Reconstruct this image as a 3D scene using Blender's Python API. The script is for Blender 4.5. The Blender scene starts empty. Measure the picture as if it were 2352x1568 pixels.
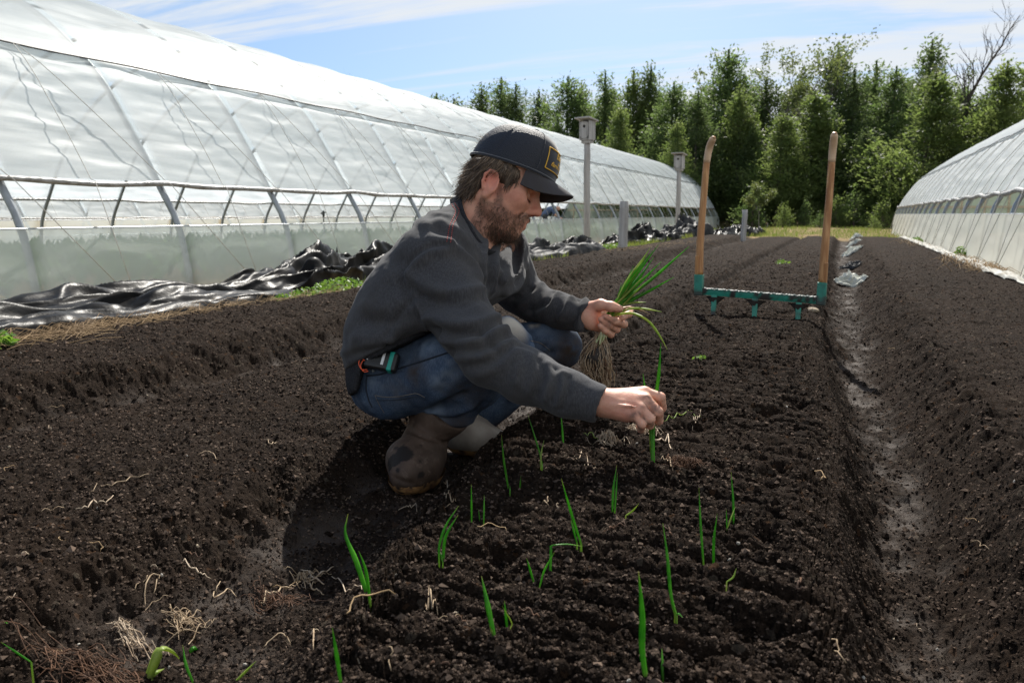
import bpy, math, random
import numpy as np
from mathutils import Vector, Matrix
from mathutils.bvhtree import BVHTree

# ------------------------------------------------------------------ camera, sky, sun, exposure
sc = bpy.context.scene
YAW, PITCH, CAM_H = math.radians(22.41), math.radians(9.069), 0.5
cam_data = bpy.data.cameras.new('camera')
cam_data.sensor_width = 36.0
cam_data.lens = 28.0
cam_data.clip_start = 0.05
cam_data.clip_end = 2000.0
cam_data.dof.use_dof = True
cam_data.dof.focus_distance = 1.75
cam_data.dof.aperture_fstop = 9.0
cam = bpy.data.objects.new('camera', cam_data)
sc.collection.objects.link(cam)
cam.location = (0, 0, CAM_H)
cam.rotation_euler = (math.radians(90) - PITCH, 0, YAW)
sc.camera = cam

SUN_EL, SUN_AZ = math.radians(46), math.radians(-13)      # azimuth from +Y towards +X
world = bpy.data.worlds.new('World')
sc.world = world
world.use_nodes = True
def build_world():
    nt = world.node_tree; N = nt.nodes; L = nt.links
    N.clear()
    out = N.new('ShaderNodeOutputWorld'); bg = N.new('ShaderNodeBackground')
    sky = N.new('ShaderNodeTexSky'); sky.sky_type = 'NISHITA'; sky.sun_disc = False
    sky.sun_elevation = SUN_EL; sky.sun_rotation = SUN_AZ
    sky.air_density = 1.0; sky.dust_density = 0.6; sky.ozone_density = 1.0
    tc = N.new('ShaderNodeTexCoord')
    sep = N.new('ShaderNodeSeparateXYZ'); L.new(tc.outputs['Generated'], sep.inputs[0])
    def math_(op, a, b=None, c=None):
        m = N.new('ShaderNodeMath'); m.operation = op
        for i, v in enumerate((a, b, c)):
            if v is None: continue
            if isinstance(v, (int, float)): m.inputs[i].default_value = v
            else: L.new(v, m.inputs[i])
        return m.outputs[0]
    zc = math_('ADD', math_('MAXIMUM', sep.outputs[2], 0.0), 0.09)
    px = math_('DIVIDE', sep.outputs[0], zc); py = math_('DIVIDE', sep.outputs[1], zc)
    comb = N.new('ShaderNodeCombineXYZ'); L.new(px, comb.inputs[0]); L.new(py, comb.inputs[1])
    def mapped(rot, scale, loc):
        mp = N.new('ShaderNodeMapping'); mp.inputs['Rotation'].default_value[2] = rot
        mp.inputs['Scale'].default_value = scale; mp.inputs['Location'].default_value = loc
        L.new(comb.outputs[0], mp.inputs[0]); return mp.outputs[0]
    def noise(vec, scale, detail, rough, dist):
        n = N.new('ShaderNodeTexNoise'); n.inputs['Scale'].default_value = scale
        n.inputs['Detail'].default_value = detail; n.inputs['Roughness'].default_value = rough
        n.inputs['Distortion'].default_value = dist; L.new(vec, n.inputs['Vector']); return n.outputs['Fac']
    n1 = noise(mapped(-0.35, (0.35, 1.25, 1), (3.1, 1.7, 0)), 0.62, 8, 0.60, 0.5)
    n2 = noise(mapped(-0.30, (0.22, 1.3, 1), (7.0, 2.0, 0)), 1.9, 9, 0.66, 0.9)
    # more cloud to the right of the picture and towards the horizon
    side = math_('ADD', math_('MULTIPLY', sep.outputs[0], 0.26), -0.555)
    low = math_('MULTIPLY', math_('SUBTRACT', 0.30, sep.outputs[2]), 0.30)
    dens = math_('ADD', math_('ADD', math_('MULTIPLY', n1, 1.55), math_('MULTIPLY', n2, 0.85)), math_('ADD', side, low))
    ramp = N.new('ShaderNodeMapRange'); ramp.interpolation_type = 'SMOOTHSTEP'
    ramp.inputs['From Min'].default_value = 0.39; ramp.inputs['From Max'].default_value = 0.65
    ramp.inputs['To Min'].default_value = 0.03; ramp.inputs['To Max'].default_value = 0.93
    L.new(dens, ramp.inputs['Value'])
    mix = N.new('ShaderNodeMix'); mix.data_type = 'RGBA'
    L.new(ramp.outputs[0], mix.inputs['Factor'])
    hs = N.new('ShaderNodeHueSaturation'); hs.inputs['Saturation'].default_value = 1.18; hs.inputs['Hue'].default_value = 0.497; hs.inputs['Value'].default_value = 0.55
    L.new(sky.outputs[0], hs.inputs['Color'])
    up = N.new('ShaderNodeCombineXYZ'); L.new(sep.outputs[0], up.inputs[0]); L.new(sep.outputs[1], up.inputs[1])
    L.new(math_('ADD', math_('MULTIPLY', math_('MAXIMUM', sep.outputs[2], 0.0), 0.9), 0.14), up.inputs[2]); L.new(up.outputs[0], sky.inputs['Vector'])
    L.new(hs.outputs[0], mix.inputs['A'])
    mix.inputs['B'].default_value = (3.3, 3.45, 3.6, 1)
    L.new(mix.outputs['Result'], bg.inputs['Color'])
    bg.inputs['Strength'].default_value = 0.14
    L.new(bg.outputs[0], out.inputs[0])
build_world()
sun_data = bpy.data.lights.new('sun', 'SUN'); sun_data.energy = 4.9; sun_data.angle = math.radians(0.55)
sun_data.color = (1.0, 0.95, 0.87)
sun = bpy.data.objects.new('sun', sun_data); sc.collection.objects.link(sun)
_sd = Vector((math.sin(SUN_AZ)*math.cos(SUN_EL), math.cos(SUN_AZ)*math.cos(SUN_EL), math.sin(SUN_EL)))
sun.rotation_euler = _sd.to_track_quat('Z', 'Y').to_euler()
sun.location = (4, 10, 20)
sc.view_settings.view_transform = 'Standard'
sc.view_settings.look = 'None'
sc.view_settings.gamma = 1.0
sc.view_settings.exposure = 0.84
sc.cycles.transparent_max_bounces = 16
sc.cycles.max_bounces = 8
sc.cycles.caustics_reflective = False
sc.cycles.caustics_refractive = False

# ------------------------------------------------------------------ helpers
def tag(o, label=None, cat=None, group=None, kind=None):
    if label: o['label'] = label
    if cat: o['category'] = cat
    if group: o['group'] = group
    if kind: o['kind'] = kind
    return o
def empty(name, loc=(0, 0, 0), rz=0.0):
    o = bpy.data.objects.new(name, None); sc.collection.objects.link(o)
    o.location = loc; o.rotation_euler = (0, 0, rz); o.empty_display_size = 0.1
    return o
def np_mesh(name, V, F, mat, parent=None, smooth=True, cols=None):
    """V (n,3), F (m,3|4) numpy arrays or list of faces -> one mesh object"""
    me = bpy.data.meshes.new(name)
    V = np.asarray(V, dtype=np.float32)
    if isinstance(F, np.ndarray):
        k = F.shape[1]; m = len(F)
        me.vertices.add(len(V)); me.vertices.foreach_set('co', V.ravel())
        me.loops.add(m*k); me.loops.foreach_set('vertex_index', F.astype(np.int32).ravel())
        me.polygons.add(m)
        me.polygons.foreach_set('loop_start', np.arange(0, m*k, k, dtype=np.int32))
        me.polygons.foreach_set('loop_total', np.full(m, k, dtype=np.int32))
        me.update(calc_edges=True); me.validate()
    else:
        me.from_pydata([tuple(map(float, v)) for v in V], [], F); me.update()
    me.polygons.foreach_set('use_smooth', np.full(len(me.polygons), bool(smooth)))
    if cols:
        for an, data in cols.items():
            a = me.color_attributes.new(an, 'FLOAT_COLOR', 'POINT')
            d = np.ones((len(V), 4), np.float32); data = np.asarray(data, np.float32)
            if data.ndim == 1: d[:, 0] = data; d[:, 1] = data; d[:, 2] = data
            else: d[:, :data.shape[1]] = data
            a.data.foreach_set('color', d.ravel())
    if mat: me.materials.append(mat)
    o = bpy.data.objects.new(name, me); sc.collection.objects.link(o)
    if parent is not None: o.parent = parent
    return o
class MB:
    def __init__(s): s.v = []; s.f = []
    def box(s, c, size, R=None, taper=1.0):
        b = len(s.v); sx, sy, sz = [q/2 for q in size]
        for z in (-1, 1):
            k = taper if z > 0 else 1.0
            for x, y in ((-1, -1), (1, -1), (1, 1), (-1, 1)):
                p = Vector((x*sx*k, y*sy*k, z*sz))
                if R is not None: p = R @ p
                s.v.append((c[0]+p[0], c[1]+p[1], c[2]+p[2]))
        for q in ((0, 3, 2, 1), (4, 5, 6, 7), (0, 1, 5, 4), (1, 2, 6, 5), (2, 3, 7, 6), (3, 0, 4, 7)):
            s.f.append(tuple(b+i for i in q))
        return s
    def tube(s, pts, rad, n=8, cap=True, squash=None):
        pts = [Vector(p) for p in pts]; m = len(pts)
        if not isinstance(rad, (list, tuple, np.ndarray)): rad = [rad]*m
        b = len(s.v); up = None
        for i, p in enumerate(pts):
            t = (pts[min(i+1, m-1)] - pts[max(i-1, 0)])
            if t.length < 1e-9: t = Vector((0, 0, 1))
            t.normalize()
            if up is None:
                up = Vector((0, 0, 1)) if abs(t.z) < 0.9 else Vector((1, 0, 0))
            a = t.cross(up)
            if a.length < 1e-6: a = t.orthogonal()
            a.normalize(); up = a.cross(t)
            for k in range(n):
                an = 2*math.pi*k/n
                q = p + (a*math.cos(an)*rad[i] + up*math.sin(an)*rad[i]*(squash or 1.0))
                s.v.append(tuple(q))
        for i in range(m-1):
            for k in range(n):
                k2 = (k+1) % n
                s.f.append((b+i*n+k, b+i*n+k2, b+(i+1)*n+k2, b+(i+1)*n+k))
        if cap and n > 2:
            s.f.append(tuple(b+k for k in reversed(range(n)))); s.f.append(tuple(b+(m-1)*n+k for k in range(n)))
        return s
    def blade(s, pts, wid, side, fold=0.25):
        """leaf blade: a V-folded strip with thickness given by its fold"""
        side = Vector(side).normalized(); b = len(s.v); m = len(pts)
        for i, p in enumerate(pts):
            p = Vector(p); t = Vector(pts[min(i+1, m-1)]) - Vector(pts[max(i-1, 0)])
            if t.length < 1e-9: t = Vector((0, 0, 1))
            t.normalize()
            sd = (side - t*side.dot(t)).normalized(); nn = t.cross(sd)
            s.v += [tuple(p - sd*wid[i]), tuple(p + nn*wid[i]*fold*2), tuple(p + sd*wid[i]), tuple(p - nn*wid[i]*fold)]
        for i in range(m-1):
            for k in range(4):
                k2 = (k+1) % 4
                s.f.append((b+i*4+k, b+i*4+k2, b+(i+1)*4+k2, b+(i+1)*4+k))
        return s
    def build(s, name, mat, parent=None, smooth=False, cols=None):
        return np_mesh(name, s.v, s.f, mat, parent, smooth, cols)
def bevel(o, w, seg=2):
    m = o.modifiers.new('bevel', 'BEVEL'); m.width = w; m.segments = seg; m.limit_method = 'ANGLE'; return o
def copy_thing(o, parent=None):
    c = o.copy(); sc.collection.objects.link(c)
    if parent is not None: c.parent = parent
    for ch in list(o.children): copy_thing(ch, c)
    return c

# pixel (on a 2352 x 1568 copy of the photo) -> point in space; used only to measure where things stand
FP, U0, V0 = 1829.3, 1176.0, 784.0
def ray(u, v):
    cx = (u-U0)/FP; cy = -(v-V0)/FP
    hd = math.cos(PITCH)+cy*math.sin(PITCH)
    return Vector((-math.sin(YAW)*hd+math.cos(YAW)*cx, math.cos(YAW)*hd+math.sin(YAW)*cx, -math.sin(PITCH)+cy*math.cos(PITCH)))
CAMP = Vector((0, 0, CAM_H))
def at(u, v, d): return CAMP + ray(u, v)*d
def onz(u, v, z):
    r = ray(u, v); return CAMP + r*((z-CAM_H)/r.z)
def ony(u, v, y):
    r = ray(u, v); return CAMP + r*(y/r.y)

# numpy noise
def _h(ix, iy, iz, seed):
    n = (ix.astype(np.uint32)*np.uint32(374761393) + iy.astype(np.uint32)*np.uint32(668265263) + iz.astype(np.uint32)*np.uint32(2147483647 & 1274126177) + np.uint32((seed*974634777) & 0xffffffff))
    n = (n ^ (n >> np.uint32(13)))*np.uint32(1274126177)
    n = (n ^ (n >> np.uint32(16)))*np.uint32(2246822519)
    return ((n ^ (n >> np.uint32(15))) & np.uint32(0xffffff)).astype(np.float32)/np.float32(0xffffff)
def vnoise2(x, y, seed=0):
    ix = np.floor(x).astype(np.int32); iy = np.floor(y).astype(np.int32)
    fx = (x-ix).astype(np.float32); fy = (y-iy).astype(np.float32)
    z = np.zeros_like(ix); A = 6.2831853
    def g(dx, dy):
        a = _h(ix+dx, iy+dy, z, seed)*A
        return np.cos(a)*(fx-dx)+np.sin(a)*(fy-dy)
    ux = fx*fx*fx*(fx*(fx*6-15)+10); uy = fy*fy*fy*(fy*(fy*6-15)+10)
    a = g(0, 0); b = g(1, 0); c = g(0, 1); d = g(1, 1)
    return (a+(b-a)*ux+(c-a)*uy+(a-b-c+d)*ux*uy)*1.5
def fbm2(x, y, oct=4, seed=0, rough=0.5):
    t = 0; a = 1.0; s = 0
    for i in range(oct):
        t = t+a*vnoise2(x, y, seed+i*7); s += a; a *= rough; x = x*2.03+11.3; y = y*2.03+5.7
    return t/s
def vnoise3(p, seed=0):
    i = np.floor(p).astype(np.int32); f = (p-i).astype(np.float32)
    u = f*f*(3-2*f); r = 0
    for dx in (0, 1):
        wx = u[:, 0] if dx else 1-u[:, 0]
        for dy in (0, 1):
            wy = u[:, 1] if dy else 1-u[:, 1]
            for dz in (0, 1):
                wz = u[:, 2] if dz else 1-u[:, 2]
                r = r+_h(i[:, 0]+dx, i[:, 1]+dy, i[:, 2]+dz, seed)*wx*wy*wz
    return r*2-1
def fbm3(p, oct=3, seed=0, rough=0.5):
    t = 0; a = 1.0; s = 0
    for k in range(oct):
        t = t+a*vnoise3(p, seed+k*5); s += a; a *= rough; p = p*2.03+3.7
    return t/s
def clods(x, y, cell, seed, dens=0.7, rmin=0.25, rmax=0.62):
    """height 0..1 of rounded crumbs lying on the surface, one per grid cell"""
    gx = x/cell; gy = y/cell
    ix = np.floor(gx).astype(np.int32); iy = np.floor(gy).astype(np.int32)
    best = np.zeros(x.shape, np.float32)
    for dx in (-1, 0, 1):
        for dy in (-1, 0, 1):
            cx = ix+dx; cy = iy+dy; z = np.zeros_like(cx)
            px = cx+_h(cx, cy, z, seed); py = cy+_h(cx, cy, z, seed+1)
            r = rmin+(rmax-rmin)*_h(cx, cy, z, seed+2)**1.6
            on = _h(cx, cy, z, seed+3) < dens
            an = _h(cx, cy, z, seed+4)*3.1416
            ddx = gx-px; ddy = gy-py
            ca, sa = np.cos(an), np.sin(an)
            e1 = ddx*ca+ddy*sa; e2 = (-ddx*sa+ddy*ca)*1.45
            d2 = (e1*e1+e2*e2)/(r*r)
            hh = np.where(on & (d2 < 1), r*np.sqrt(np.maximum(1-d2, 0)), 0)
            best = np.maximum(best, hh.astype(np.float32))
    return best
def sstep(a, b, x):
    t = np.clip((x-a)/(b-a), 0, 1); return t*t*(3-2*t)

# ------------------------------------------------------------------ materials
MAT = {}
def mat(name, col, rough=0.6, metal=0.0, spec=0.5, noise=None, bump=None, attr=None, extra=None):
    """noise = (scale, colour2, lo, hi); bump = (scale, strength, distance); attr = (attribute, colour)"""
    m = bpy.data.materials.new(name); m.use_nodes = True
    nt = m.node_tree; N = nt.nodes; L = nt.links
    b = N['Principled BSDF']
    b.inputs['Base Color'].default_value = (*col, 1); b.inputs['Roughness'].default_value = rough
    b.inputs['Metallic'].default_value = metal; b.inputs['Specular IOR Level'].default_value = spec
    tc = N.new('ShaderNodeTexCoord'); cur = None
    def mixc(fac, a, bcol):
        mx = N.new('ShaderNodeMix'); mx.data_type = 'RGBA'
        L.new(fac, mx.inputs['Factor'])
        if isinstance(a, tuple): mx.inputs['A'].default_value = (*a, 1)
        else: L.new(a, mx.inputs['A'])
        mx.inputs['B'].default_value = (*bcol, 1)
        return mx.outputs['Result']
    cur = col
    for nz in (noise if isinstance(noise, list) else [noise] if noise else []):
        sc_, c2, lo, hi = nz[:4]
        n = N.new('ShaderNodeTexNoise'); n.inputs['Detail'].default_value = 6; n.inputs['Roughness'].default_value = 0.62
        if isinstance(sc_, tuple):
            mp = N.new('ShaderNodeMapping'); mp.inputs['Scale'].default_value = sc_
            L.new(tc.outputs['Object'], mp.inputs[0]); L.new(mp.outputs[0], n.inputs['Vector']); n.inputs['Scale'].default_value = 1
        else:
            n.inputs['Scale'].default_value = sc_; L.new(tc.outputs['Object'], n.inputs['Vector'])
        mr = N.new('ShaderNodeMapRange'); mr.inputs['From Min'].default_value = lo; mr.inputs['From Max'].default_value = hi
        L.new(n.outputs['Fac'], mr.inputs['Value']); cur = mixc(mr.outputs[0], cur, c2)
    for at_ in (attr if isinstance(attr, list) else [attr] if attr else []):
        a = N.new('ShaderNodeAttribute'); a.attribute_name = at_[0]; cur = mixc(a.outputs['Fac'], cur, at_[1])
    if not isinstance(cur, tuple): L.new(cur, b.inputs['Base Color'])
    if bump:
        prev = None
        for bp in (bump if isinstance(bump, list) else [bump]):
            n = N.new('ShaderNodeTexNoise'); n.inputs['Detail'].default_value = 5; n.inputs['Roughness'].default_value = 0.6
            if isinstance(bp[0], tuple):
                mp = N.new('ShaderNodeMapping'); mp.inputs['Scale'].default_value = bp[0]
                L.new(tc.outputs['Object'], mp.inputs[0]); L.new(mp.outputs[0], n.inputs['Vector']); n.inputs['Scale'].default_value = 1
            else:
                n.inputs['Scale'].default_value = bp[0]; L.new(tc.outputs['Object'], n.inputs['Vector'])
            bu = N.new('ShaderNodeBump'); bu.inputs['Strength'].default_value = bp[1]; bu.inputs['Distance'].default_value = bp[2]
            L.new(n.outputs['Fac'], bu.inputs['Height'])
            if prev: L.new(prev, bu.inputs['Normal'])
            prev = bu.outputs[0]
        L.new(prev, b.inputs['Normal'])
    if extra: extra(m, N, L, b)
    MAT[name] = m
    return m
def leafmat(name, col, col2, scale=3.0, trans=0.35, rough=0.5, attr=None):
    m = mat(name, col, rough, noise=(scale, col2, 0.38, 0.62), spec=0.3, attr=attr)
    N = m.node_tree.nodes; L = m.node_tree.links; b = N['Principled BSDF']
    tr = N.new('ShaderNodeBsdfTranslucent'); mx = N.new('ShaderNodeMixShader'); mx.inputs[0].default_value = trans
    src = b.inputs['Base Color'].links[0].from_socket
    hs = N.new('ShaderNodeHueSaturation'); hs.inputs['Value'].default_value = 1.5; hs.inputs['Saturation'].default_value = 1.1; hs.inputs['Hue'].default_value = 0.49
    L.new(src, hs.inputs['Color']); L.new(hs.outputs[0], tr.inputs['Color'])
    L.new(b.outputs[0], mx.inputs[1]); L.new(tr.outputs[0], mx.inputs[2])
    L.new(mx.outputs[0], N['Material Output'].inputs['Surface'])
    return m
def filmmat(name, col, transp, transl, rough=0.25, spec=0.5, bump=None, fogcol=None):
    """polythene film: part clear, part milky translucent, part glossy"""
    m = bpy.data.materials.new(name); m.use_nodes = True
    nt = m.node_tree; N = nt.nodes; L = nt.links; b = N['Principled BSDF']
    b.inputs['Base Color'].default_value = (*col, 1); b.inputs['Roughness'].default_value = rough; b.inputs['Specular IOR Level'].default_value = spec
    tc = N.new('ShaderNodeTexCoord')
    tl = N.new('ShaderNodeBsdfTranslucent'); tl.inputs['Color'].default_value = (*(fogcol or col), 1)
    tp = N.new('ShaderNodeBsdfTransparent'); tp.inputs['Color'].default_value = (0.96, 0.99, 0.98, 1)
    m1 = N.new('ShaderNodeMixShader'); m1.inputs[0].default_value = transl
    m2 = N.new('ShaderNodeMixShader')
    L.new(b.outputs[0], m1.inputs[1]); L.new(tl.outputs[0], m1.inputs[2])
    L.new(m1.outputs[0], m2.inputs[1]); L.new(tp.outputs[0], m2.inputs[2])
    n = N.new('ShaderNodeTexNoise'); n.inputs['Scale'].default_value = 0.9; n.inputs['Detail'].default_value = 6
    mp = N.new('ShaderNodeMapping'); mp.inputs['Scale'].default_value = (1.0, 0.35, 1.6)
    L.new(tc.outputs['Object'], mp.inputs[0]); L.new(mp.outputs[0], n.inputs['Vector'])
    mr = N.new('ShaderNodeMapRange'); mr.inputs['From Min'].default_value = 0.3; mr.inputs['From Max'].default_value = 0.7
    mr.inputs['To Min'].default_value = max(0, transp-0.10); mr.inputs['To Max'].default_value = transp+0.10
    ca = N.new('ShaderNodeAttribute'); ca.attribute_name = 'contact'          # film lying on a hoop is clearer
    ad = N.new('ShaderNodeMath'); ad.operation = 'MULTIPLY_ADD'; ad.inputs[1].default_value = 0.55; ad.use_clamp = True
    L.new(ca.outputs['Fac'], ad.inputs[0]); L.new(n.outputs['Fac'], mr.inputs['Value']); L.new(mr.outputs[0], ad.inputs[2]); L.new(ad.outputs[0], m2.inputs[0])
    if bump:
        n2 = N.new('ShaderNodeTexNoise'); n2.inputs['Detail'].default_value = 4; n2.inputs['Distortion'].default_value = 0.6
        mp2 = N.new('ShaderNodeMapping'); mp2.inputs['Scale'].default_value = bump[0]
        L.new(tc.outputs['Object'], mp2.inputs[0]); L.new(mp2.outputs[0], n2.inputs['Vector']); n2.inputs['Scale'].default_value = 1
        bu = N.new('ShaderNodeBump'); bu.inputs['Strength'].default_value = bump[1]; bu.inputs['Distance'].default_value = bump[2]
        L.new(n2.outputs['Fac'], bu.inputs['Height'])
        L.new(bu.outputs[0], b.inputs['Normal']); L.new(bu.outputs[0], tl.inputs['Normal'])
    L.new(m2.outputs[0], N['Material Output'].inputs['Surface'])
    MAT[name] = m
    return m
# ------------------------------------------------------------------ ground: one sheet, beds, trenches, rake furrows, crumbs
def bed_left(y): return np.interp(y, [.3, .65, .93, 1.34, 1.77, 2.75, 4.0, 20], [-.50, -.55, -.63, -.715, -.76, -.86, -.90, -.84])
def bed_right(y): return np.interp(y, [.4, 1.75, 3.2, 4.7, 15], [.065, .047, -.03, -.11, -.17])
PX = np.array([-60, -16.6, -14.6, -6.6, -6.0, -4.6, -3.7, -3.25, -3.0, -2.6, -2.30, -2.16, -2.02, -1.86, -1.5, -1.06, -.965, -.86, -.76, -.695, -.62, -.3, -.04, .015, .06, .10, .20, .27, .36, .8, 1.25, 1.42, 1.6, 3.0, 8, 60])
PZ = np.array([-.70, -.66, -.30, -.28, -.25, -.19, -.12, -.05, .01, .02, .0, -.105, -.12, -.04, -.025, -.035, -.095, -.125, -.12, -.06, -.005, .0, -.004, -.035, -.125, -.16, -.16, -.095, -.005, .0, -.02, -.08, -.11, -.15, -.25, -.3])
def macro(x, y):
    """smooth ground level plus masks"""
    L = bed_left(y); R = bed_right(y)
    wob = 0.030*vnoise2(y*1.3, x*0+3.3, 5)+0.018*vnoise2(y*4.1, x*2, 6)
    c = x+wob*np.clip(1.4-abs(x+0.3)*0.12, 0.3, 1)
    xc = np.where(c < L, np.interp(np.clip((c+1.02)/(L+1.02), 0, 1), [0, 1], [-1.02, -.695]),
         np.where(c < R, -.695+(c-L)/(R-L)*(.025+.695), .025+(c-R)/(.42-R)*(.42-.025)))
    xc = np.where((c < -1.02) | (c > .42), c, xc)
    z = np.interp(xc, PX, PZ)
    fld = sstep(23, 19.5, y)                       # the beds end at the grass strip
    z = z*fld+(1-fld)*np.interp(x, [-60, -6, -2, 1.5, 60], [-.35, -.26, -.10, -.15, -.3])
    bed1 = sstep(-.68, -.60, xc)*sstep(.02, -.05, xc)*fld
    return z, xc, fld, bed1
def ground_z(x, y, detail=True):
    x = np.atleast_1d(np.asarray(x, np.float64)); y = np.atleast_1d(np.asarray(y, np.float64))
    z, xc, fld, bed1 = macro(x, y)
    r = np.hypot(x, y)
    soil = sstep(-3.55, -3.05, x+0.25*vnoise2(y*.9, x*.9, 40))*sstep(1.62, 1.40, x)*fld*sstep(-3, -1, y)
    z = z+0.016*fbm2(x*2.1, y*2.1, 3, 21)
    # rake furrows running across the planted bed
    wy = y+0.05*x+0.030*fbm2(x*3.2, y*3.2, 2, 9)+0.02*vnoise2(x*9, y*9, 12)
    amp = 0.35+0.9*np.clip(fbm2(x*1.6+9, y*3.1, 2, 14)+.35, 0, 1)
    sw = np.sin(wy*2*math.pi/0.066+2.2*vnoise2(x*1.1, y*2.3, 17))
    fur = .35-1.5*np.clip(sw, 0, 1)**3
    st = fbm2(x*3.5, wy*24, 2, 19)
    nearw = sstep(9, 3, y)
    z = z+bed1*nearw*(0.0200*fur*amp+0.007*st)
    z = z+bed1*0.006*vnoise2(x*2.0, y*7, 23)
    # deeper holes and lumps
    hol = fbm2(x*5.5, y*5.5, 2, 31)
    z = z-soil*0.075*np.clip(hol-.30, 0, 1)*(0.6+bed1)
    # compact trodden patches in the paths
    path = soil*(1-bed1)*np.exp(-((xc+.87)/.12)**2)+soil*np.exp(-((xc-.15)/.07)**2)*0.95+soil*np.exp(-((xc+2.06)/.14)**2)*.6
    tr = np.clip(path*(.25+sstep(-.22, .42, fbm2(x*8, y*7, 4, 51, .65)))*.9, 0, 1)
    z = z-tr*0.018+path*0.010*fbm2(x*9, y*7, 2, 53)
    walls = soil*np.clip(np.exp(-((xc+2.22)/.10)**2)+np.exp(-((xc+.66)/.07)**2)*.8+np.exp(-((xc-.06)/.06)**2)+np.exp(-((xc+1.0)/.08)**2)*.7, 0, 1)
    z = z+(walls+1.3*soil*np.exp(-((xc-.33)/.10)**2))*0.034*fbm2(x*11, y*11, 3, 61)
    if detail:
        k = soil*(1-.55*tr)
        rough = 0.55+0.6*bed1+0.7*walls+0.35*np.clip(vnoise2(x*1.7, y*1.7, 71)+.2, 0, 1)
        # plateaus broken by pits and cracks: crumbs lit on top, dark between
        p1 = fbm2(x*19+.4*fbm2(x*9, y*9, 2, 85), y*(19+15*bed1), 4, 81, .66)
        z = z+k*rough*(.0045*p1-.030*np.clip(-.04-p1, 0, .5))
        z = z+k*(clods(x, y, .085, 101, .20, .10, .30)*.085*.42*(.6+walls-.2*bed1))
        z = z+k*rough*(clods(x, y, .034, 111, .42, .14, .50)*.034*.30)
        near = r < 7
        f = np.zeros_like(x)
        xn, yn = x[near], y[near]
        p2 = fbm2(xn*62, yn*(62+40*bed1[near]), 3, 91, .66)
        f[near] = clods(xn, yn, .0150, 121, .8, .25, .66)*.0150*.36+.0022*p2-.0125*np.clip(-.02-p2, 0, .5)
        z = z+k*(.6+.4*rough)*f*sstep(7, 4, r)
        far = soil*sstep(3, 6, r)
        z = z+far*0.012*fbm2(x*16, y*16, 2, 141, .6)
        z = z+(1-soil)*0.02*fbm2(x*6, y*6, 3, 151, .6)
    return z, dict(soil=soil, bed1=bed1, tr=tr, walls=walls, fld=fld, xc=xc)
GRID = {}
def gz(x, y, detail=True):
    """height of the built ground sheet at x, y"""
    r = min(max(math.hypot(x, y), GRID['r'][1]), GRID['r'][-2]); a = (math.atan2(-x, y)-YAW-GRID['t'][0]) % (2*math.pi)+GRID['t'][0]
    i = int(np.searchsorted(GRID['r'], r))-1; j = int(np.searchsorted(GRID['t'], a))-1
    fr = (r-GRID['r'][i])/(GRID['r'][i+1]-GRID['r'][i]); m = len(GRID['t']); j2 = (j+1) % m
    t1 = GRID['t'][j2] if j2 else GRID['t'][0]+2*math.pi; fa = (a-GRID['t'][j])/(t1-GRID['t'][j]); Z = GRID['z']
    return float((Z[i, j]*(1-fa)+Z[i, j2]*fa)*(1-fr)+(Z[i+1, j]*(1-fa)+Z[i+1, j2]*fa)*fr)
def ground_hit(u, v, z0=0.0):
    """where the sight line of photo pixel (u, v) meets the soil"""
    p = onz(u, v, z0)
    for _ in range(8):
        p = onz(u, v, gz(p.x, p.y))
    return p

def build_ground():
    half = math.radians(41)
    dense = np.linspace(-half, half, 1080)
    sparse = np.linspace(half, 2*math.pi-half, 190)[1:-1]
    th = np.concatenate([dense, sparse])            # full turn around the camera's foot point
    r1 = np.exp(np.arange(math.log(.50), math.log(30), .0031))
    r2 = np.exp(np.linspace(math.log(30), math.log(900), 110))[1:]
    r0 = np.array([.06, .14, .24, .33, .40, .45, .48])
    r = np.concatenate([r0, r1, r2])
    n, m = len(r), len(th)
    TT, RR = np.meshgrid(th, r)
    ang = TT+YAW                                    # counter-clockwise from +Y
    X = (-np.sin(ang)*RR).ravel(); Y = (np.cos(ang)*RR).ravel()
    Z, M = ground_z(X, Y, True)
    GRID.update(r=r, t=th, z=Z.reshape(n, m))
    V = np.stack([X, Y, Z], 1)
    ii = np.arange(n-1)[:, None]*m; jj = np.arange(m)[None, :]; j2 = (jj+1) % m
    F = np.stack([(ii+jj).ravel(), (ii+m+jj).ravel(), (ii+m+j2).ravel(), (ii+j2).ravel()], 1)
    V = np.vstack([V, [[0, 0, Z[0]]]])
    cols = np.zeros((len(V), 4), np.float32)
    cols[:-1, 0] = M['soil']; cols[:-1, 1] = M['tr']; cols[:-1, 2] = np.clip(M['fld'], 0, 1); cols[:, 3] = 1
    o = np_mesh('ground', V, F, soil_material(), cols={'zone': cols})
    tag(o, kind='structure')
    return o
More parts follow.
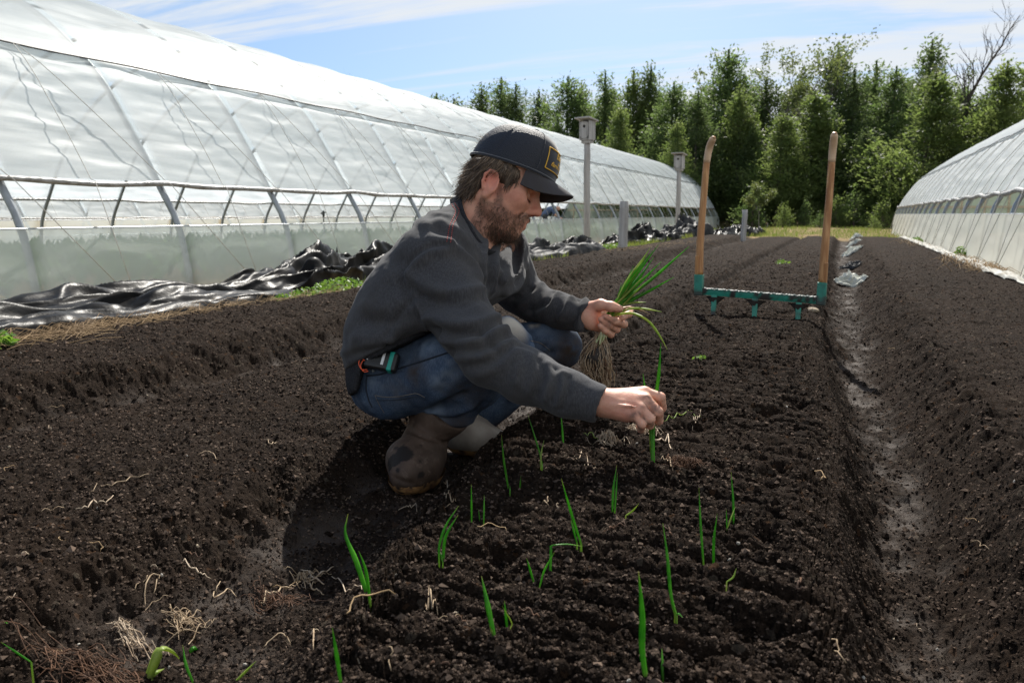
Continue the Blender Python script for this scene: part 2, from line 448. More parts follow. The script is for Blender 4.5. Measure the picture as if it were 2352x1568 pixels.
def soil_material():
    m = bpy.data.materials.new('soil'); m.use_nodes = True
    nt = m.node_tree; N = nt.nodes; L = nt.links; b = N['Principled BSDF']
    tc = N.new('ShaderNodeTexCoord'); at_ = N.new('ShaderNodeVertexColor'); at_.layer_name = 'zone'
    sp = N.new('ShaderNodeSeparateColor'); L.new(at_.outputs['Color'], sp.inputs[0])
    def noise(scale, det=6, rough=.65):
        n = N.new('ShaderNodeTexNoise'); n.inputs['Scale'].default_value = scale; n.inputs['Detail'].default_value = det
        n.inputs['Roughness'].default_value = rough; L.new(tc.outputs['Object'], n.inputs['Vector']); return n.outputs['Fac']
    def rng(v, a, b_, c=0., d=1.):
        r = N.new('ShaderNodeMapRange'); r.inputs['From Min'].default_value = a; r.inputs['From Max'].default_value = b_
        r.inputs['To Min'].default_value = c; r.inputs['To Max'].default_value = d; L.new(v, r.inputs['Value']); return r.outputs[0]
    def mix(f, a, b2):
        x = N.new('ShaderNodeMix'); x.data_type = 'RGBA'; L.new(f, x.inputs['Factor'])
        for k, v in (('A', a), ('B', b2)):
            if isinstance(v, tuple): x.inputs[k].default_value = (*v, 1)
            else: L.new(v, x.inputs[k])
        return x.outputs['Result']
    c = mix(rng(noise(130, 4, .7), .40, .66), (.0056, .0038, .0028), (.0370, .0258, .0188))
    c = mix(rng(noise(2.2), .42, .68), c, (.0250, .0168, .0118))
    # pale and rusty crumbs
    vo = N.new('ShaderNodeTexVoronoi'); vo.inputs['Scale'].default_value = 95; L.new(tc.outputs['Object'], vo.inputs['Vector'])
    sep = N.new('ShaderNodeSeparateColor'); L.new(vo.outputs['Color'], sep.inputs[0])
    c = mix(rng(sep.outputs[0], .965, .985), c, (.060, .047, .035))
    c = mix(rng(sep.outputs[1], .975, .99), c, (.045, .025, .014))
    # trodden, drier, paler path soil
    c = mix(rng(sp.outputs[1], .2, .9, 0, .75), c, (.060, .045, .035))
    straw = mix(rng(noise(24), .35, .62), (.30, .215, .115), (.12, .085, .045))
    grass = mix(rng(noise(38), .40, .6), (.075, .110, .025), (.15, .155, .050))
    verge = mix(rng(noise(.75, 5), .52, .68), straw, grass)
    c = mix(rng(sp.outputs[0], .35, .75), verge, c)
    L.new(c, b.inputs['Base Color'])
    L.new(rng(sp.outputs[1], .1, .8, .9, .66), b.inputs['Roughness']); L.new(rng(sp.outputs[1], .1, .8, .04, .15), b.inputs['Specular IOR Level'])
    bu = N.new('ShaderNodeBump'); bu.inputs['Strength'].default_value = 1.0; bu.inputs['Distance'].default_value = .005
    L.new(noise(260, 4, .7), bu.inputs['Height'])
    bu2 = N.new('ShaderNodeBump'); bu2.inputs['Strength'].default_value = .6; bu2.inputs['Distance'].default_value = .02
    L.new(noise(38, 5, .7), bu2.inputs['Height']); L.new(bu2.outputs[0], bu.inputs['Normal'])
    L.new(bu.outputs[0], b.inputs['Normal'])
    return m
ground = build_ground()

def gz_many(x, y):
    r = np.hypot(x, y); a = (np.arctan2(-x, y)-YAW-GRID['t'][0]) % (2*math.pi)+GRID['t'][0]
    i = np.clip(np.searchsorted(GRID['r'], r)-1, 0, len(GRID['r'])-2); j = np.clip(np.searchsorted(GRID['t'], a)-1, 0, len(GRID['t'])-2)
    fr = (r-GRID['r'][i])/(GRID['r'][i+1]-GRID['r'][i]); fa = (a-GRID['t'][j])/(GRID['t'][j+1]-GRID['t'][j]); Z = GRID['z']
    return (Z[i, j]*(1-fa)+Z[i, j+1]*fa)*(1-fr)+(Z[i+1, j]*(1-fa)+Z[i+1, j+1]*fa)*fr
def crumbs():
    """loose crumbs of earth lying all over the beds, far too many to count"""
    rng = np.random.RandomState(12); n = 360000
    r = np.exp(rng.uniform(math.log(.6), math.log(20), n)); a = rng.uniform(-.70, .70, n)+YAW
    x, y = -np.sin(a)*r, np.cos(a)*r
    z, M = ground_z(x, y, False)
    dn = M['soil']*(1-.75*M['tr'])*sstep(20, 5, r)*np.where(x > .38, .6, 1)*(.45+.75*np.clip(fbm2(x*7, y*7, 3, 33)+.45, 0, 1))
    k = rng.rand(n) < dn; x, y, r = x[k], y[k], r[k]; n = len(x); z = gz_many(x, y)
    s = (.0011+.0026*rng.rand(n)**2.2+.0045*(rng.rand(n) < .03)*rng.rand(n))*(.78+.27*np.minimum(r, 7))*np.where(x > .38, .8, 1)
    O = np.array([(1, 0, 0), (-1, 0, 0), (0, 1, 0), (0, -1, 0), (0, 0, 1), (0, 0, -1)], np.float32)
    V = O[None]*(.65+.6*rng.rand(n, 6, 1))+rng.randn(n, 6, 3)*.16
    b = rng.rand(n)*6.283; c_, s_ = np.cos(b)[:, None], np.sin(b)[:, None]
    V = np.stack([V[:, :, 0]*c_-V[:, :, 1]*s_, V[:, :, 0]*s_+V[:, :, 1]*c_, V[:, :, 2]*.72], 2)*s[:, None, None]
    V += np.stack([x, y, z+s*.28], 1)[:, None, :]
    T = np.array([(0, 2, 4), (2, 1, 4), (1, 3, 4), (3, 0, 4), (2, 0, 5), (1, 2, 5), (3, 1, 5), (0, 3, 5)])
    F = (T[None]+np.arange(n)[:, None, None]*6).reshape(-1, 3)
    tone = np.repeat(np.clip(rng.rand(n)**2.0*.9+.35*(rng.rand(n) < .03), 0, 1), 6)
    m = mat('soil_crumb', (.0072, .0045, .0031), .9, spec=.06, attr=('tone', (.140, .101, .076)), bump=(500, .5, .001))
    o = np_mesh('soil_crumbs', V.reshape(-1, 3), F, m, None, False, dict(tone=tone)); tag(o, kind='stuff')
crumbs()
# ------------------------------------------------------------------ plastic greenhouses
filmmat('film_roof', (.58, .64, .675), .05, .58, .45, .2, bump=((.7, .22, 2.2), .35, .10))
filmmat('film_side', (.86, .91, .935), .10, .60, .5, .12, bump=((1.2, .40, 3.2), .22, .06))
filmmat('film_skirt', (.90, .95, .92), .40, .60, .28, .4, bump=((2.0, 1.2, 2.0), .3, .04))
filmmat('film_cream', (.84, .83, .74), .05, .25, .40, .3, bump=((2.0, .5, 2.0), .3, .03))
filmmat('panel_green', (.40, .45, .38), .10, .40, .3, .3)
mat('galvanised', (.33, .36, .38), .42, metal=.55, noise=(9, (.24, .26, .28), .35, .65))
mat('rope_grey', (.46, .45, .42), .8)
mat('stud_wood', (.56, .47, .34), .7, noise=(20, (.44, .36, .25), .4, .6))
mat('rail_dark', (.05, .05, .05), .5)
def rolled_film_mat():
    def ex(m, N, L, b):
        tc = N.new('ShaderNodeTexCoord'); mp = N.new('ShaderNodeMapping'); mp.inputs['Rotation'].default_value = (0, 0.6, 0.5)
        w = N.new('ShaderNodeTexWave'); w.inputs['Scale'].default_value = 3.2; w.inputs['Distortion'].default_value = 2.5; w.bands_direction = 'Y'
        bu = N.new('ShaderNodeBump'); bu.inputs['Strength'].default_value = .3; bu.inputs['Distance'].default_value = .01
        L.new(tc.outputs['Object'], mp.inputs[0]); L.new(mp.outputs[0], w.inputs[0]); L.new(w.outputs['Fac'], bu.inputs['Height']); L.new(bu.outputs[0], b.inputs['Normal'])
    return mat('rolled_film', (.36, .36, .35), .4, noise=((6, 14, 6), (.22, .215, .20), .4, .6), extra=ex)
rolled_film_mat()

def spline(pts, n):
    """Catmull-Rom through pts, n samples even in arc length"""
    P = np.array(pts, float); P = np.vstack([2*P[0]-P[1], P, 2*P[-1]-P[-2]])
    out = []
    for i in range(1, len(P)-2):
        for t in np.linspace(0, 1, 24, endpoint=False):
            p0, p1, p2, p3 = P[i-1:i+3]
            out.append(.5*((2*p1)+(-p0+p2)*t+(2*p0-5*p1+4*p2-p3)*t*t+(-p0+3*p1-3*p2+p3)*t**3))
    out.append(P[-2]); out = np.array(out)
    s = np.concatenate([[0], np.cumsum(np.linalg.norm(np.diff(out, axis=0), axis=1))])
    q = np.linspace(0, s[-1], n)
    return np.stack([np.interp(q, s, out[:, k]) for k in range(out.shape[1])], 1)

def film(name, prof, ys, m, parent, hoops, sag, rip, seed, slack=None, touch=1.0):
    """film stretched over the hoops: prof (k,2) x,z; sags between hoops, ripples along y"""
    k, n = len(prof), len(ys)
    t = np.gradient(prof, axis=0); t /= np.linalg.norm(t, axis=1)[:, None]
    nx, nz = -t[:, 1], t[:, 0]                       # normal
    sgn = 1.0
    A = np.linspace(0, 1, k)[:, None]; Y = ys[None, :]
    ph = np.interp(ys, hoops, np.arange(len(hoops)))
    dip = np.sin((ph % 1)*math.pi)[None, :]
    ends = np.sin(A*math.pi)
    arc = A*np.sum(np.linalg.norm(np.diff(prof, axis=0), axis=1))
    YY, AA = np.broadcast_arrays(Y, arc)
    wave = fbm2(YY*.55+AA*.25, AA*3.2-YY*.12, 3, seed)*.65+fbm2(YY*1.6, AA*6.5, 2, seed+5)*.35
    fine = fbm2(YY*2.2+AA, AA*11, 2, seed+9)
    d = (sag*dip*ends)+rip*(wave*(.35+dip)+.35*fine*dip)*np.minimum(1, ends*3+.12)
    if slack is not None: d = d+slack(A, Y, dip)
    V = np.stack([prof[:, 0][:, None]+nx[:, None]*d*sgn, np.broadcast_to(Y, (k, n)), prof[:, 1][:, None]+nz[:, None]*d*sgn], 2).reshape(-1, 3)
    i = np.arange(k-1)[:, None]*n; j = np.arange(n-1)[None, :]
    F = np.stack([(i+j).ravel(), (i+j+1).ravel(), (i+n+j+1).ravel(), (i+n+j).ravel()], 1)
    ct = np.zeros((k, n)); hp = np.array(hoops); ct[:] = np.exp(-((np.abs(ys[:, None]-hp[None]).min(1))/.060)**4)[None, :]
    return np_mesh(name, V, F, m, parent, True, dict(contact=ct.ravel()*touch))

def greenhouse(name, prof_pts, y0, y1, hoop_y, pur, roll, skirt, near_sign, style, label, ropes=True, hoop_r=.032, parent_loc=(0, 0, 0)):
    """prof_pts: half profile base..ridge; pur, roll, skirt: heights of the purlin, roll bar and skirt top"""
    root = empty(name, parent_loc); tag(root, label, 'greenhouse', 'plastic greenhouses beside the beds')
    half = spline(prof_pts, 90); cx = prof_pts[-1][0]
    full = np.vstack([half, np.stack([2*cx-half[::-1, 0], half[::-1, 1]], 1)[1:]])
    nfull = len(full)
    def cut(lo, hi, n, arr=half):
        m_ = [p for p in arr if lo <= p[1] <= hi]
        xlo = np.interp(lo, arr[:, 1], arr[:, 0]); xhi = np.interp(hi, arr[:, 1], arr[:, 0])
        pts = [(xlo, lo)]+[tuple(p) for p in m_ if lo+.02 < p[1] < hi-.02]+[(xhi, hi)]
        return spline(pts, n)
    def mirror(p): return np.stack([2*cx-p[:, 0], p[:, 1]], 1)[::-1]
    # hoops: square tube arches just under the film
    nrm = np.gradient(full, axis=0); nrm /= np.linalg.norm(nrm, axis=1)[:, None]
    inn = full+np.stack([-nrm[:, 1], nrm[:, 0]], 1)*near_sign*(hoop_r+.012)
    for hy in hoop_y:
        MB().tube([(p[0], hy, p[1]-.02) for p in inn[::3]], hoop_r, 8).build('hoop', MAT['galvanised'], root, True)
    ys = np.arange(y0, y1+.001, .056)
    ridge_from = cut(pur, prof_pts[-1][1]-1e-3, 46)
    rf = np.vstack([ridge_from, mirror(ridge_from)[1:]])
    sgn = 1 if near_sign > 0 else -1
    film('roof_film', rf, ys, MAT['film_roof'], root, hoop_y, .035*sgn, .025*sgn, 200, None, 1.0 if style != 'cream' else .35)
    sp = cut(roll, pur, 44)
    def slack(A, Y, dip):
        return sgn*(.03*np.exp(-((A-.96)/.03)**2)*(1+vnoise2(Y*1.3+A*0, A*0+2, 7)))
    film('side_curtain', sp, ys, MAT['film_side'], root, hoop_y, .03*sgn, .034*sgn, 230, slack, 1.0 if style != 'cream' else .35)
    film('side_curtain', mirror(sp), ys[::2], MAT['film_side'], root, hoop_y, -.03*sgn, .05*sgn, 260)
    kp = cut(prof_pts[0][1], skirt, 14)
    sk = 'film_cream' if style == 'cream' else 'film_skirt'
    film('skirt_film', kp, ys[::2], MAT[sk], root, hoop_y, .012*sgn, .015*sgn, 290, None, .25)
    film('skirt_film', mirror(kp), ys[::2], MAT[sk], root, hoop_y, -.012*sgn, .015*sgn, 300)
    xr = np.interp(roll, half[:, 1], half[:, 0]); off = .035*near_sign
    rng = random.Random(3)
    yy = np.arange(y0, y1, .12)
    wob = [.006*math.sin(y*2.1)+.004*math.sin(y*5.3) for y in yy]
    sagy = [.018*math.sin(((np.interp(y, hoop_y, np.arange(len(hoop_y)))) % 1)*math.pi) for y in yy]
    for k in (0, 1):
        xx = xr+off if k == 0 else 2*cx-xr-off
        MB().tube([(xx+w, y, roll-.02+w-s) for y, w, s in zip(yy, wob, sagy)], [.026+.003*math.sin(y*9.0)*math.sin(y*1.7) for y in yy], 10).build('roll_bar', MAT['rolled_film'], root, True)
    xs = np.interp(skirt, half[:, 1], half[:, 0])
    xp = np.interp(pur, half[:, 1], half[:, 0])
    for k in (0, 1):
        f = (lambda x: x) if k == 0 else (lambda x: 2*cx-x)
        MB().tube([(f(xs-near_sign*.02), y, skirt) for y in np.arange(y0, y1, 1.)], .009, 6).build('skirt_rail', MAT['galvanised'], root, True)
        MB().tube([(f(xp+near_sign*.012), y, pur+.01+.008*math.sin(y*3)) for y in np.arange(y0, y1, .3)], .011, 6).build('purlin', MAT['rail_dark'] if style != 'cream' else MAT['galvanised'], root, True)
    MB().tube([(cx, y, prof_pts[-1][1]-.12) for y in np.arange(y0, y1, 1.)], .02, 6).build('ridge_pole', MAT['galvanised'], root, True)
    if ropes:
        zb = prof_pts[0][1]+.03; xb = np.interp(zb, half[:, 1], half[:, 0])
        def rope_path(ya, yb):
            pts = []
            for z in np.linspace(pur, roll, 9):
                t = (pur-z)/(pur-zb)
                pts.append((np.interp(z, half[:, 1], half[:, 0])+near_sign*.035, ya+(yb-ya)*t, z))
            tR = (pur-roll)/(pur-zb)
            pts.append((xr+near_sign*.085, ya+(yb-ya)*tR, roll-.02)); pts.append((xb+near_sign*.13, yb, zb))
            return pts
        st = hoop_y[1]-hoop_y[0]
        for hy in hoop_y[:-1]:
            a = hy+st*.48
            if a < y0+1: continue
            MB().tube(rope_path(a, a+.02), .0040, 5).build('rope', MAT['rope_grey'], root, True)
            if a+st < y1: MB().tube(rope_path(a+.03, a+st*.98), .0042, 5).build('rope', MAT['rope_grey'], root, True)
    # end wall: studs with pale panels
    if style != 'simple':
        for ye in (y1-.06,):
            z0 = prof_pts[0][1]
            xsn = np.linspace(full[2, 0], full[-3, 0], 13)
            def ztop(x):
                xx = full[:, 0]; o_ = np.argsort(xx); return float(np.interp(x, xx[o_], full[:, 1][o_]))-.05
            poly = [(p[0], ye, p[1]-.02) for p in full[::4]]
            b_ = MB(); b_.v = poly+[(p[0], ye+.012, p[2]) for p in poly]; q = len(poly)
            b_.f = [tuple(range(q)), tuple(reversed(range(q, 2*q)))]+[(i_, i_+q, (i_+1) % q+q, (i_+1) % q) for i_ in range(q)]
            wall = b_.build('end_wall', MAT['panel_green'], root)
            for x in xsn[1:-1]:
                h_ = ztop(x)-z0
                MB().box((x, ye-.03, z0+h_/2), (.06, .045, h_)).build('stud', MAT['stud_wood'], wall)
            MB().box((cx, ye-.07, .73), (abs(full[-1, 0]-full[0, 0])-.9, .035, .07)).build('crossbar', MAT['stud_wood'], wall)
    return root
hoopL = [4.59+1.7*i for i in range(-5, 24)]
PL = [(-6.1, -.28), (-6.22, .38), (-6.45, .82), (-6.85, 1.48), (-7.29, 2.07), (-8.2, 2.77), (-9.3, 3.25), (-10.6, 3.48)]
gh1 = greenhouse('plastic_greenhouse', PL, hoopL[0]-.1, hoopL[-1]+.4, hoopL, 2.07, .82, .38, 1, 'clear',
    'long white plastic greenhouse on the left with its side rolled up over grey hoops')
gh2 = copy_thing(gh1); gh2.location = (-11.4, -1.6, -.40)
gh2['label'] = 'second plastic greenhouse glimpsed through the open side of the left greenhouse'
hoopR = [2.2+1.25*i for i in range(0, 23)]
PR = [(1.50, -.14), (1.56, .50), (1.66, .76), (1.86, 1.15), (2.28, 1.68), (3.0, 2.22), (3.6, 2.58), (5.5, 3.42)]
gh3 = greenhouse('plastic_greenhouse', PR, hoopR[0]-.1, hoopR[-1]+.3, hoopR, 1.68, .76, .50, -1, 'cream',
    'white plastic greenhouse on the right with a cream skirt and low open side strip', hoop_r=.026)

# green crop rows inside the left greenhouse
leafmat('crop_leaf', (.05, .12, .03), (.10, .19, .05), 6, .35)
def crop_rows():
    rng = np.random.RandomState(4); mb = MB()
    for row in np.arange(-14.3, -6.6, .55):
        for y in np.arange(0, 43, .16):
            if rng.rand() < .25: continue
            x = row+rng.randn()*.07; yy = y+rng.randn()*.05
            g = -.27
            for k in range(3):
                a = rng.rand()*6.28; l = .10+.16*rng.rand(); up = .14+.26*rng.rand(); w = .04+.04*rng.rand()
                p = np.array([x, yy, g]); q = p+[math.cos(a)*l, math.sin(a)*l, up]; s = np.array([-math.sin(a), math.cos(a), 0])*w; mid = (p+q)/2+[0, 0, .03]
                b = len(mb.v); mb.v += [tuple(p), tuple(mid+s), tuple(q), tuple(mid-s)]; mb.f.append((b, b+1, b+2, b+3))
    o = mb.build('crop', MAT['crop_leaf']); tag(o, kind='stuff')
crop_rows()
# ------------------------------------------------------------------ posts, birdhouses
mat('grey_wood', (.46, .445, .43), .85, noise=[((18, 18, 1.2), (.30, .285, .27), .40, .64), (6, (.42, .40, .38), .5, .7)], bump=((60, 60, 3), .5, .006))
mat('hole_shade', (.01, .01, .01), .9)
def round_post(name, h, r, seed):
    rng = random.Random(seed); pts = []; rad = []
    for i in range(9):
        t = i/8; pts.append((rng.uniform(-.006, .006), rng.uniform(-.006, .006), -.25+t*(h+.25))); rad.append(r*(1.05-.1*t)*rng.uniform(.96, 1.04))
    return MB().tube(pts, rad, 12)
def fence_post(u, v, ybase, vtop, r, label, lean=0.0):
    p = onz(u, v, -.05); p = p if ybase is None else ony(u, v, ybase)
    z = gz(p.x, p.y)
    d = (p-CAMP).length; top = at(u, vtop, 1); k = math.hypot(p.x, p.y)/math.hypot(top.x, top.y)
    h = (CAMP+(top-CAMP)*k).z-z
    root = round_post('fence_post', h, r, int(u)).build('fence_post', MAT['grey_wood'], None, True)
    root.location = (p.x, p.y, z); root.rotation_euler = (0, lean, .4)
    tag(root, label, 'post', 'weathered wooden posts along the tarps'); return root
fence_post(1430, 575, None, 462, .072, 'short weathered round post standing in grass near the first birdhouse', .015)
fence_post(1707, 548, None, 482, .062, 'slim weathered post at the far end of the beds beside the heaped tarp', .02)
def birdhouse(u, v, vtop, label, s, lean, rz):
    p = onz(u, v, -.07); top = at(u, vtop, 1); k = math.hypot(p.x, p.y)/math.hypot(top.x, top.y); z = gz(p.x, p.y)
    h = (CAMP+(top-CAMP)*k).z-z
    root = empty('birdhouse', (p.x, p.y, z), rz); root.rotation_euler = (0, lean, rz)
    tag(root, label, 'birdhouse', 'birdhouses on tall wooden posts')
    bw, bh = .225*s, .36*s
    round_post('post', h-bh-.02, .063*s, int(u)).build('post', MAT['grey_wood'], root, True)
    zb = h-bh-.04
    box = MB()
    t = .02
    box.box((0, 0, zb+.012), (bw, bw, .024)); box.box((0, bw/2-t/2, zb+bh/2), (bw, t, bh)); box.box((-bw/2+t/2, -t/2, zb+bh/2), (t-.002, bw-t-.004, bh-.004)); box.box((bw/2-t/2, -t/2, zb+bh/2), (t-.002, bw-t-.004, bh-.004))
    bx = box.build('box', MAT['grey_wood'], root)
    # front board with a round entrance
    fr = MB(); n = 20; r = .030*s; fz = zb+bh*.70; fy = -bw/2-.008
    ring = [(r*math.cos(a), fy, fz+r*math.sin(a)) for a in np.linspace(0, 2*math.pi, n, endpoint=False)]
    fw = bw-.05; x0, x1, z0, z1 = -fw/2, fw/2, zb+.03, zb+bh-.02
    sq = []
    for a in np.linspace(0, 2*math.pi, n, endpoint=False):
        c, s_ = math.cos(a), math.sin(a); k_ = 1/max(abs(c), abs(s_)); 
        sq.append((c*k_*fw/2, fy, (fz+s_*k_*(z1-fz)) if s_ > 0 else (fz+s_*k_*(fz-z0))))
    fr.v = ring+sq+[(a, fy+.016, c) for a, b, c in ring]
    fr.f = [(i, (i+1) % n, n+(i+1) % n, n+i) for i in range(n)]+[(i, 2*n+i, 2*n+(i+1) % n, (i+1) % n) for i in range(n)]
    f = fr.build('front_board', MAT['grey_wood'], bx)
    MB().box((0, fy+.02, fz), (2.4*r, .004, 2.4*r)).build('hole_shade_plate', MAT['hole_shade'], f)  # shade inside the box, painted as a near-black plate behind the opening
    R = Matrix.Rotation(math.radians(-7), 3, 'X')
    MB().box((0, -.03, zb+bh+.025), (bw*1.45, bw*1.6, .026), R).build('roof', MAT['pale_wood'], root)
    MB().box((0, 0, zb-.03), (bw*.75, bw*.75, .05)).build('bracket', MAT['grey_wood'], root)
    return root
mat('pale_wood', (.46, .44, .41), .8, noise=((4, 30, 10), (.34, .32, .30), .4, .6))
birdhouse(1348, 560, 273, 'taller birdhouse on a weathered post nearest the man in the cap', 1.0, -.012, -.25)
birdhouse(1556, 540, 353, 'smaller farther birdhouse on a post beside the far end of the greenhouse', 1.02, -.006, -.15)

# ------------------------------------------------------------------ crumpled tarps
def plasticmat(name, c1, c2, rough):
    return mat(name, c1, rough, spec=.055, noise=[(5, c2, .42, .68), (23, (c2[0]*1.25, c2[1]*1.15, c2[2]), .55, .72)], bump=[(14, .2, .02), (55, .15, .005)])
plasticmat('black_plastic', (.006, .0065, .0075), (.018, .017, .016), .36)
plasticmat('white_plastic', (.40, .40, .37), (.26, .24, .20), .45)
plasticmat('grey_plastic', (.030, .032, .036), (.085, .083, .08), .5)
def tarp(name, spine, width, height, seed, m, label, cat='tarp', group=None, n=(260, 110), folds=3.2, along=1.1, droop=.12):
    """a heaped, creased plastic sheet lying along a spine of ground points"""
    sp = spline(spine, n[0]); T = np.gradient(sp, axis=0); T /= np.linalg.norm(T, axis=1)[:, None]
    Nn = np.stack([-T[:, 1], T[:, 0]], 1)
    S = np.concatenate([[0], np.cumsum(np.linalg.norm(np.diff(sp, axis=0), axis=1))]); q = S/S[-1]
    W = np.interp(q, *zip(*width)); H = np.interp(q, *zip(*height))
    t = np.linspace(-1, 1, n[1])
    SS, TT = np.meshgrid(S, t, indexing='ij'); WW = W[:, None]; HH = H[:, None]
    wx = .45*fbm2(SS*1.1, TT*1.5, 2, seed); wy = .5*fbm2(SS*1.7+4, TT*1.3, 2, seed+3)
    a = vnoise2(SS*along+wx+.5*TT, TT*folds+wy*1.4, seed+5)
    b = vnoise2(SS*along*2.3+wx*2-.8*TT, TT*folds*1.9+wy*2, seed+6)
    c = vnoise2(SS*along*6+wx*3, TT*folds*3.4+wy*3, seed+7)
    ridge = (1-np.abs(a)*1.6)*.68+(1-np.abs(b)*1.7)*.26+(1-np.abs(c)*1.9)*.085
    env = np.sqrt(np.maximum(0, 1-TT**2))**.8*(.70+.45*vnoise2(SS*.8, TT*1.4+7, seed+8))
    endt = np.minimum(1, np.minimum(q, 1-q)*14)[:, None]**.6
    z = HH*endt*env*(.25+.85*np.clip(ridge, -.2, 1.3))
    edge = 1+.18*fbm2(SS*2.2, TT*0+(TT > 0)*9, 2, seed+9)
    lat = TT*WW*edge+droop*HH*b*1.6
    X = sp[:, 0][:, None]+Nn[:, 0][:, None]*lat+T[:, 0][:, None]*.08*b*HH; Y = sp[:, 1][:, None]+Nn[:, 1][:, None]*lat+T[:, 1][:, None]*.08*a*HH
    G = ground_z(X.ravel(), Y.ravel(), False)[0].reshape(X.shape)
    Z = G+np.maximum(z, 0)+.014
    V = np.stack([X, Y, Z], 2).reshape(-1, 3); V2 = V.copy(); V2[:, 2] -= .012
    k, l = n; i = np.arange(k-1)[:, None]*l; j = np.arange(l-1)[None, :]
    F = np.stack([(i+j).ravel(), (i+l+j).ravel(), (i+l+j+1).ravel(), (i+j+1).ravel()], 1)
    o = np_mesh(name, V, F, m)
    tag(o, label, cat, group); return o
def gp(u, v, z=-.06):
    p = onz(u, v, z); return (p.x, p.y)
GT = 'black plastic tarps heaped along the greenhouse'
tarp('plastic_tarp', [(-3.55, .7), (-3.72, 1.7), (-3.78, 2.6), (-3.74, 3.4), (-3.72, 4.1), (-3.8, 4.9)], [(0, .55), (.45, .52), (.8, .38), (1, .15)], [(0, .24), (.4, .27), (.7, .25), (1, .07)], 11, MAT['black_plastic'],
     'long black plastic tarp heaped in glossy folds at the left edge of the soil', 'tarp', GT, folds=2.2, along=.42)
tarp('plastic_tarp', [(-4.35, 4.4), (-4.35, 5.2), (-4.45, 5.9), (-4.75, 6.8), (-5.0, 7.8), (-5.2, 9.2)], [(0, .22), (.25, .42), (.6, .5), (1, .4)], [(0, .10), (.25, .36), (.45, .50), (.75, .40), (1, .2)], 23, MAT['black_plastic'],
     'higher crumpled black tarp behind the man with bright creases', 'tarp', GT, folds=1.9, along=.55)
tarp('plastic_tarp', [(-4.7, 8.3), (-4.2, 9.6), (-3.95, 10.6), (-3.85, 11.5), (-3.75, 12.4)], [(0, .35), (.4, .5), (.8, .5), (1, .3)], [(0, .10), (.4, .22), (.8, .42), (1, .15)], 37, MAT['grey_plastic'],
     'grey crumpled tarp lying in front of the nearest birdhouse post', 'tarp', GT, folds=2.4, along=1.0)
tarp('plastic_tarp', [(-4.5, 12.8), (-4.35, 13.6), (-4.25, 14.4)], [(0, .2), (.5, .36), (1, .2)], [(0, .12), (.5, .34), (1, .1)], 41, MAT['black_plastic'],
     'small dark tarp mound tucked at the foot of the taller birdhouse', 'tarp', GT, n=(120, 70), folds=1.5, along=1.0)
tarp('plastic_tarp', [(-4.4, 15.5), (-4.1, 16.8), (-3.9, 18.4), (-3.7, 19.8)], [(0, .3), (.5, .5), (1, .35)], [(0, .2), (.35, .5), (.7, .3), (1, .25)], 43, MAT['black_plastic'],
     'dark tarp heaped behind the short post', 'tarp', GT, n=(160, 80), folds=2.2, along=1.2)
tarp('plastic_tarp', [(-3.9, 19.0), (-3.6, 20.2), (-3.35, 21.4)], [(0, .35), (.5, .6), (1, .3)], [(0, .3), (.5, .75), (1, .2)], 47, MAT['grey_plastic'],
     'tall grey twisted tarp heap under the farther birdhouse', 'tarp', GT, n=(150, 80), folds=2.0, along=1.3)
tarp('plastic_tarp', [(-3.2, 21.4), (-2.95, 22.8), (-2.7, 24.4), (-2.5, 25.6)], [(0, .3), (.5, .55), (1, .4)], [(0, .2), (.5, .38), (.8, .45), (1, .2)], 53, MAT['black_plastic'],
     'last black tarp heap by the slim post at the far end', 'tarp', GT, n=(150, 80), folds=2.2, along=1.3)
tarp('plastic_tarp', [(1.42, 6.4), (1.36, 8.0), (1.33, 10), (1.30, 13), (1.28, 18), (1.26, 24)], [(0, .13), (.1, .15), (.3, .11), (1, .07)], [(0, .07), (.3, .06), (1, .04)], 59, MAT['white_plastic'],
     'strip of dirty white plastic buried along the foot of the right greenhouse', 'tarp', None, n=(420, 40), folds=1.6, along=2.2)
GB = 'pieces of pale row cover in the right hand trench'
def bag(u, v, s, seed, label, m):
    p = onz(u, v, -.10)
    return tarp('row_cover', [(p.x-.22*s, p.y-.12*s), (p.x, p.y), (p.x+.22*s, p.y+.10*s)], [(0, .05*s), (.5, .20*s), (1, .06*s)], [(0, .05*s), (.5, .22*s), (1, .06*s)], seed, MAT[m], label, 'row cover', GB, n=(70, 50), folds=2.0, along=4.0/s)
plasticmat('dull_white', (.60, .61, .55), (.38, .38, .32), .6)
bag(1955, 640, .62, 61, 'largest and nearest crumpled white row cover lying in the trench right of the fork', 'dull_white')
bag(1953, 607, .55, 62, 'flat grey scrap of row cover just beyond the largest crumpled piece', 'grey_plastic')
bag(1957, 580, .66, 63, 'small bunched white row cover second from the far end of the trench', 'dull_white')
bag(1960, 563, .62, 64, 'white row cover bundle third in the line beyond the fork', 'dull_white')
bag(1966, 550, .70, 65, 'farthest thin strip of white row cover at the end of the trench', 'dull_white')

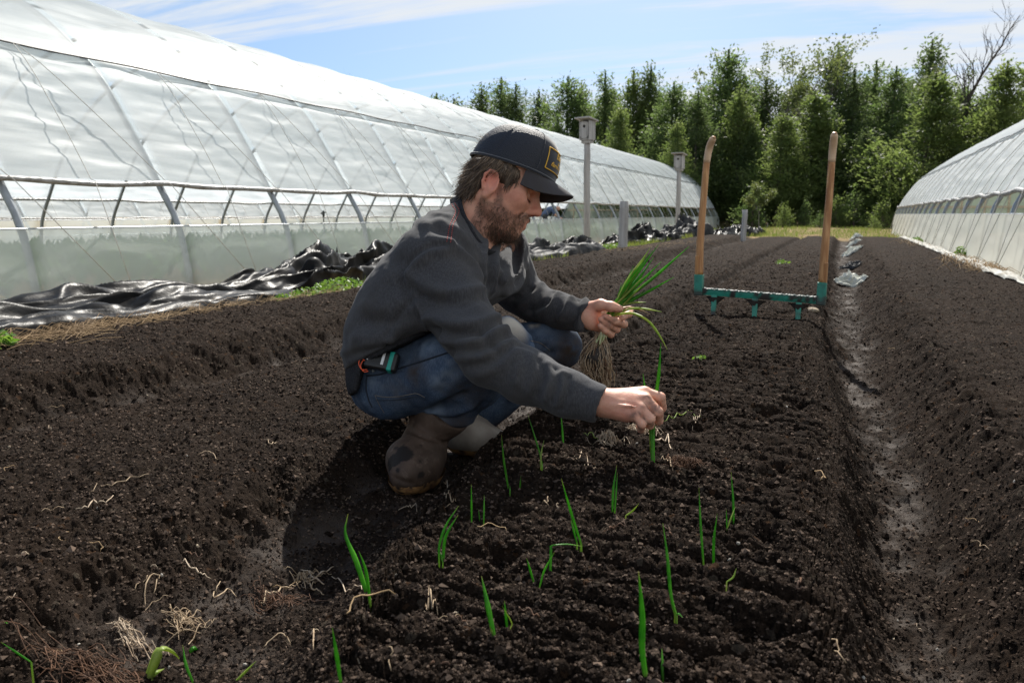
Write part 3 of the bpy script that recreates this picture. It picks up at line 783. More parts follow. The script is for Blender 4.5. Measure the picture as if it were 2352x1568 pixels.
# ------------------------------------------------------------------ broadfork standing in the bed
mat('green_paint', (.010, .215, .150), .42, noise=[(28, (.008, .15, .105), .45, .65)], bump=(60, .15, .003),
    extra=None, attr=('mud', (.018, .014, .011)))
def ash_mat():
    def ex(m, N, L, b):
        pass
    return mat('ash_wood', (.45, .215, .075), .5, noise=[((11, 11, .8), (.30, .125, .040), .38, .60), ((70, 70, 2.2), (.56, .30, .12), .46, .66)], bump=((70, 70, 3), .12, .002))
ash_mat()
mat('ash_worn', (.60, .42, .27), .5, noise=((30, 30, 2), (.50, .33, .19), .42, .6))
def broadfork():
    d = 3.93
    pl = onz(1638, 722, 0.0); pr = onz(1838, 742, 0.0)
    def dep(u, v, dd): return at(u, v, dd)
    # cross bar ends, measured; the left end stands a little farther away
    A = at(1606, 668, 4.10); B = at(1886, 690, 3.86)
    axis = (B-A).normalized(); L = (B-A).length
    root = empty('broadfork', tuple((A+B)/2))
    tag(root, 'broadfork with two curved wooden handles and a muddy green steel bar standing in the bed', 'broadfork')
    o0 = (A+B)/2
    def rel(p): return tuple(Vector(p)-o0)
    up = Vector((0, 0, 1)); back = up.cross(axis).normalized()
    def muddy(o, seed, lo, bias=None):
        me = o.data; co = np.array([v.co for v in me.vertices]); f = fbm3(co*26, 3, seed)
        k = np.clip((f-lo)*5, 0, 1)
        if bias is not None: k = np.maximum(k, bias(co))
        a = me.color_attributes.new('mud', 'FLOAT_COLOR', 'POINT'); dd = np.ones((len(co), 4), np.float32); dd[:, :3] = k[:, None]
        a.data.foreach_set('color', dd.ravel())
    # angle-iron crossbar, many sections so dirt can break up the paint
    nseg = 90; mb = MB(); w, h, t = .026, .030, .006
    prof = [(-w, h/2), (w, h/2), (w, h/2-t), (-w+t, h/2-t), (-w+t, -h/2), (-w, -h/2)]
    prof = [(-.016, .016), (.016, .016), (.016, -.016), (-.016, -.016)]
    pts = []
    for i in range(nseg+1):
        p = Vector(rel(A))+axis*L*i/nseg
        lump = .0025*math.sin(i*1.7)*math.sin(i*.37)
        for (a, c) in ((-.016, .017), (-.005, .0185), (.006, .0185), (.016, .017), (.017, .005), (.017, -.007), (.016, -.017), (0, -.0175), (-.016, -.017), (-.017, -.006), (-.017, .006)):
            q = p+back*a+up*(c+(lump if c > .015 else 0)); mb.v.append(tuple(q))
    k = 11
    for i in range(nseg):
        for j in range(k):
            mb.f.append((i*k+j, i*k+(j+1) % k, (i+1)*k+(j+1) % k, (i+1)*k+j))
    mb.f.append(tuple(range(k))); mb.f.append(tuple(reversed(range(nseg*k, nseg*k+k))))
    bar = mb.build('crossbar', MAT['green_paint'], root, False); muddy(bar, 3, .10, lambda co: (co[:, 2] > np.interp(np.dot(co, axis), [-L/2, L/2], [rel(A)[2], rel(B)[2]])+.0145)*.85)
    # sockets and handles
    for s, E, top, knee, tilt in ((-1, A, (1633, 322), (1611, 470), 4.10), (1, B, (1918, 308), (1903, 470), 3.86)):
        ha = at(1606 if s < 0 else 1888, 640 if s < 0 else 662, tilt); hb = at(1606 if s < 0 else 1889, 630 if s < 0 else 648, tilt)
        base = E-up*.022
        sock = MB(); tube = [rel(base), rel(base+(hb-base)*.5), rel(hb)]
        def rect(pts, wx, wy, mb, na=14):
            m_ = len(pts); rings = []
            b0 = len(mb.v)
            for i in range(na):
                t_ = i/(na-1)*(m_-1); q = min(int(t_), m_-2); f = t_-q
                p = Vector(pts[q]).lerp(Vector(pts[q+1]), f)
                for a, c in ((-1, -1), (0, -1), (1, -1), (1, 0), (1, 1), (0, 1), (-1, 1), (-1, 0)):
                    mb.v.append(tuple(p+axis*wx*a+back*wy*c))
            for i in range(na-1):
                for j in range(8): mb.f.append((b0+i*8+j, b0+i*8+(j+1) % 8, b0+(i+1)*8+(j+1) % 8, b0+(i+1)*8+j))
            mb.f.append(tuple(b0+j for j in reversed(range(8)))); mb.f.append(tuple(b0+(na-1)*8+j for j in range(8)))
        rect(tube, .0215, .024, sock)
        so = sock.build('socket', MAT['green_paint'], root); bevel(so, .004); muddy(so, 5+s, .17, lambda co: np.clip((rel(base)[2]+.035-co[:, 2])/.02, 0, 1)*.9)
        # handle: straight then curving over at the grip
        if s < 0: path = [(1606, 632), (1608, 560), (1614, 480), (1619, 420), (1623, 375), (1628, 345), (1634, 326), (1640, 316)]
        else: path = [(1889, 650), (1893, 590), (1899, 520), (1905, 450), (1909, 390), (1912, 350), (1915, 322), (1917, 306)]
        dd = np.interp(np.arange(8), [0, 3, 5, 7], [tilt, tilt-.03, tilt-.04, tilt-.10])
        P3 = spline([tuple(Vector(rel(at(u, v, q)))) for (u, v), q in zip(path, dd)], 40)
        rr = np.interp(np.linspace(0, 1, 40), [0, .06, .5, .8, .93, .985, 1], [.0185, .0180, .0155, .0148, .0158, .0148, .009])
        hm = MB().tube([tuple(p) for p in P3], list(rr), 14, squash=1.12)
        ho = hm.build('handle', MAT['ash_wood'], root, True)
        gm = MB().tube([tuple(p) for p in P3[31:]], list(rr[31:]+.0006), 14, squash=1.12).build('grip', MAT['ash_worn'], ho, True)
        e = Vector(rel(hb))
        bl = MB(); bl.box(tuple(e+axis*(.012 if s > 0 else -.012)+up*.045), (.018, .036, .10)); blo = bl.build('wedge', MAT['ash_wood'], ho); bevel(blo, .004)
    # three tines below the bar, their points buried
    for (u, v, vb, dd) in ((1641, 676, 722, 4.06), (1735, 684, 735, 3.98), (1835, 692, 742, 3.90)):
        p0 = at(u, v, dd); p1 = at(u-3, vb, dd-.015); p1 = p0+(p1-p0)*1.6
        tn = MB(); n_ = 12
        for i in range(n_):
            t_ = i/(n_-1); p = Vector(rel(p0)).lerp(Vector(rel(p1)), t_); w_ = .0145*(1-.45*t_)
            for a, c in ((-1, -.8), (1, -.8), (1, .8), (-1, .8)): tn.v.append(tuple(p+axis*a*w_+back*c*w_))
        for i in range(n_-1):
            for j in range(4): tn.f.append((i*4+j, i*4+(j+1) % 4, (i+1)*4+(j+1) % 4, (i+1)*4+j))
        tn.f.append((3, 2, 1, 0)); tn.f.append(tuple((n_-1)*4+j for j in range(4)))
        to = tn.build('tine', MAT['green_paint'], root); bevel(to, .003); muddy(to, int(u), .22)
        # flared weld / clinging earth where the tine meets the bar
        gus = MB(); q = Vector(rel(p0)); n_ = 8
        for i in range(n_):
            t_ = i/(n_-1); w_ = .036*(1-t_)**1.5+.015; p = q-up*(.012+.040*t_)
            for a in np.linspace(0, 2*math.pi, 12, endpoint=False):
                k_ = 1+.12*math.sin(a*3+u); gus.v.append(tuple(p+axis*math.cos(a)*w_*k_+back*math.sin(a)*min(w_, .022)*k_))
        for i in range(n_-1):
            for j in range(12): gus.f.append((i*12+j, i*12+(j+1) % 12, (i+1)*12+(j+1) % 12, (i+1)*12+j))
        gus.build('gusset', MAT['mud'], to, True)
    return root
mat('mud', (.020, .016, .013), .85, noise=(60, (.035, .028, .022), .4, .65), bump=(120, .6, .004))
broadfork()
# ------------------------------------------------------------------ trees at the edge of the field
mat('bark_grey', (.10, .085, .07), .9, noise=((9, 9, 2), (.055, .045, .038), .4, .6))
mat('bark_pale', (.22, .20, .17), .85, noise=((9, 9, 2), (.13, .115, .10), .4, .6))
leafmat('cedar_a', (.072, .116, .038), (.110, .150, .060), 1.2, .6, .55)
leafmat('cedar_b', (.066, .102, .038), (.100, .135, .054), 1.2, .55, .55)
leafmat('cedar_c', (.088, .132, .038), (.128, .162, .060), 1.2, .6, .55)
leafmat('spring_leaf', (.095, .135, .045), (.14, .165, .06), 1.5, .4, .5)
def quads(P, A, B):
    """leaf quads: centre P, half axes A and B -> V, F"""
    V = np.stack([P-A, P+B*.9-A*.15, P+A, P-B*.9-A*.15], 1).reshape(-1, 3)
    F = np.arange(len(V)).reshape(-1, 4); return V, F
def cedar(name, H, R, seed, mname, ntuft=900, per=9, base=.04, shape=1.0, loose=0.0):
    rng = np.random.RandomState(seed)
    root = empty(name)
    lean = rng.randn(2)*.02
    tp = [(lean[0]*z, lean[1]*z, z) for z in np.linspace(-.3, H*.97, 10)]
    lm = MB().tube(tp, list(np.linspace(.05+.011*H, .012, 10)), 7)
    for i in range(26):
        z = H*(.06+.8*rng.rand()); a = rng.rand()*6.28; l = R*.7*math.sin(min(1, (1-z/H)/.8)*1.57)
        lm.tube([(lean[0]*z, lean[1]*z, z), (math.cos(a)*l*.5, math.sin(a)*l*.5, z+.05*l), (math.cos(a)*l, math.sin(a)*l, z+.25*l)], [.022+.002*H, .014, .005], 4)
    lm.build('trunk', MAT['bark_grey'], root, True)
    # lobes: a cedar crown is a bundle of upswept sprays of uneven length
    nb = int(16+H*4.2); bh = (base+(1-base)*(np.arange(nb)+rng.rand(nb))/nb)
    prof = lambda hh: (np.clip((1.03-hh)/.88, 0, 1)**.80)*1.16*np.clip(hh/.12+.62, 0, 1)
    baz = rng.rand(nb)*6.283; bl = R*prof(bh)*(.50+.75*rng.rand(nb))*shape*np.where(rng.rand(nb) < loose, .35, 1)
    pb = bl+.10*R; k = rng.choice(nb, ntuft, p=pb/pb.sum()); tt = .12+.92*rng.rand(ntuft)**.55
    az = baz[k]+rng.randn(ntuft)*(.42-.14*tt); h = bh[k]
    rad = bl[k]*tt
    C = np.stack([np.cos(az)*rad, np.sin(az)*rad, h*H+rad*(-.15+.40*tt)+rng.randn(ntuft)*.20], 1)
    C[:, 0] += lean[0]*C[:, 2]; C[:, 1] += lean[1]*C[:, 2]
    n = len(C); C = np.repeat(C, per, 0); azr = np.repeat(az, per)
    ts = .17+.06*H/8
    off = rng.randn(n*per, 3)*[ts, ts, ts*1.15]
    P = C+off
    A = np.stack([np.cos(azr)*.55+rng.randn(n*per)*.45, np.sin(azr)*.55+rng.randn(n*per)*.45, .55+rng.randn(n*per)*.45], 1)
    A /= np.linalg.norm(A, axis=1)[:, None]
    B = np.cross(A, rng.randn(n*per, 3)); B /= np.linalg.norm(B, axis=1)[:, None]
    l = (.050+.085*rng.rand(n*per))[:, None]*(.75+H/28)
    V, F = quads(P, A*l, B*l*.42)
    # leader sprig at the top
    k = 90; zt = H*(.86+.19*rng.rand(k)); P2 = np.stack([lean[0]*zt+rng.randn(k)*.05*(1.05*H-zt)*1.2, lean[1]*zt+rng.randn(k)*.05*(1.05*H-zt)*1.2, zt], 1)
    A2 = rng.randn(k, 3)*.5+[0, 0, 1]; A2 /= np.linalg.norm(A2, axis=1)[:, None]; B2 = np.cross(A2, rng.randn(k, 3)); B2 /= np.linalg.norm(B2, axis=1)[:, None]
    V2, F2 = quads(P2, A2*.11, B2*.05)
    np_mesh('crown', np.vstack([V, V2]), np.vstack([F, F2+len(V)]), MAT[mname], root, False)
    return root
def bare_tree(name, H, seed, leaf=0.0, spread=.5, lean=0.0, mtr='bark_pale', depth=5, leafm='spring_leaf', r0=.011):
    rng = random.Random(seed); mb = MB(); tips = []
    def grow(p, d, l, r, lev):
        pts = [p]; rads = [r]; q = p.copy(); dd = d.copy(); n = 4
        for i in range(n):
            dd = (dd+Vector((rng.gauss(0, .09), rng.gauss(0, .09), rng.gauss(.03, .05)))).normalized()
            q = q+dd*l/n; pts.append(q.copy()); rads.append(r*(1-.42*(i+1)/n))
        mb.tube([tuple(a) for a in pts], rads, 6 if lev > 2 else 4, cap=False)
        if lev <= 1: tips.extend(pts[1:])
        if lev == 0: return
        for k in range(rng.choice((2, 3, 3)) if lev > 1 else 3):
            ax = Vector((rng.gauss(0, 1), rng.gauss(0, 1), rng.gauss(0, .5))).normalized()
            nd = (dd+ax*spread*rng.uniform(.6, 1.2)).normalized(); nd.z = nd.z*.8+.18
            j = rng.choice((2, 3, 4)); grow(pts[j], nd.normalized(), l*rng.uniform(.55, .8), rads[j]*rng.uniform(.5, .72), lev-1)
    root = empty(name)
    grow(Vector((0, 0, -.2)), Vector((lean, 0, 1)).normalized(), H*.42, H*r0, depth)
    mb.build('trunk', MAT[mtr], root, True)
    if leaf:
        rs = np.random.RandomState(seed); T = np.array([tuple(t) for t in tips]); T = T[rs.rand(len(T)) < min(1, leaf)]
        T = np.repeat(T, 4, 0); P = T+rs.randn(len(T), 3)*.10
        A = rs.randn(len(P), 3); A /= np.linalg.norm(A, axis=1)[:, None]; B = np.cross(A, rs.randn(len(P), 3)); B /= np.linalg.norm(B, axis=1)[:, None]
        V, F = quads(P, A*.062, B*.040); np_mesh('crown', V, F, MAT[leafm], root, False)
    return root
used_tree = set()
def put(proto, u, vtop, y, label, name, group, protoH, xs=1.0, cat='tree', sx=None):
    """stand a tree so that its tip shows at photo height vtop, y metres down the field"""
    if protoH is None: protoH = max(v.co.z for ch in proto.children for v in ch.data.vertices)
    p = ony(u, 492, y); g = gz(p.x, p.y)
    top = ray(u, vtop); h = CAM_H+top.z*(math.hypot(p.x, p.y)/math.hypot(top.x, top.y))-g
    if id(proto) in used_tree: o = copy_thing(proto)
    else: o = proto; used_tree.add(id(proto))
    s = h/protoH; o.location = (p.x, p.y, g); k = s*xs if sx is None else sx
    o.scale = (k, k, s); o.rotation_euler = (0, 0, (u*.37+y) % 6.28)
    tag(o, label, cat, group); return o
top_of = None
CA = [cedar('cedar_tree', 9, 2.0, 1, 'cedar_a', 1200, 15), cedar('cedar_tree', 9, 1.6, 2, 'cedar_b', 900, 15, loose=.1), cedar('cedar_tree', 9, 2.3, 3, 'cedar_c', 1250, 15),
      cedar('cedar_tree', 9, 1.5, 4, 'cedar_a', 760, 15, loose=.2), cedar('cedar_tree', 9, 2.2, 5, 'cedar_b', 1200, 15), cedar('cedar_tree', 9, 1.7, 6, 'cedar_c', 900, 15, loose=.1)]
GE = 'evergreens in the wood at the end of the field'
# (kind, u, top v, distance, width factor, label)
TREES = [
 (3, 1010, 222, 75, 1.0, 'thin dark evergreen tip poking over the greenhouse roof, leftmost of the wood'),
 (1, 1048, 232, 70, 1.2, 'low rounded evergreen showing over the greenhouse roof behind the cap'),
 (1, 1105, 205, 60, 1.0, 'pointed dark evergreen left of the first birdhouse, rising from the greenhouse roof'),
 (3, 1150, 185, 58, .95, 'loose feathery evergreen with open top above the back of the cap'),
 (4, 1185, 200, 57, .85, 'broad dark evergreen above the front of the cap'),
 (1, 1240, 216, 56, .9, 'narrow dull evergreen between two taller crowns left of the first birdhouse'),
 (0, 1300, 184, 52, 1.0, 'full dense cedar directly behind the roof of the taller birdhouse'),
 (3, 1278, 262, 48, .8, 'lower pale loose cedar left of the taller birdhouse post'),
 (5, 1335, 196, 53, .75, 'slim cedar just right of the taller birdhouse'),
 (3, 1387, 170, 53, .8, 'slender pointed cedar rising right of the taller birdhouse'),
 (5, 1450, 168, 54, .8, 'tall thin cedar with ragged tip midway between the two birdhouses'),
 (1, 1486, 158, 55, .75, 'dark spindly cedar tip just right of the ragged one between the birdhouses'),
 (2, 1430, 250, 46, .8, 'bright bushy cedar low behind the greenhouse end, between the birdhouses'),
 (0, 1530, 196, 49, .95, 'olive green cedar behind the smaller birdhouse'),
 (4, 1590, 215, 47, .9, 'stout dark cedar left of the left fork handle'),
 (0, 1642, 124, 52, .95, 'tallest conical cedar, directly above the left fork handle'),
 (2, 1556, 282, 43.6, .75, 'low yellow green cedar behind the end of the greenhouse and the smaller birdhouse'),
 (5, 1690, 205, 47, .9, 'mid height cedar right of the left fork handle'),
 (4, 1748, 190, 55, 1.0, 'dark cedar in shade under the leafing trees between the fork handles'),
 (2, 1782, 262, 45, 1.0, 'lighter rounded cedar standing forward between the fork handles'),
 (2, 1845, 212, 46.5, 1.05, 'broad bright cedar left of the right fork handle'),
 (1, 1905, 122, 54, .9, 'dark ragged cedar tip straight above the right fork handle'),
 (4, 1945, 168, 51, .9, 'dense shadowy cedar just right of the right fork handle'),
 (3, 1985, 150, 55, .9, 'thin open cedar top right of the fork and left of the big pointed one'),
 (0, 2030, 158, 48, .8, 'mid green cedar at the left shoulder of the big pointed one'),
 (1, 2108, 100, 53, .85, 'dark pointed cedar tip rising highest right of the fork'),
 (2, 2105, 172, 44, 1.15, 'very broad bright green cedar with billowing sides left of the right greenhouse'),
 (0, 2180, 208, 47, .85, 'rounded cedar tucked behind the broad bright one'),
 (4, 2246, 225, 46, .9, 'dark cedar under the leaning bare trunk'),
 (2, 2300, 148, 44, .95, 'tall bright cedar at the right edge above the right greenhouse'),
 (5, 2360, 130, 45, .95, 'cedar cut by the right edge of the photo'),
 (1, 2330, 200, 52, 1.0, 'dark cedar in the back row at the right edge'),
 (4, 1700, 212, 58, 1.1, 'shaded back row cedar seen behind the left fork handle'),
 (4, 1820, 202, 60, 1.2, 'shaded back row cedar seen between the fork handles'),
 (4, 1960, 192, 60, 1.2, 'shaded back row cedar seen right of the right fork handle'),
 (4, 2060, 192, 60, 1.2, 'shaded back row cedar behind the broad bright one'),
 (4, 1400, 212, 60, 1.2, 'shaded back row cedar seen between the birdhouses'),
 (4, 1510, 212, 60, 1.2, 'shaded back row cedar behind the smaller birdhouse'),
 (4, 1620, 217, 60, 1.2, 'shaded back row cedar behind the stout dark one'),
 (4, 2170, 212, 58, 1.2, 'shaded back row cedar left of the leaning bare trunk'),
 (4, 2260, 222, 58, 1.2, 'shaded back row cedar right of the leaning bare trunk'),
 (4, 2440, 170, 50, 1.1, 'cedar just beyond the right edge of the photo'),
 (4, 1880, 250, 47.5, .9, 'short dark cedar filling the gap behind the right fork handle'),
 (1, 1720, 300, 46.5, 1.1, 'short dark cedar in the shadowed gap between the fork handles'),
 (1, 1980, 300, 46, 1.1, 'short dark cedar in the shadowed gap right of the fork')]
for k, u, vt, y, xs, lab in TREES: put(CA[k], u, vt, y, lab, 'cedar_tree', GE, 9.3, xs*1.38)
BT = [bare_tree('deciduous_tree', 9, 11, 1.0, .55, r0=.017), bare_tree('deciduous_tree', 9, 12, .5, .5, r0=.016), bare_tree('bare_tree', 9, 17, 0, .42, 0, 'bark_grey', 5, r0=.016)]
GD = 'deciduous trees among the evergreens'
put(BT[0], 1735, 66, 53, 'tall leafing tree with fine open twigs between the fork handles', 'deciduous_tree', GD, top_of)
put(BT[1], 1790, 92, 54, 'second fine twigged tree just right of the tall leafing one', 'deciduous_tree', GD, top_of)
put(BT[1], 1845, 118, 52, 'lower half leafed tree left of the right fork handle', 'deciduous_tree', GD, top_of)
put(BT[0], 2225, 122, 50, 'pale leafing tree beside the leaning bare trunk', 'deciduous_tree', GD, top_of)
put(BT[2], 800, 172, 80, 'leafless thin tree beyond the greenhouse roof, left one of two', 'bare_tree', GD, top_of)
put(BT[2], 832, 176, 82, 'leafless thin tree beyond the greenhouse roof, right one of two', 'bare_tree', GD, top_of)
def leaning_tree():
    b = ony(2052, 492, 46); g = gz(b.x, b.y); t = ray(2345, 36); k = b.y/ray(2345, 492).y; tip = CAMP+t*(46/t.y)
    root = empty('bare_tree', (b.x, b.y, g)); tag(root, 'bare dead trunk leaning to the right above the cedars', 'tree', GD)
    v = Vector(tip)-Vector((b.x, b.y, g)); rng = random.Random(4); mb = MB(); n = 14; P = [v*(i/n)+Vector((rng.gauss(0, .07), rng.gauss(0, .07), .25*math.sin(i/n*3.1)-.2*(i == 0))) for i in range(n+1)]
    R = [.17*(1-.90*i/n) for i in range(n+1)]; mb.tube([tuple(p) for p in P], R, 8)
    def twig(p, d, l, r, lev):
        q = [p]; dd = d
        for _ in range(4): dd = (dd+Vector((rng.gauss(0, .12), rng.gauss(0, .12), rng.gauss(.05, .08)))).normalized(); q.append(q[-1]+dd*l/4)
        mb.tube([tuple(a) for a in q], [r*(1-.2*i) for i in range(5)], 5, cap=False)
        if lev:
            for m in (1, 2, 3, 4): twig(q[m], (dd+Vector((rng.gauss(0, .5), rng.gauss(0, .5), rng.gauss(.2, .3)))).normalized(), l*.55, r*.6, lev-1)
    for i in range(6, n):
        for _ in range(2): twig(P[i], (v.normalized()+Vector((rng.gauss(0, .45), rng.gauss(0, .45), rng.gauss(.15, .3)))).normalized(), rng.uniform(1.0, 2.0)*(1.25-i/n*.6), R[i]*.5, 2)
    mb.build('trunk', MAT['bark_grey'], root, True)
leaning_tree()
# saplings and undergrowth at the foot of the wood
SA = [cedar('cedar_sapling', 2.2, .75, 31, 'cedar_c', 200, 8, base=.02, shape=1.1), cedar('cedar_sapling', 2.2, .6, 32, 'cedar_a', 150, 8, base=.02, loose=.2)]
GS = 'saplings at the foot of the wood'
for i, (k, u, vt, y, xs, lab) in enumerate([(0, 1800, 470, 40, 1, 'small bushy cedar sapling right of the yellow leafing shrub'), (1, 1850, 462, 41, 1, 'thin sapling left of the right fork handle'), (0, 2028, 462, 40, 1.1, 'sapling left of the end of the right greenhouse'),
   (1, 1962, 440, 42, 1.1, 'taller dark sapling right of the right fork handle'), (0, 1920, 452, 41, 1.0, 'sapling right behind the right fork handle'), (1, 1728, 440, 41, 1.2, 'sapling left of the yellow leafing shrub'), (0, 2010, 500, 38, 1.2, 'lowest sapling in the grass before the right greenhouse'), (1, 1885, 490, 39, 1.3, 'low sapling between the fork handles near the right one')]):
    put(SA[k], u, vt, y, lab, 'cedar_sapling', GS, 2.2, xs*1.0)
bt = bare_tree('leafing_shrub', 2.4, 71, 1.0, .5, 0, 'bark_pale', 4)
put(bt, 1745, 412, 39, 'slender shrub with fresh yellow green leaves between the fork handles', 'leafing_shrub', None, top_of, cat='shrub')
def brush():
    rng = np.random.RandomState(8); n = 9000
    x = rng.uniform(-34, 30, n); y = rng.uniform(42.5, 47, n)+np.abs(x)*.0; hh = .15+.8*rng.rand(n)**2*sstep(42, 45, y)
    P = np.stack([x, y, -.25+hh*rng.rand(n)], 1); A = rng.randn(n, 3)*.5+[0, 0, .8]; A /= np.linalg.norm(A, axis=1)[:, None]
    B = np.cross(A, rng.randn(n, 3)); B /= np.linalg.norm(B, axis=1)[:, None]; l = (.08+.12*rng.rand(n))[:, None]
    V, F = quads(P, A*l*1.4, B*l*.35); o = np_mesh('undergrowth', V, F, leafmat('brush_leaf', (.075, .085, .025), (.13, .095, .05), 1.3, .3), None, False); tag(o, kind='stuff')
brush()
# grass on the far strip and along the tarps
leafmat('grass_blade', (.085, .145, .025), (.17, .18, .06), 2.0, .4)
def grass():
    rng = np.random.RandomState(5); pts = []
    n = 13000
    x = np.concatenate([rng.uniform(-6, 2.4, n), rng.uniform(-4.4, -2.95, 9000), rng.uniform(-5.6, -3.6, 5000)]); y = np.concatenate([20.6+19*rng.rand(n)**1.5, rng.uniform(9.5, 21, 9000), rng.uniform(4.5, 9.5, 5000)])
    d = vnoise2(x*.75, y*.75, 3)+.6*vnoise2(x*2.2, y*2.2, 4)
    keep = d > .02; x, y = x[keep], y[keep]; z, M = ground_z(x, y, False); k2 = M['soil'] < .45; x, y, z = x[k2], y[k2], z[k2]; n = len(x)
    sc_ = np.clip(np.hypot(x, y)/16, .45, 1.6)
    P = np.stack([x, y, z], 1); a = rng.rand(n)*6.28; l = (.05+.09*rng.rand(n))*sc_**.4; w = .0045*sc_
    S = np.stack([np.cos(a)*w, np.sin(a)*w, 0*a], 1); U = np.stack([rng.randn(n)*.35*l, rng.randn(n)*.35*l, l], 1)
    V = np.stack([P-S, P+S, P+U*.6+S*.8, P+U], 1).reshape(-1, 3); F = np.arange(len(V)).reshape(-1, 4)
    o = np_mesh('grass', V, F, MAT['grass_blade'], None, False); tag(o, kind='stuff')
grass()
# ------------------------------------------------------------------ the man: every surface is grown as one smooth-blended volume
class SDF:
    def __init__(s, lo, hi, vox):
        s.lo = np.array(lo, np.float32); s.vox = vox
        s.n = np.ceil((np.array(hi)-s.lo)/vox).astype(int)+1
        s.f = np.full(s.n, 0.5, np.float32)
        s.ax = [s.lo[k]+vox*np.arange(s.n[k], dtype=np.float32) for k in range(3)]
    def _win(s, lo, hi, m):
        a = np.maximum(np.floor((np.array(lo)-m-s.lo)/s.vox).astype(int), 0); b = np.minimum(np.ceil((np.array(hi)+m-s.lo)/s.vox).astype(int)+1, s.n)
        if np.any(b <= a): return None, None
        sl = tuple(slice(int(i), int(j)) for i, j in zip(a, b))
        g = np.meshgrid(*[s.ax[k][sl[k]] for k in range(3)], indexing='ij', sparse=True)
        return sl, g
    def _op(s, sl, d, k, sub):
        a = s.f[sl]
        if sub:
            h = np.clip(.5-.5*(a+d)/k, 0, 1); s.f[sl] = a*(1-h)-d*h+k*h*(1-h)
        else:
            h = np.clip(.5+.5*(a-d)/k, 0, 1); s.f[sl] = a*(1-h)+d*h-k*h*(1-h)
    def cone(s, a, b, ra, rb, k=.02, sub=False):
        a = np.array(a, np.float32); b = np.array(b, np.float32); r = max(ra, rb)
        sl, g = s._win(np.minimum(a, b)-r, np.maximum(a, b)+r, k+3*s.vox)
        if sl is None: return s
        ba = b-a; L2 = float(ba@ba)+1e-12
        p = [g[i]-a[i] for i in range(3)]
        t = np.clip((p[0]*ba[0]+p[1]*ba[1]+p[2]*ba[2])/L2, 0, 1)
        d = np.sqrt((p[0]-t*ba[0])**2+(p[1]-t*ba[1])**2+(p[2]-t*ba[2])**2)-(ra+(rb-ra)*t)
        s._op(sl, d.astype(np.float32), k, sub); return s
    def chain(s, pts, rad, k=.02):
        for i in range(len(pts)-1): s.cone(pts[i], pts[i+1], rad[i], rad[i+1], k)
        return s
    def ell(s, c, R, r, k=.02, sub=False):
        """ellipsoid: centre, 3x3 axes (columns), radii"""
        c = np.array(c, np.float32); R = np.array(R, np.float32); r = np.array(r, np.float32); m = float(r.max())
        sl, g = s._win(c-m, c+m, k+3*s.vox)
        if sl is None: return s
        p = [g[i]-c[i] for i in range(3)]
        q = [(p[0]*R[0, j]+p[1]*R[1, j]+p[2]*R[2, j])/r[j] for j in range(3)]
        k0 = np.sqrt(q[0]**2+q[1]**2+q[2]**2); k1 = np.sqrt((q[0]/r[0])**2+(q[1]/r[1])**2+(q[2]/r[2])**2)+1e-6
        s._op(sl, (k0*(k0-1)/k1).astype(np.float32), k, sub); return s
    def plane(s, c, n, k=.004):
        """cut away the side the normal points to"""
        n = np.array(n, np.float32); n /= np.linalg.norm(n); c = np.array(c, np.float32)
        g = np.meshgrid(*s.ax, indexing='ij', sparse=True)
        d = (g[0]-c[0])*n[0]+(g[1]-c[1])*n[1]+(g[2]-c[2])*n[2]
        h = np.clip(.5+.5*(d-s.f)/k, 0, 1); s.f = (s.f*(1-h)+d*h+k*h*(1-h)).astype(np.float32); return s
    def mesh(s, smooth=1):
        f = s.f; ins = f < 0
        n = np.array(f.shape)
        c = ins[:-1, :-1, :-1].astype(np.uint8)
        tot = np.zeros(n-1, np.uint8)
        for dx in (0, 1):
            for dy in (0, 1):
                for dz in (0, 1): tot += ins[dx:n[0]-1+dx, dy:n[1]-1+dy, dz:n[2]-1+dz]
        cell = np.argwhere((tot > 0) & (tot < 8)); idm = np.full(n-1, -1, np.int32)
        idm[cell[:, 0], cell[:, 1], cell[:, 2]] = np.arange(len(cell))
        acc = np.zeros((len(cell), 3), np.float32); cnt = np.zeros(len(cell), np.float32)
        cor = [(0, 0, 0), (1, 0, 0), (0, 1, 0), (1, 1, 0), (0, 0, 1), (1, 0, 1), (0, 1, 1), (1, 1, 1)]
        val = [f[cell[:, 0]+o[0], cell[:, 1]+o[1], cell[:, 2]+o[2]] for o in cor]
        for a in range(8):
            for b in range(a+1, 8):
                if sum(abs(i-j) for i, j in zip(cor[a], cor[b])) != 1: continue
                va, vb = val[a], val[b]; mk = (va < 0) != (vb < 0)
                t = np.where(mk, va/(va-vb+1e-20), 0)
                oa = np.array(cor[a], np.float32); ob = np.array(cor[b], np.float32)
                acc += (oa+t[:, None]*(ob-oa))*mk[:, None]; cnt += mk
        V = s.lo+(cell+acc/cnt[:, None])*s.vox
        faces = []
        for ax in range(3):
            u, v = (ax+1) % 3, (ax+2) % 3
            sa = [slice(None)]*3; sb = [slice(None)]*3; sa[ax] = slice(0, -1); sb[ax] = slice(1, None)
            A = ins[tuple(sa)]; B = ins[tuple(sb)]
            e = np.argwhere(A != B); e = e[(e[:, u] > 0) & (e[:, v] > 0) & (e[:, u] < n[u]-1) & (e[:, v] < n[v]-1)]
            fl = A[e[:, 0], e[:, 1], e[:, 2]]
            def cid(du, dv):
                q = e.copy(); q[:, u] -= du; q[:, v] -= dv; return idm[q[:, 0], q[:, 1], q[:, 2]]
            q = np.stack([cid(1, 1), cid(0, 1), cid(0, 0), cid(1, 0)], 1)
            q = np.where(fl[:, None], q, q[:, ::-1]); faces.append(q[(q >= 0).all(1)])
        F = np.vstack(faces)
        for _ in range(smooth): V = lap(V, F, .5)
        return V.astype(np.float64), F
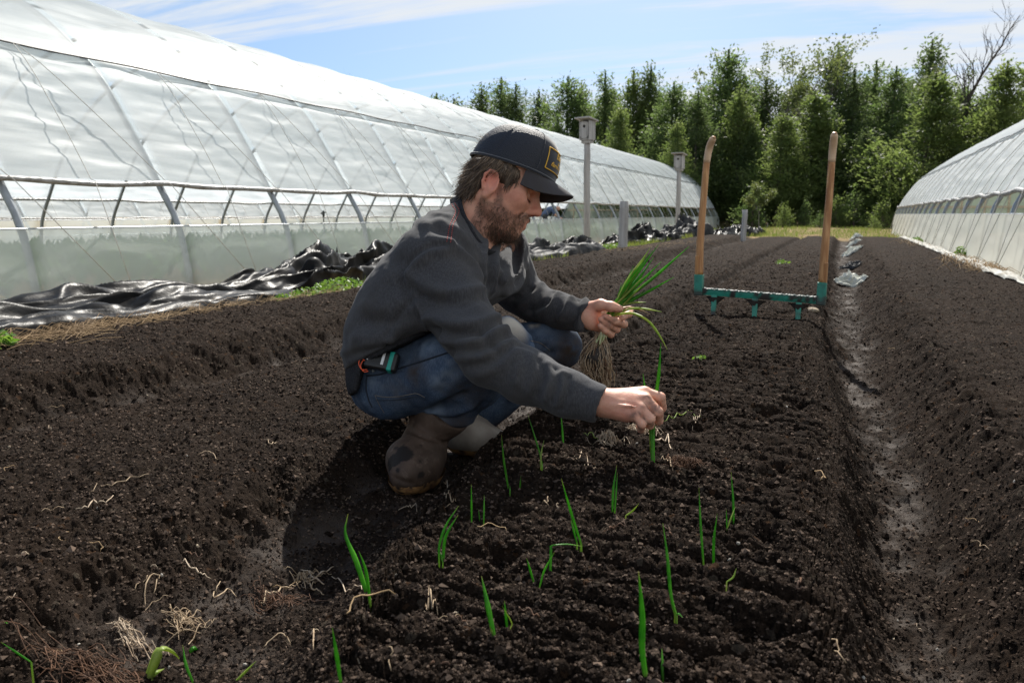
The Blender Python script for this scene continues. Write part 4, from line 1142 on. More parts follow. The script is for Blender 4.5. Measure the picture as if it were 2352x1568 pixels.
def lap(V, F, w):
    acc = np.zeros_like(V); cnt = np.zeros(len(V))
    for a, b in ((0, 1), (1, 2), (2, 3), (3, 0)):
        np.add.at(acc, F[:, a], V[F[:, b]]); np.add.at(acc, F[:, b], V[F[:, a]]); np.add.at(cnt, F[:, a], 1); np.add.at(cnt, F[:, b], 1)
    return V+(acc/np.maximum(cnt, 1)[:, None]-V)*w
def vnormals(V, F):
    n = np.cross(V[F[:, 2]]-V[F[:, 0]], V[F[:, 3]]-V[F[:, 1]]); N = np.zeros_like(V)
    for k in range(4): np.add.at(N, F[:, k], n)
    return N/np.maximum(np.linalg.norm(N, axis=1), 1e-12)[:, None]
def A3(u, v, d): return np.array(at(u, v, d))
class Hit:
    """finds the point of a finished surface seen at a photo pixel"""
    def __init__(s, V, F): s.t = BVHTree.FromPolygons([tuple(v) for v in V], [tuple(int(i) for i in f) for f in F])
    def __call__(s, u, v, d=2.0):
        r = ray(u, v); h = s.t.ray_cast(CAMP, r.normalized())
        return np.array(h[0]) if h[0] is not None else np.array(CAMP+r*d)
def dseg(V, pts):
    best = np.full(len(V), 9.)
    for a, b in zip(pts[:-1], pts[1:]):
        ba = b-a; t = np.clip(((V-a)@ba)/(ba@ba+1e-12), 0, 1); best = np.minimum(best, np.linalg.norm(V-(a+t[:, None]*ba), axis=1))
    return best
def folds(V, N, hit, lst, scale=1.0):
    """cloth folds and seams traced over the surface: (pixel polyline, height, width)"""
    out = V.copy()
    for px, h, w in lst:
        pts = [hit(*p) for p in px]
        if len(pts) > 2:
            sp = spline(pts, 24); pts = list(sp)
        d = dseg(V, pts); L = len(pts)
        out += N*(h*scale*np.exp(-(d/w)**2))[:, None]
    return out

# camera-frame axes at the man, used as his own frame
_f = np.array(ray(U0, V0)); RIGHT = np.array((math.cos(YAW), math.sin(YAW), 0)); UPV = np.cross(RIGHT, _f); UPV /= np.linalg.norm(UPV); TOW = -_f/np.linalg.norm(_f)
# head frame: in profile, chin dropped
th_, ph_ = math.radians(3), math.radians(24)
X0 = RIGHT*math.cos(th_)+TOW*math.sin(th_); HX = X0*math.cos(ph_)-UPV*math.sin(ph_); HZ = UPV*math.cos(ph_)+X0*math.sin(ph_); HY = np.cross(HZ, HX)
HR = np.stack([HX, HY, HZ], 1); HC = A3(1145, 421, 1.945); HS = .985
def hd(x, y, z): return HC+HS*(HX*x+HY*y+HZ*z)
def hell(s, c, r, k=.012, sub=False, ry=0., rz=0.):
    R = HR
    if ry or rz: R = HR@np.array(Matrix.Rotation(rz, 3, 'Z') @ Matrix.Rotation(ry, 3, 'Y'))
    return s.ell(hd(*c), R, [q*HS for q in r], k, sub)
def hcone(s, a, b, ra, rb, k=.01, sub=False): return s.cone(hd(*a), hd(*b), ra*HS, rb*HS, k, sub)

J = dict(shR=A3(1000, 600, 1.80), shL=A3(1150, 575, 2.09), wrR=A3(1374, 922, 1.60), wrL=A3(1352, 726, 2.0), neck=A3(1078, 515, 1.96))
def build_body():
    pts = [A3(770, 960, 2.2), A3(1540, 290, 1.5), A3(880, 1140, 1.7), A3(1400, 1000, 2.3), A3(780, 700, 1.7), A3(1330, 280, 2.1)]
    lo = np.min(pts, 0)-.04; hi = np.max(pts, 0)+.04; lo[2] = -.15
    s = SDF(lo, hi, .0030)
    # trunk, legs and arms inside the clothes
    s.chain([A3(945, 850, 1.97), A3(955, 760, 1.96), A3(1025, 650, 1.95), A3(1065, 575, 1.95), J['neck']], [.085, .085, .088, .060, .052], .04)
    s.cone(J['shR'], J['shL'], .046, .044, .03)
    armR = [J['shR'], A3(1062, 735, 1.73), A3(1120, 822, 1.68), A3(1250, 882, 1.63), J['wrR']]
    armL = [J['shL'], A3(1180, 670, 2.16), A3(1205, 692, 2.17), A3(1275, 708, 2.09), J['wrL']]
    s.chain(armR, [.046, .038, .034, .031, .0245], .02); s.chain(armL, [.046, .036, .033, .030, .0245], .02)
    s.chain([A3(905, 868, 1.89), A3(1158, 792, 1.75), A3(985, 990, 1.94), A3(940, 1088, 1.82)], [.075, .044, .030, .030], .02)
    s.chain([A3(985, 855, 2.10), A3(1272, 792, 2.12), A3(1090, 975, 2.19), A3(1128, 1012, 2.17)], [.07, .042, .026, .028], .02)
    # neck and head
    s.cone(A3(1082, 520, 1.95), hd(-.010, 0, -.03), .058, .052, .03)
    s.cone(A3(1116, 520, 1.94), hd(.02, 0, -.07), .036, .040, .03)
    hell(s, (.013, 0, .042), (.084, .0755, .082), .02); hell(s, (.040, 0, -.005), (.058, .062, .075), .03)
    hell(s, (.044, 0, -.055), (.050, .050, .055), .03)
    for y in (-1, 1):
        hcone(s, (-.012, .056*y, -.048), (.058, .030*y, -.098), .017, .018, .03)     # jaw
        hell(s, (.062, .046*y, -.020), (.026, .020, .020), .022)                     # cheekbone
        hcone(s, (.066, .050*y, .018), (.088, .012*y, .020), .012, .010, .014)       # brow
    hell(s, (.078, 0, -.104), (.022, .024, .018), .02)                               # chin
    hell(s, (.070, 0, -.068), (.034, .034, .030), .02)                               # mouth mound
    for y in (-1, 1):
        hell(s, (.093, .033*y, -.004), (.018, .021, .013), .012, True)                # eye socket
        hell(s, (.0735, .0325*y, -.006), (.0155, .0165, .0140), .005)                 # lid over the eyeball
        hcone(s, (.0885, .022*y, -.0140), (.0815, .046*y, -.0130), .0022, .0018, .004, True)   # lid line
        hcone(s, (.083, .018*y, -.024), (.074, .046*y, -.023), .003, .002, .008)    # lower lid bag
    hcone(s, (.092, 0, .012), (.113, 0, -.020), .0085, .0112, .012)                  # nose bridge
    hell(s, (.116, 0, -.028), (.0135, .0125, .0115), .008)
    for y in (-1, 1):
        hell(s, (.104, .0125*y, -.034), (.012, .0075, .009), .006)
        hcone(s, (.110, .0065*y, -.0415), (.106, .008*y, -.037), .0032, .0028, .003, True)
        hcone(s, (.097, .024*y, -.036), (.084, .036*y, -.060), .0022, .002, .008, True)      # smile fold
    hcone(s, (.103, 0, -.055), (.088, .021, -.066), .0062, .004, .006); hcone(s, (.103, 0, -.055), (.088, -.021, -.066), .0062, .004, .006)
    hcone(s, (.099, 0, -.074), (.087, .018, -.070), .0072, .004, .005); hcone(s, (.099, 0, -.074), (.087, -.018, -.070), .0072, .004, .005)
    hcone(s, (.108, 0, -.0645), (.086, .024, -.068), .0016, .0012, .003, True); hcone(s, (.108, 0, -.0645), (.086, -.024, -.068), .0016, .0012, .003, True)
    hcone(s, (.092, -.012, -.086), (.092, .012, -.086), .003, .003, .008, True)
    # ears: shell, rim, hollow, lobe
    for y in (-1, 1):
        e = (-.004, .077*y, -.018)
        hell(s, e, (.019, .0085, .031), .007, ry=-.18, rz=.35*y)
        hell(s, (e[0]+.004, e[1]+.009*y, e[2]+.003), (.0105, .0065, .018), .004, True, ry=-.18, rz=.3*y)
        hell(s, (e[0]+.002, e[1]+.003*y, e[2]+.016), (.010, .004, .009), .003, True, ry=-.18)
        rim = [(.006, -.001, .019), (-.002, .003, .028), (-.014, .004, .027), (-.022, .004, .014), (-.021, .004, -.004), (-.014, .003, -.020)]
        for a, b in zip(rim[:-1], rim[1:]): hcone(s, (e[0]+a[0], e[1]+a[1]*y, e[2]+a[2]), (e[0]+b[0], e[1]+b[1]*y, e[2]+b[2]), .0036, .0036, .004)
        hell(s, (e[0]-.002, e[1]-.002*y, e[2]-.029), (.010, .006, .0095), .006)
        hell(s, (e[0]+.012, e[1]-.002*y, e[2]-.006), (.005, .005, .007), .005)
    # near hand, seen from the back, closing on a seedling
    W = J['wrR']
    mc = [A3(1481, 900, 1.607), A3(1484, 917, 1.585), A3(1474, 938, 1.570), A3(1458, 956, 1.562)]
    for m, r0, r1 in zip(mc, (.0215, .022, .021, .019), (.0125, .0125, .0118, .0105)):
        s.cone(W+(m-W)*.12, m, r0, r1, .013)
    s.cone(A3(1385, 928, 1.61), A3(1440, 948, 1.585), .022, .019, .015)
    fing = [([mc[0], A3(1517, 912, 1.598), A3(1521, 936, 1.618), A3(1508, 954, 1.628)], (.0105, .0103, .0090, .0075)),
            ([mc[1], A3(1512, 946, 1.572), A3(1513, 966, 1.592), A3(1503, 968, 1.612)], (.0105, .0106, .0092, .0078)),
            ([mc[2], A3(1494, 962, 1.562), A3(1493, 976, 1.584), A3(1486, 972, 1.604)], (.0100, .0101, .0088, .0075)),
            ([mc[3], A3(1474, 974, 1.560), A3(1472, 985, 1.578), A3(1467, 978, 1.596)], (.0092, .0090, .0079, .0068))]
    for p, r in fing:
        s.cone(p[0], p[1], r[0], r[1], .0028); s.cone(p[1], p[2], r[1], r[2], .0022); s.cone(p[2], p[3], r[2], r[3], .003)
    s.chain([A3(1410, 935, 1.64), A3(1455, 940, 1.655), A3(1490, 950, 1.648), A3(1507, 958, 1.637)], [.016, .0125, .0112, .009], .005)
    for a, b in (((1378, 917, 1.577), (1432, 921, 1.570)), ((1378, 921, 1.577), (1400, 926, 1.572)), ((1420, 910, 1.588), (1470, 905, 1.593)), ((1405, 929, 1.568), (1462, 934, 1.553))):
        s.cone(A3(*a), A3(*b), .0030, .0024, .004)
    # far hand, palm towards the viewer, wrapped round the bunch
    W = J['wrL']
    mcl = [A3(1406, 716, 2.040), A3(1402, 730, 2.040), A3(1394, 742, 2.036), A3(1385, 752, 2.030)]
    for m in mcl: s.cone(W, m, .021, .0125, .014)
    s.cone(A3(1362, 742, 1.995), A3(1382, 752, 2.01), .019, .014, .012)
    s.chain([A3(1360, 708, 1.992), A3(1380, 700, 1.972), A3(1404, 704, 1.958), A3(1424, 709, 1.957)], [.019, .0138, .0118, .0092], .008)
    fl = [([mcl[0], A3(1446, 712, 2.030), A3(1444, 721, 2.000), A3(1429, 729, 1.982)], (.0108, .0102, .0098, .0085)),
          ([mcl[1], A3(1433, 744, 2.018), A3(1413, 738, 1.976), A3(1390, 727, 1.962)], (.0108, .0106, .0098, .0080)),
          ([mcl[2], A3(1416, 756, 2.012), A3(1397, 747, 1.974), A3(1380, 733, 1.962)], (.0102, .0102, .0094, .0076)),
          ([mcl[3], A3(1403, 768, 2.006), A3(1390, 759, 1.974), A3(1378, 748, 1.964)], (.0095, .0094, .0086, .0070))]
    for p, r in fl:
        s.cone(p[0], p[1], r[0], r[1], .004); s.cone(p[1], p[2], r[1], r[2], .0025); s.cone(p[2], p[3], r[2], r[3], .0025)
    V, F = s.mesh(1)
    return V, F
def to_head(V): return ((V-HC)/HS)@HR
def beard_mask(q):
    """0..1 over the jaw, chin, upper lip and sideburns, q in head coordinates"""
    x, y, z = q[:, 0], q[:, 1], q[:, 2]
    ay = np.abs(y)
    line = np.interp(x, [-.02, .008, .022, .04, .06, .078, .095, .12], [.03, .03, -.020, -.050, -.060, -.060, -.040, -.044])    # cheek line
    m = sstep(line+.010, line-.008, z)
    m *= sstep(-.022, -.010, x)*sstep(-.150, -.132, z)
    m *= 1-sstep(.062, .080, x)*sstep(.020, .012, ay)*sstep(-.052, -.058, z)*sstep(-.090, -.082, z)     # lips stay clear
    m *= 1-.75*sstep(.050, .075, x)*sstep(.034, .022, ay)*sstep(-.076, -.082, z)*sstep(-.100, -.088, z)
    m *= 1-sstep(-.046, -.038, z)*sstep(.06, .075, x)
    m *= 1-sstep(.060, .066, ay)*sstep(.022, .012, x)*sstep(-.062, -.052, z)
    return np.clip(m, 0, 1)
def skin_material():
    def ex(m, N, L, b):
        pass
    m = mat('skin', (.70, .385, .270), .5, spec=.34, noise=[(34, (.54, .255, .175), .42, .66), (120, (.61, .325, .235), .52, .74)],
        bump=[(230, .22, .0016), (70, .15, .003)], attr=[('red', (.60, .155, .11)), ('stubble', (.095, .054, .038)), ('dirt_gap_shade', (.060, .042, .031))])
    m.node_tree.nodes['Principled BSDF'].inputs['Subsurface Weight'].default_value = .12
    m.node_tree.nodes['Principled BSDF'].inputs['Subsurface Radius'].default_value = (.012, .004, .002)
    return m
def make_person():
    V, F = build_body()
    q = to_head(V); head = np.linalg.norm(q-np.array([.02, 0, -.01]), axis=1) < .19
    bm = np.where(head, beard_mask(q), 0)*(1 if True else 0)
    n1 = fbm3(V*90, 3, 4); n2 = fbm3(V*38, 3, 8)
    stub = bm*np.clip(.60+.40*n1, 0, 1)
    red = np.zeros(len(V))
    for c, r, a in (((.112, 0, -.03), .024, .55), ((.066, -.048, -.025), .03, .35), ((.098, 0, -.070), .014, .75), ((-.006, -.08, -.010), .034, .65), ((.05, -.05, -.06), .03, .2)):
        red = np.maximum(red, a*np.exp(-(np.linalg.norm(q-np.array(c), axis=1)/r)**2))
    for c, r, a in ((A3(1440, 930, 1.57), .035, .30), (A3(1430, 950, 1.56), .03, .3), (A3(1380, 715, 1.97), .03, .3), (A3(1090, 520, 1.9), .05, .25)):
        red = np.maximum(red, a*np.exp(-(np.linalg.norm(V-c, axis=1)/r)**2)*np.clip(.7+n2, 0, 1))
    dirt_gap_shade = np.zeros(len(V))
    for c, r in ((A3(1500, 955, 1.56), .045), (A3(1465, 955, 1.55), .022), (A3(1438, 725, 1.985), .022), (A3(1408, 745, 1.97), .02), (A3(1478, 972, 1.56), .02)):
        dirt_gap_shade = np.maximum(dirt_gap_shade, np.exp(-(np.linalg.norm(V-c, axis=1)/r)**2)*np.clip(.18+1.3*n1+.9*n2, 0, .85))
    hb = Hit(V, F); nf = fbm3(V*160, 2, 14)
    for ln in (((1484, 906), (1500, 922), (1517, 932)), ((1478, 926), (1494, 944), (1508, 958)), ((1466, 946), (1480, 962), (1492, 973)), ((1452, 962), (1466, 980)), ((1388, 731), (1406, 743), (1427, 751)), ((1380, 740), (1396, 753), (1412, 762)), ((1372, 714), (1388, 716), (1410, 715))):
        dirt_gap_shade = np.maximum(dirt_gap_shade, .85*np.exp(-(dseg(V, [hb(*q) for q in ln])/.0034)**2)*np.clip(.8+.6*nf, 0, 1))  # gaps between fingers darkened as well: shade put into the skin colour
    p = np_mesh('person', V, F, skin_material(), None, True, dict(stubble=stub, red=red, dirt_gap_shade=dirt_gap_shade))
    tag(p, 'bearded man in dark cap and grey sweatshirt squatting in the trench, planting a seedling', 'person')
    return p, V, F
person, BV, BF = make_person()
# ------------------------------------------------------------------ his clothes
mat('sweat_grey', (.042, .0425, .047), .92, spec=.10, noise=[((420, 420, 60), (.092, .093, .100), .38, .80), (9, (.050, .049, .050), .45, .7)],
    bump=[((900, 900, 260), .25, .0012), (60, .25, .003)], attr=('dust', (.085, .080, .074)))
MAT['sweat_grey'].node_tree.nodes['Principled BSDF'].inputs['Sheen Weight'].default_value = .10
mat('sweat_rib', (.024, .0245, .028), .92, spec=.1, noise=((300, 300, 300), (.045, .045, .050), .45, .65))
mat('red_thread', (.42, .055, .05), .7)
mat('denim', (.034, .060, .110), .86, spec=.15, noise=[((500, 500, 90), (.090, .130, .190), .44, .68), (11, (.018, .026, .046), .45, .72)], bump=[(420, .3, .0012), (40, .3, .004)],
    attr=[('worn', (.22, .28, .36)), ('mudstain', (.050, .038, .030)), ('patch', (.50, .45, .37))])
mat('denim_seam', (.015, .022, .036), .85)
mat('denim_thread', (.16, .14, .12), .8)
def build_sweater():
    pts = [A3(740, 960, 2.2), A3(1420, 420, 1.45), A3(780, 420, 2.3), A3(1400, 1000, 1.6), A3(1380, 700, 2.2)]
    s = SDF(np.min(pts, 0)-.06, np.max(pts, 0)+.06, .0048)
    # trunk: two parallel chains give the broad oval of a back
    near = [A3(908, 850, 1.88), A3(912, 775, 1.86), A3(955, 705, 1.85), A3(1003, 640, 1.85), A3(1035, 580, 1.87), A3(1068, 528, 1.91)]
    far = [A3(950, 835, 2.08), A3(965, 765, 2.07), A3(1030, 695, 2.06), A3(1090, 630, 2.05), A3(1112, 582, 2.03), A3(1102, 535, 2.00)]
    r = [.106, .107, .112, .106, .074, .046]
    s.chain(near, r, .05); s.chain(far, r, .05)
    for a, b, q in zip(near, far, r): s.cone(a, b, q*1.0, q*1.0, .04)
    s.cone(A3(1060, 535, 1.90), J['shR']+np.array((0, 0, .012)), .062, .066, .05); s.cone(A3(1100, 530, 2.00), J['shL'], .060, .062, .05)
    s.cone(A3(1110, 640, 1.96), A3(1085, 720, 1.97), .075, .085, .06)
    s.cone(A3(1105, 602, 1.90), A3(1150, 604, 1.98), .050, .045, .04)
    armR = [J['shR'], A3(1030, 668, 1.765), A3(1070, 745, 1.725), A3(1125, 820, 1.68), A3(1205, 862, 1.65), A3(1300, 902, 1.62), A3(1366, 924, 1.602)]
    s.chain(armR, [.076, .068, .063, .0605, .055, .046, .041], .022)
    armL = [J['shL'], A3(1172, 625, 2.13), A3(1192, 672, 2.16), A3(1225, 695, 2.14), A3(1285, 712, 2.07), A3(1343, 727, 2.005)]
    s.chain(armL, [.068, .058, .055, .050, .044, .040], .022)
    # neck opening: all cloth on the head side of the neck band goes
    global pn
    ra_, rb_, rc_ = A3(1053, 449, 1.93), A3(1099, 557, 1.842), A3(1146, 569, 1.965); pn = np.cross(rb_-ra_, rc_-ra_); pn /= np.linalg.norm(pn)
    if pn@(HC-ra_) < 0: pn = -pn
    g = np.meshgrid(*s.ax, indexing='ij', sparse=True); nc = A3(1100, 512, 1.935)
    dp = sum((g[i]-ra_[i])*pn[i] for i in range(3)); dn = .155-np.sqrt(sum((g[i]-nc[i])**2 for i in range(3)))
    s.f = np.maximum(s.f, np.minimum(dp, dn)).astype(np.float32)
    s.cone(A3(1090, 500, 1.95), A3(1135, 470, 1.93), .066, .085, .010, True)
    ax = A3(1366, 924, 1.602)-A3(1300, 902, 1.62); ax /= np.linalg.norm(ax)
    for c, d, rr in ((A3(1366, 924, 1.602), ax, .050), (A3(1343, 727, 2.005), (A3(1343, 727, 2.005)-A3(1285, 712, 2.07)), .046)):
        d = d/np.linalg.norm(d); s.cone(c+d*(rr+.002), c+d*.12, rr, rr, .006, True)
    global HEM_C, HEM_N
    HEM_C = A3(890, 810, 1.97); HEM_N = RIGHT*.44-UPV*.9
    # below the hem only the trunk is cut, not the reaching arm
    g = np.meshgrid(*s.ax, indexing='ij', sparse=True)
    d = sum((g[i]-HEM_C[i])*HEM_N[i] for i in range(3)); lat = sum((g[i]-HEM_C[i])*RIGHT[i] for i in range(3))
    armd = np.full(s.n, 9., np.float32)
    for a, b, ra in list(zip(armR[:-1], armR[1:], [.076, .068, .063, .0605, .055, .046]))+list(zip(armL[:-1], armL[1:], [.068, .058, .055, .050, .044])):
        ba = b-a; t = np.clip(sum((g[i]-a[i])*ba[i] for i in range(3))/(ba@ba), 0, 1)
        armd = np.minimum(armd, np.sqrt(sum((g[i]-a[i]-t*ba[i])**2 for i in range(3)))-ra)
    keep = armd > .006
    k = .008; h = np.clip(.5+.5*(d-s.f)/k, 0, 1); cutf = s.f*(1-h)+d*h+k*h*(1-h)
    s.f = np.where(keep, cutf, s.f).astype(np.float32)
    V, F = s.mesh(1)
    N = vnormals(V, F); hit = Hit(V, F)
    def c2(*pp): return [((800+x/2.529)/1.0884, (440+y/2.529)/1.0884) for x, y in pp]
    L = [
     (c2((800, 435), (700, 450), (600, 510), (535, 590), (530, 680), (580, 790), (650, 890), (740, 985)), -.0060, .0075),       # armhole seam
     (c2((770, 470), (690, 480), (610, 540), (560, 610), (560, 690), (620, 800), (690, 890)), .0060, .014),
     (c2((560, 620), (700, 720), (880, 740), (1010, 720)), .0085, .016), (c2((590, 720), (720, 790), (900, 810), (1030, 770)), -.0055, .015),
     (c2((720, 900), (850, 940), (1000, 940), (1120, 905)), .0110, .016), (c2((740, 960), (860, 1000), (1020, 985), (1140, 930)), -.0085, .013),
     (c2((790, 1030), (930, 1060), (1060, 1020), (1165, 975)), .0100, .015), (c2((850, 1100), (980, 1100), (1090, 1060), (1175, 1010)), -.0080, .012),
     (c2((870, 1140), (1010, 1140), (1120, 1090), (1210, 1050)), .0070, .013), (c2((1010, 1010), (1080, 1060), (1110, 1110)), -.005, .010),
     (c2((930, 1200), (1080, 1170), (1190, 1100), (1250, 1080)), -.0045, .012), (c2((1000, 1250), (1130, 1200), (1260, 1110)), .005, .014),
     (c2((1230, 1090), (1260, 1180), (1240, 1300)), .0035, .012), (c2((1330, 1130), (1350, 1230), (1320, 1360)), .004, .011), (c2((1390, 1170), (1400, 1260), (1370, 1380)), -.004, .010),
     (c2((1440, 1190), (1455, 1290), (1420, 1400)), .0055, .011), (c2((1490, 1215), (1500, 1310), (1470, 1420)), -.0045, .009), (c2((1530, 1250), (1535, 1330), (1500, 1450)), .0060, .010),
     (c2((1565, 1275), (1560, 1370), (1520, 1470)), -.0060, .007),                                                              # cuff seam
     (c2((830, 430), (900, 480), (960, 550), (1000, 640)), .0080, .014), (c2((870, 440), (950, 500), (1010, 600)), -.0060, .011), (c2((850, 330), (940, 440), (990, 560)), .0055, .014),
     (c2((760, 330), (860, 390), (960, 470)), -.0045, .014), (c2((700, 380), (800, 410), (890, 450)), .004, .014),
     (c2((560, 330), (660, 300), (760, 290)), .0045, .016), (c2((520, 380), (640, 350), (760, 350)), -.0035, .014), (c2((640, 250), (720, 240), (800, 250)), .0035, .012),
     (c2((470, 430), (520, 560), (520, 700)), -.005, .020), (c2((430, 470), (450, 620), (500, 760)), .004, .022),
     (c2((420, 1010), (500, 880), (600, 775), (650, 760)), -.0040, .006),                                                       # side seam
     (c2((230, 1020), (400, 1000), (560, 930), (700, 900)), .0050, .020), (c2((200, 1100), (360, 1070), (540, 1010), (730, 970)), -.0040, .016), (c2((170, 1000), (250, 960), (400, 920)), -.003, .018),
     (c2((300, 820), (420, 850), (560, 850)), .0045, .022), (c2((280, 900), (420, 930), (600, 870)), -.004, .018), (c2((620, 830), (670, 920), (700, 970)), .006, .015),
     (c2((130, 1180), (230, 1120), (330, 1100), (440, 1070), (560, 1050), (700, 1010)), -.0055, .008),                          # top of the rib
     (c2((110, 1160), (200, 1100), (320, 1075), (450, 1045)), .006, .013),
     (c2((1040, 420), (1035, 520), (1030, 640)), .0060, .011), (c2((1080, 440), (1075, 560), (1060, 680)), -.0070, .010), (c2((1120, 430), (1110, 560), (1085, 720)), .0070, .011),
     (c2((1160, 410), (1150, 540), (1120, 680)), -.0060, .010), (c2((1200, 420), (1190, 540), (1160, 660)), .0060, .011),
     (c2((1250, 450), (1230, 560), (1240, 680)), -.0060, .010), (c2((1300, 560), (1260, 680), (1170, 740)), .006, .013), (c2((1390, 640), (1330, 720), (1230, 770)), -.006, .012),
     (c2((1400, 690), (1350, 760), (1260, 820)), .006, .012), (c2((1480, 730), (1440, 800), (1330, 850)), -.005, .010), (c2((1500, 740), (1460, 820), (1380, 880)), .005, .011),
     (c2((1590, 775), (1560, 850), (1520, 900)), .006, .010), (c2((1640, 780), (1620, 870), (1590, 960)), -.006, .008), (c2((1675, 785), (1660, 880), (1640, 970)), .006, .010)]
    V2 = folds(V, N, hit, L, 1.55)
    # overall looseness of the knit
    V2 += N*(.0040*fbm3(V*9, 3, 3)+.0022*fbm3(V*26, 3, 9)+.0010*fbm3(V*70, 2, 12))[:, None]
    dust = np.clip(.35*fbm3(V*7, 3, 21)+.25*fbm3(V*40, 2, 24), 0, .5)
    for c, rr in ((hit(*c2((1100, 1130))[0]), .07), (hit(*c2((1500, 1290))[0]), .04), (hit(*c2((950, 1100))[0]), .05)):
        dust = np.maximum(dust, .45*np.exp(-(np.linalg.norm(V-c, axis=1)/rr)**2)*np.clip(.6+fbm3(V*55, 3, 31), 0, 1))
    o = np_mesh('sweatshirt', V2, F, MAT['sweat_grey'], person, True, dict(dust=dust))
    h2 = Hit(V2, F)
    # neck band
    ring = [(1053, 449, 1.93), (1059, 482, 1.868), (1077, 522, 1.842), (1099, 557, 1.842), (1122, 576, 1.872), (1143, 580, 1.92), (1148, 562, 1.985), (1138, 530, 2.02), (1118, 490, 2.02), (1090, 458, 2.0), (1066, 445, 1.965)]
    P = spline([tuple(A3(*p)) for p in ring+[ring[0]]], 60)
    cb = []; cen = P[:-1].mean(0); kk = 9
    for p in P[:-1]:
        rd = p-cen; rd -= pn*(rd@pn); rd /= np.linalg.norm(rd)
        fw = .12+.88*sstep(-.2, .7, rd@RIGHT)
        for q in range(kk):                                   # rounded band: up the neck side, over the edge, down the outside
            a_ = q/(kk-1); cb.append(p+rd*(-.003+(.004+.022*fw)*a_**1.4)+pn*(.003+.008*math.sin(a_*math.pi)-(.022+.040*fw)*a_**1.3))
    n_ = len(P)-1; cf = [(i*kk+q, i*kk+q+1, ((i+1) % n_)*kk+q+1, ((i+1) % n_)*kk+q) for i in range(n_) for q in range(kk-1)]
    co = np_mesh('collar', np.array(cb), np.array(cf), MAT['sweat_rib'], o, True); so_ = co.modifiers.new('thickness', 'SOLIDIFY'); so_.thickness = .0035; so_.offset = 0
    # red stitching: two rows of single stitches along the shoulder seam
    for row in (c2((838, 150), (862, 190), (880, 218), (862, 270), (842, 310), (826, 420)), c2((822, 155), (842, 195), (858, 222), (838, 275), (820, 318), (802, 415))):
        pp = spline(row, 44); mb = MB()
        for i in range(0, 43):
            if i % 2: continue
            a, b = h2(*pp[i]), h2(*pp[i+1]); off = np.array(TOW)*.0016
            mb.tube([tuple(a+off), tuple((a+b)/2+off*1.5), tuple(b+off)], .0009, 5)
        st = mb.build('stitching', MAT['red_thread'], o, True); st['kind'] = 'stuff'
    # rib at the waist
    s2 = SDF(np.min([A3(740, 960, 2.2), A3(1050, 700, 1.7)], 0)-.1, np.max([A3(740, 960, 2.2), A3(1050, 700, 1.7)], 0)+.1, .006)
    n2 = [A3(905, 868, 1.88), A3(912, 790, 1.87)]; f2 = [A3(950, 850, 2.08), A3(962, 780, 2.07)]
    s2.chain(n2, [.101, .1055], .04); s2.chain(f2, [.101, .1055], .04); s2.cone(n2[0], f2[0], .101, .101, .04); s2.cone(n2[1], f2[1], .1055, .1055, .04)
    # the rib is hitched up along the near hip and hangs lower behind
    g2 = np.meshgrid(*s2.ax, indexing='ij', sparse=True); hb = A3(846, 850, 1.88); nb_ = RIGHT*.95-UPV*.30
    dA = sum((g2[i]-HEM_C[i])*HEM_N[i] for i in range(3)); dB = sum((g2[i]-hb[i])*nb_[i] for i in range(3))
    s2.f = np.maximum(s2.f, np.minimum(dA-.010, np.maximum(dB, dA-.058))).astype(np.float32); s2.plane(HEM_C-HEM_N*.02, -HEM_N, .006)
    v, f = s2.mesh(1); nn = vnormals(v, f)
    # fine vertical ribs: wave round the waist
    cc = v-HEM_C; hn = HEM_N/np.linalg.norm(HEM_N); e1 = np.cross(hn, TOW); e1 /= np.linalg.norm(e1); e2 = np.cross(hn, e1)
    an = np.arctan2(cc@e2, cc@e1); v = v+nn*(.0012*np.sin(an*110)+.004*fbm3(v*18, 2, 5))[:, None]
    np_mesh('hem_rib', v, f, MAT['sweat_rib'], o, True)
    return o, V2, F
sweat, SV, SF = build_sweater()

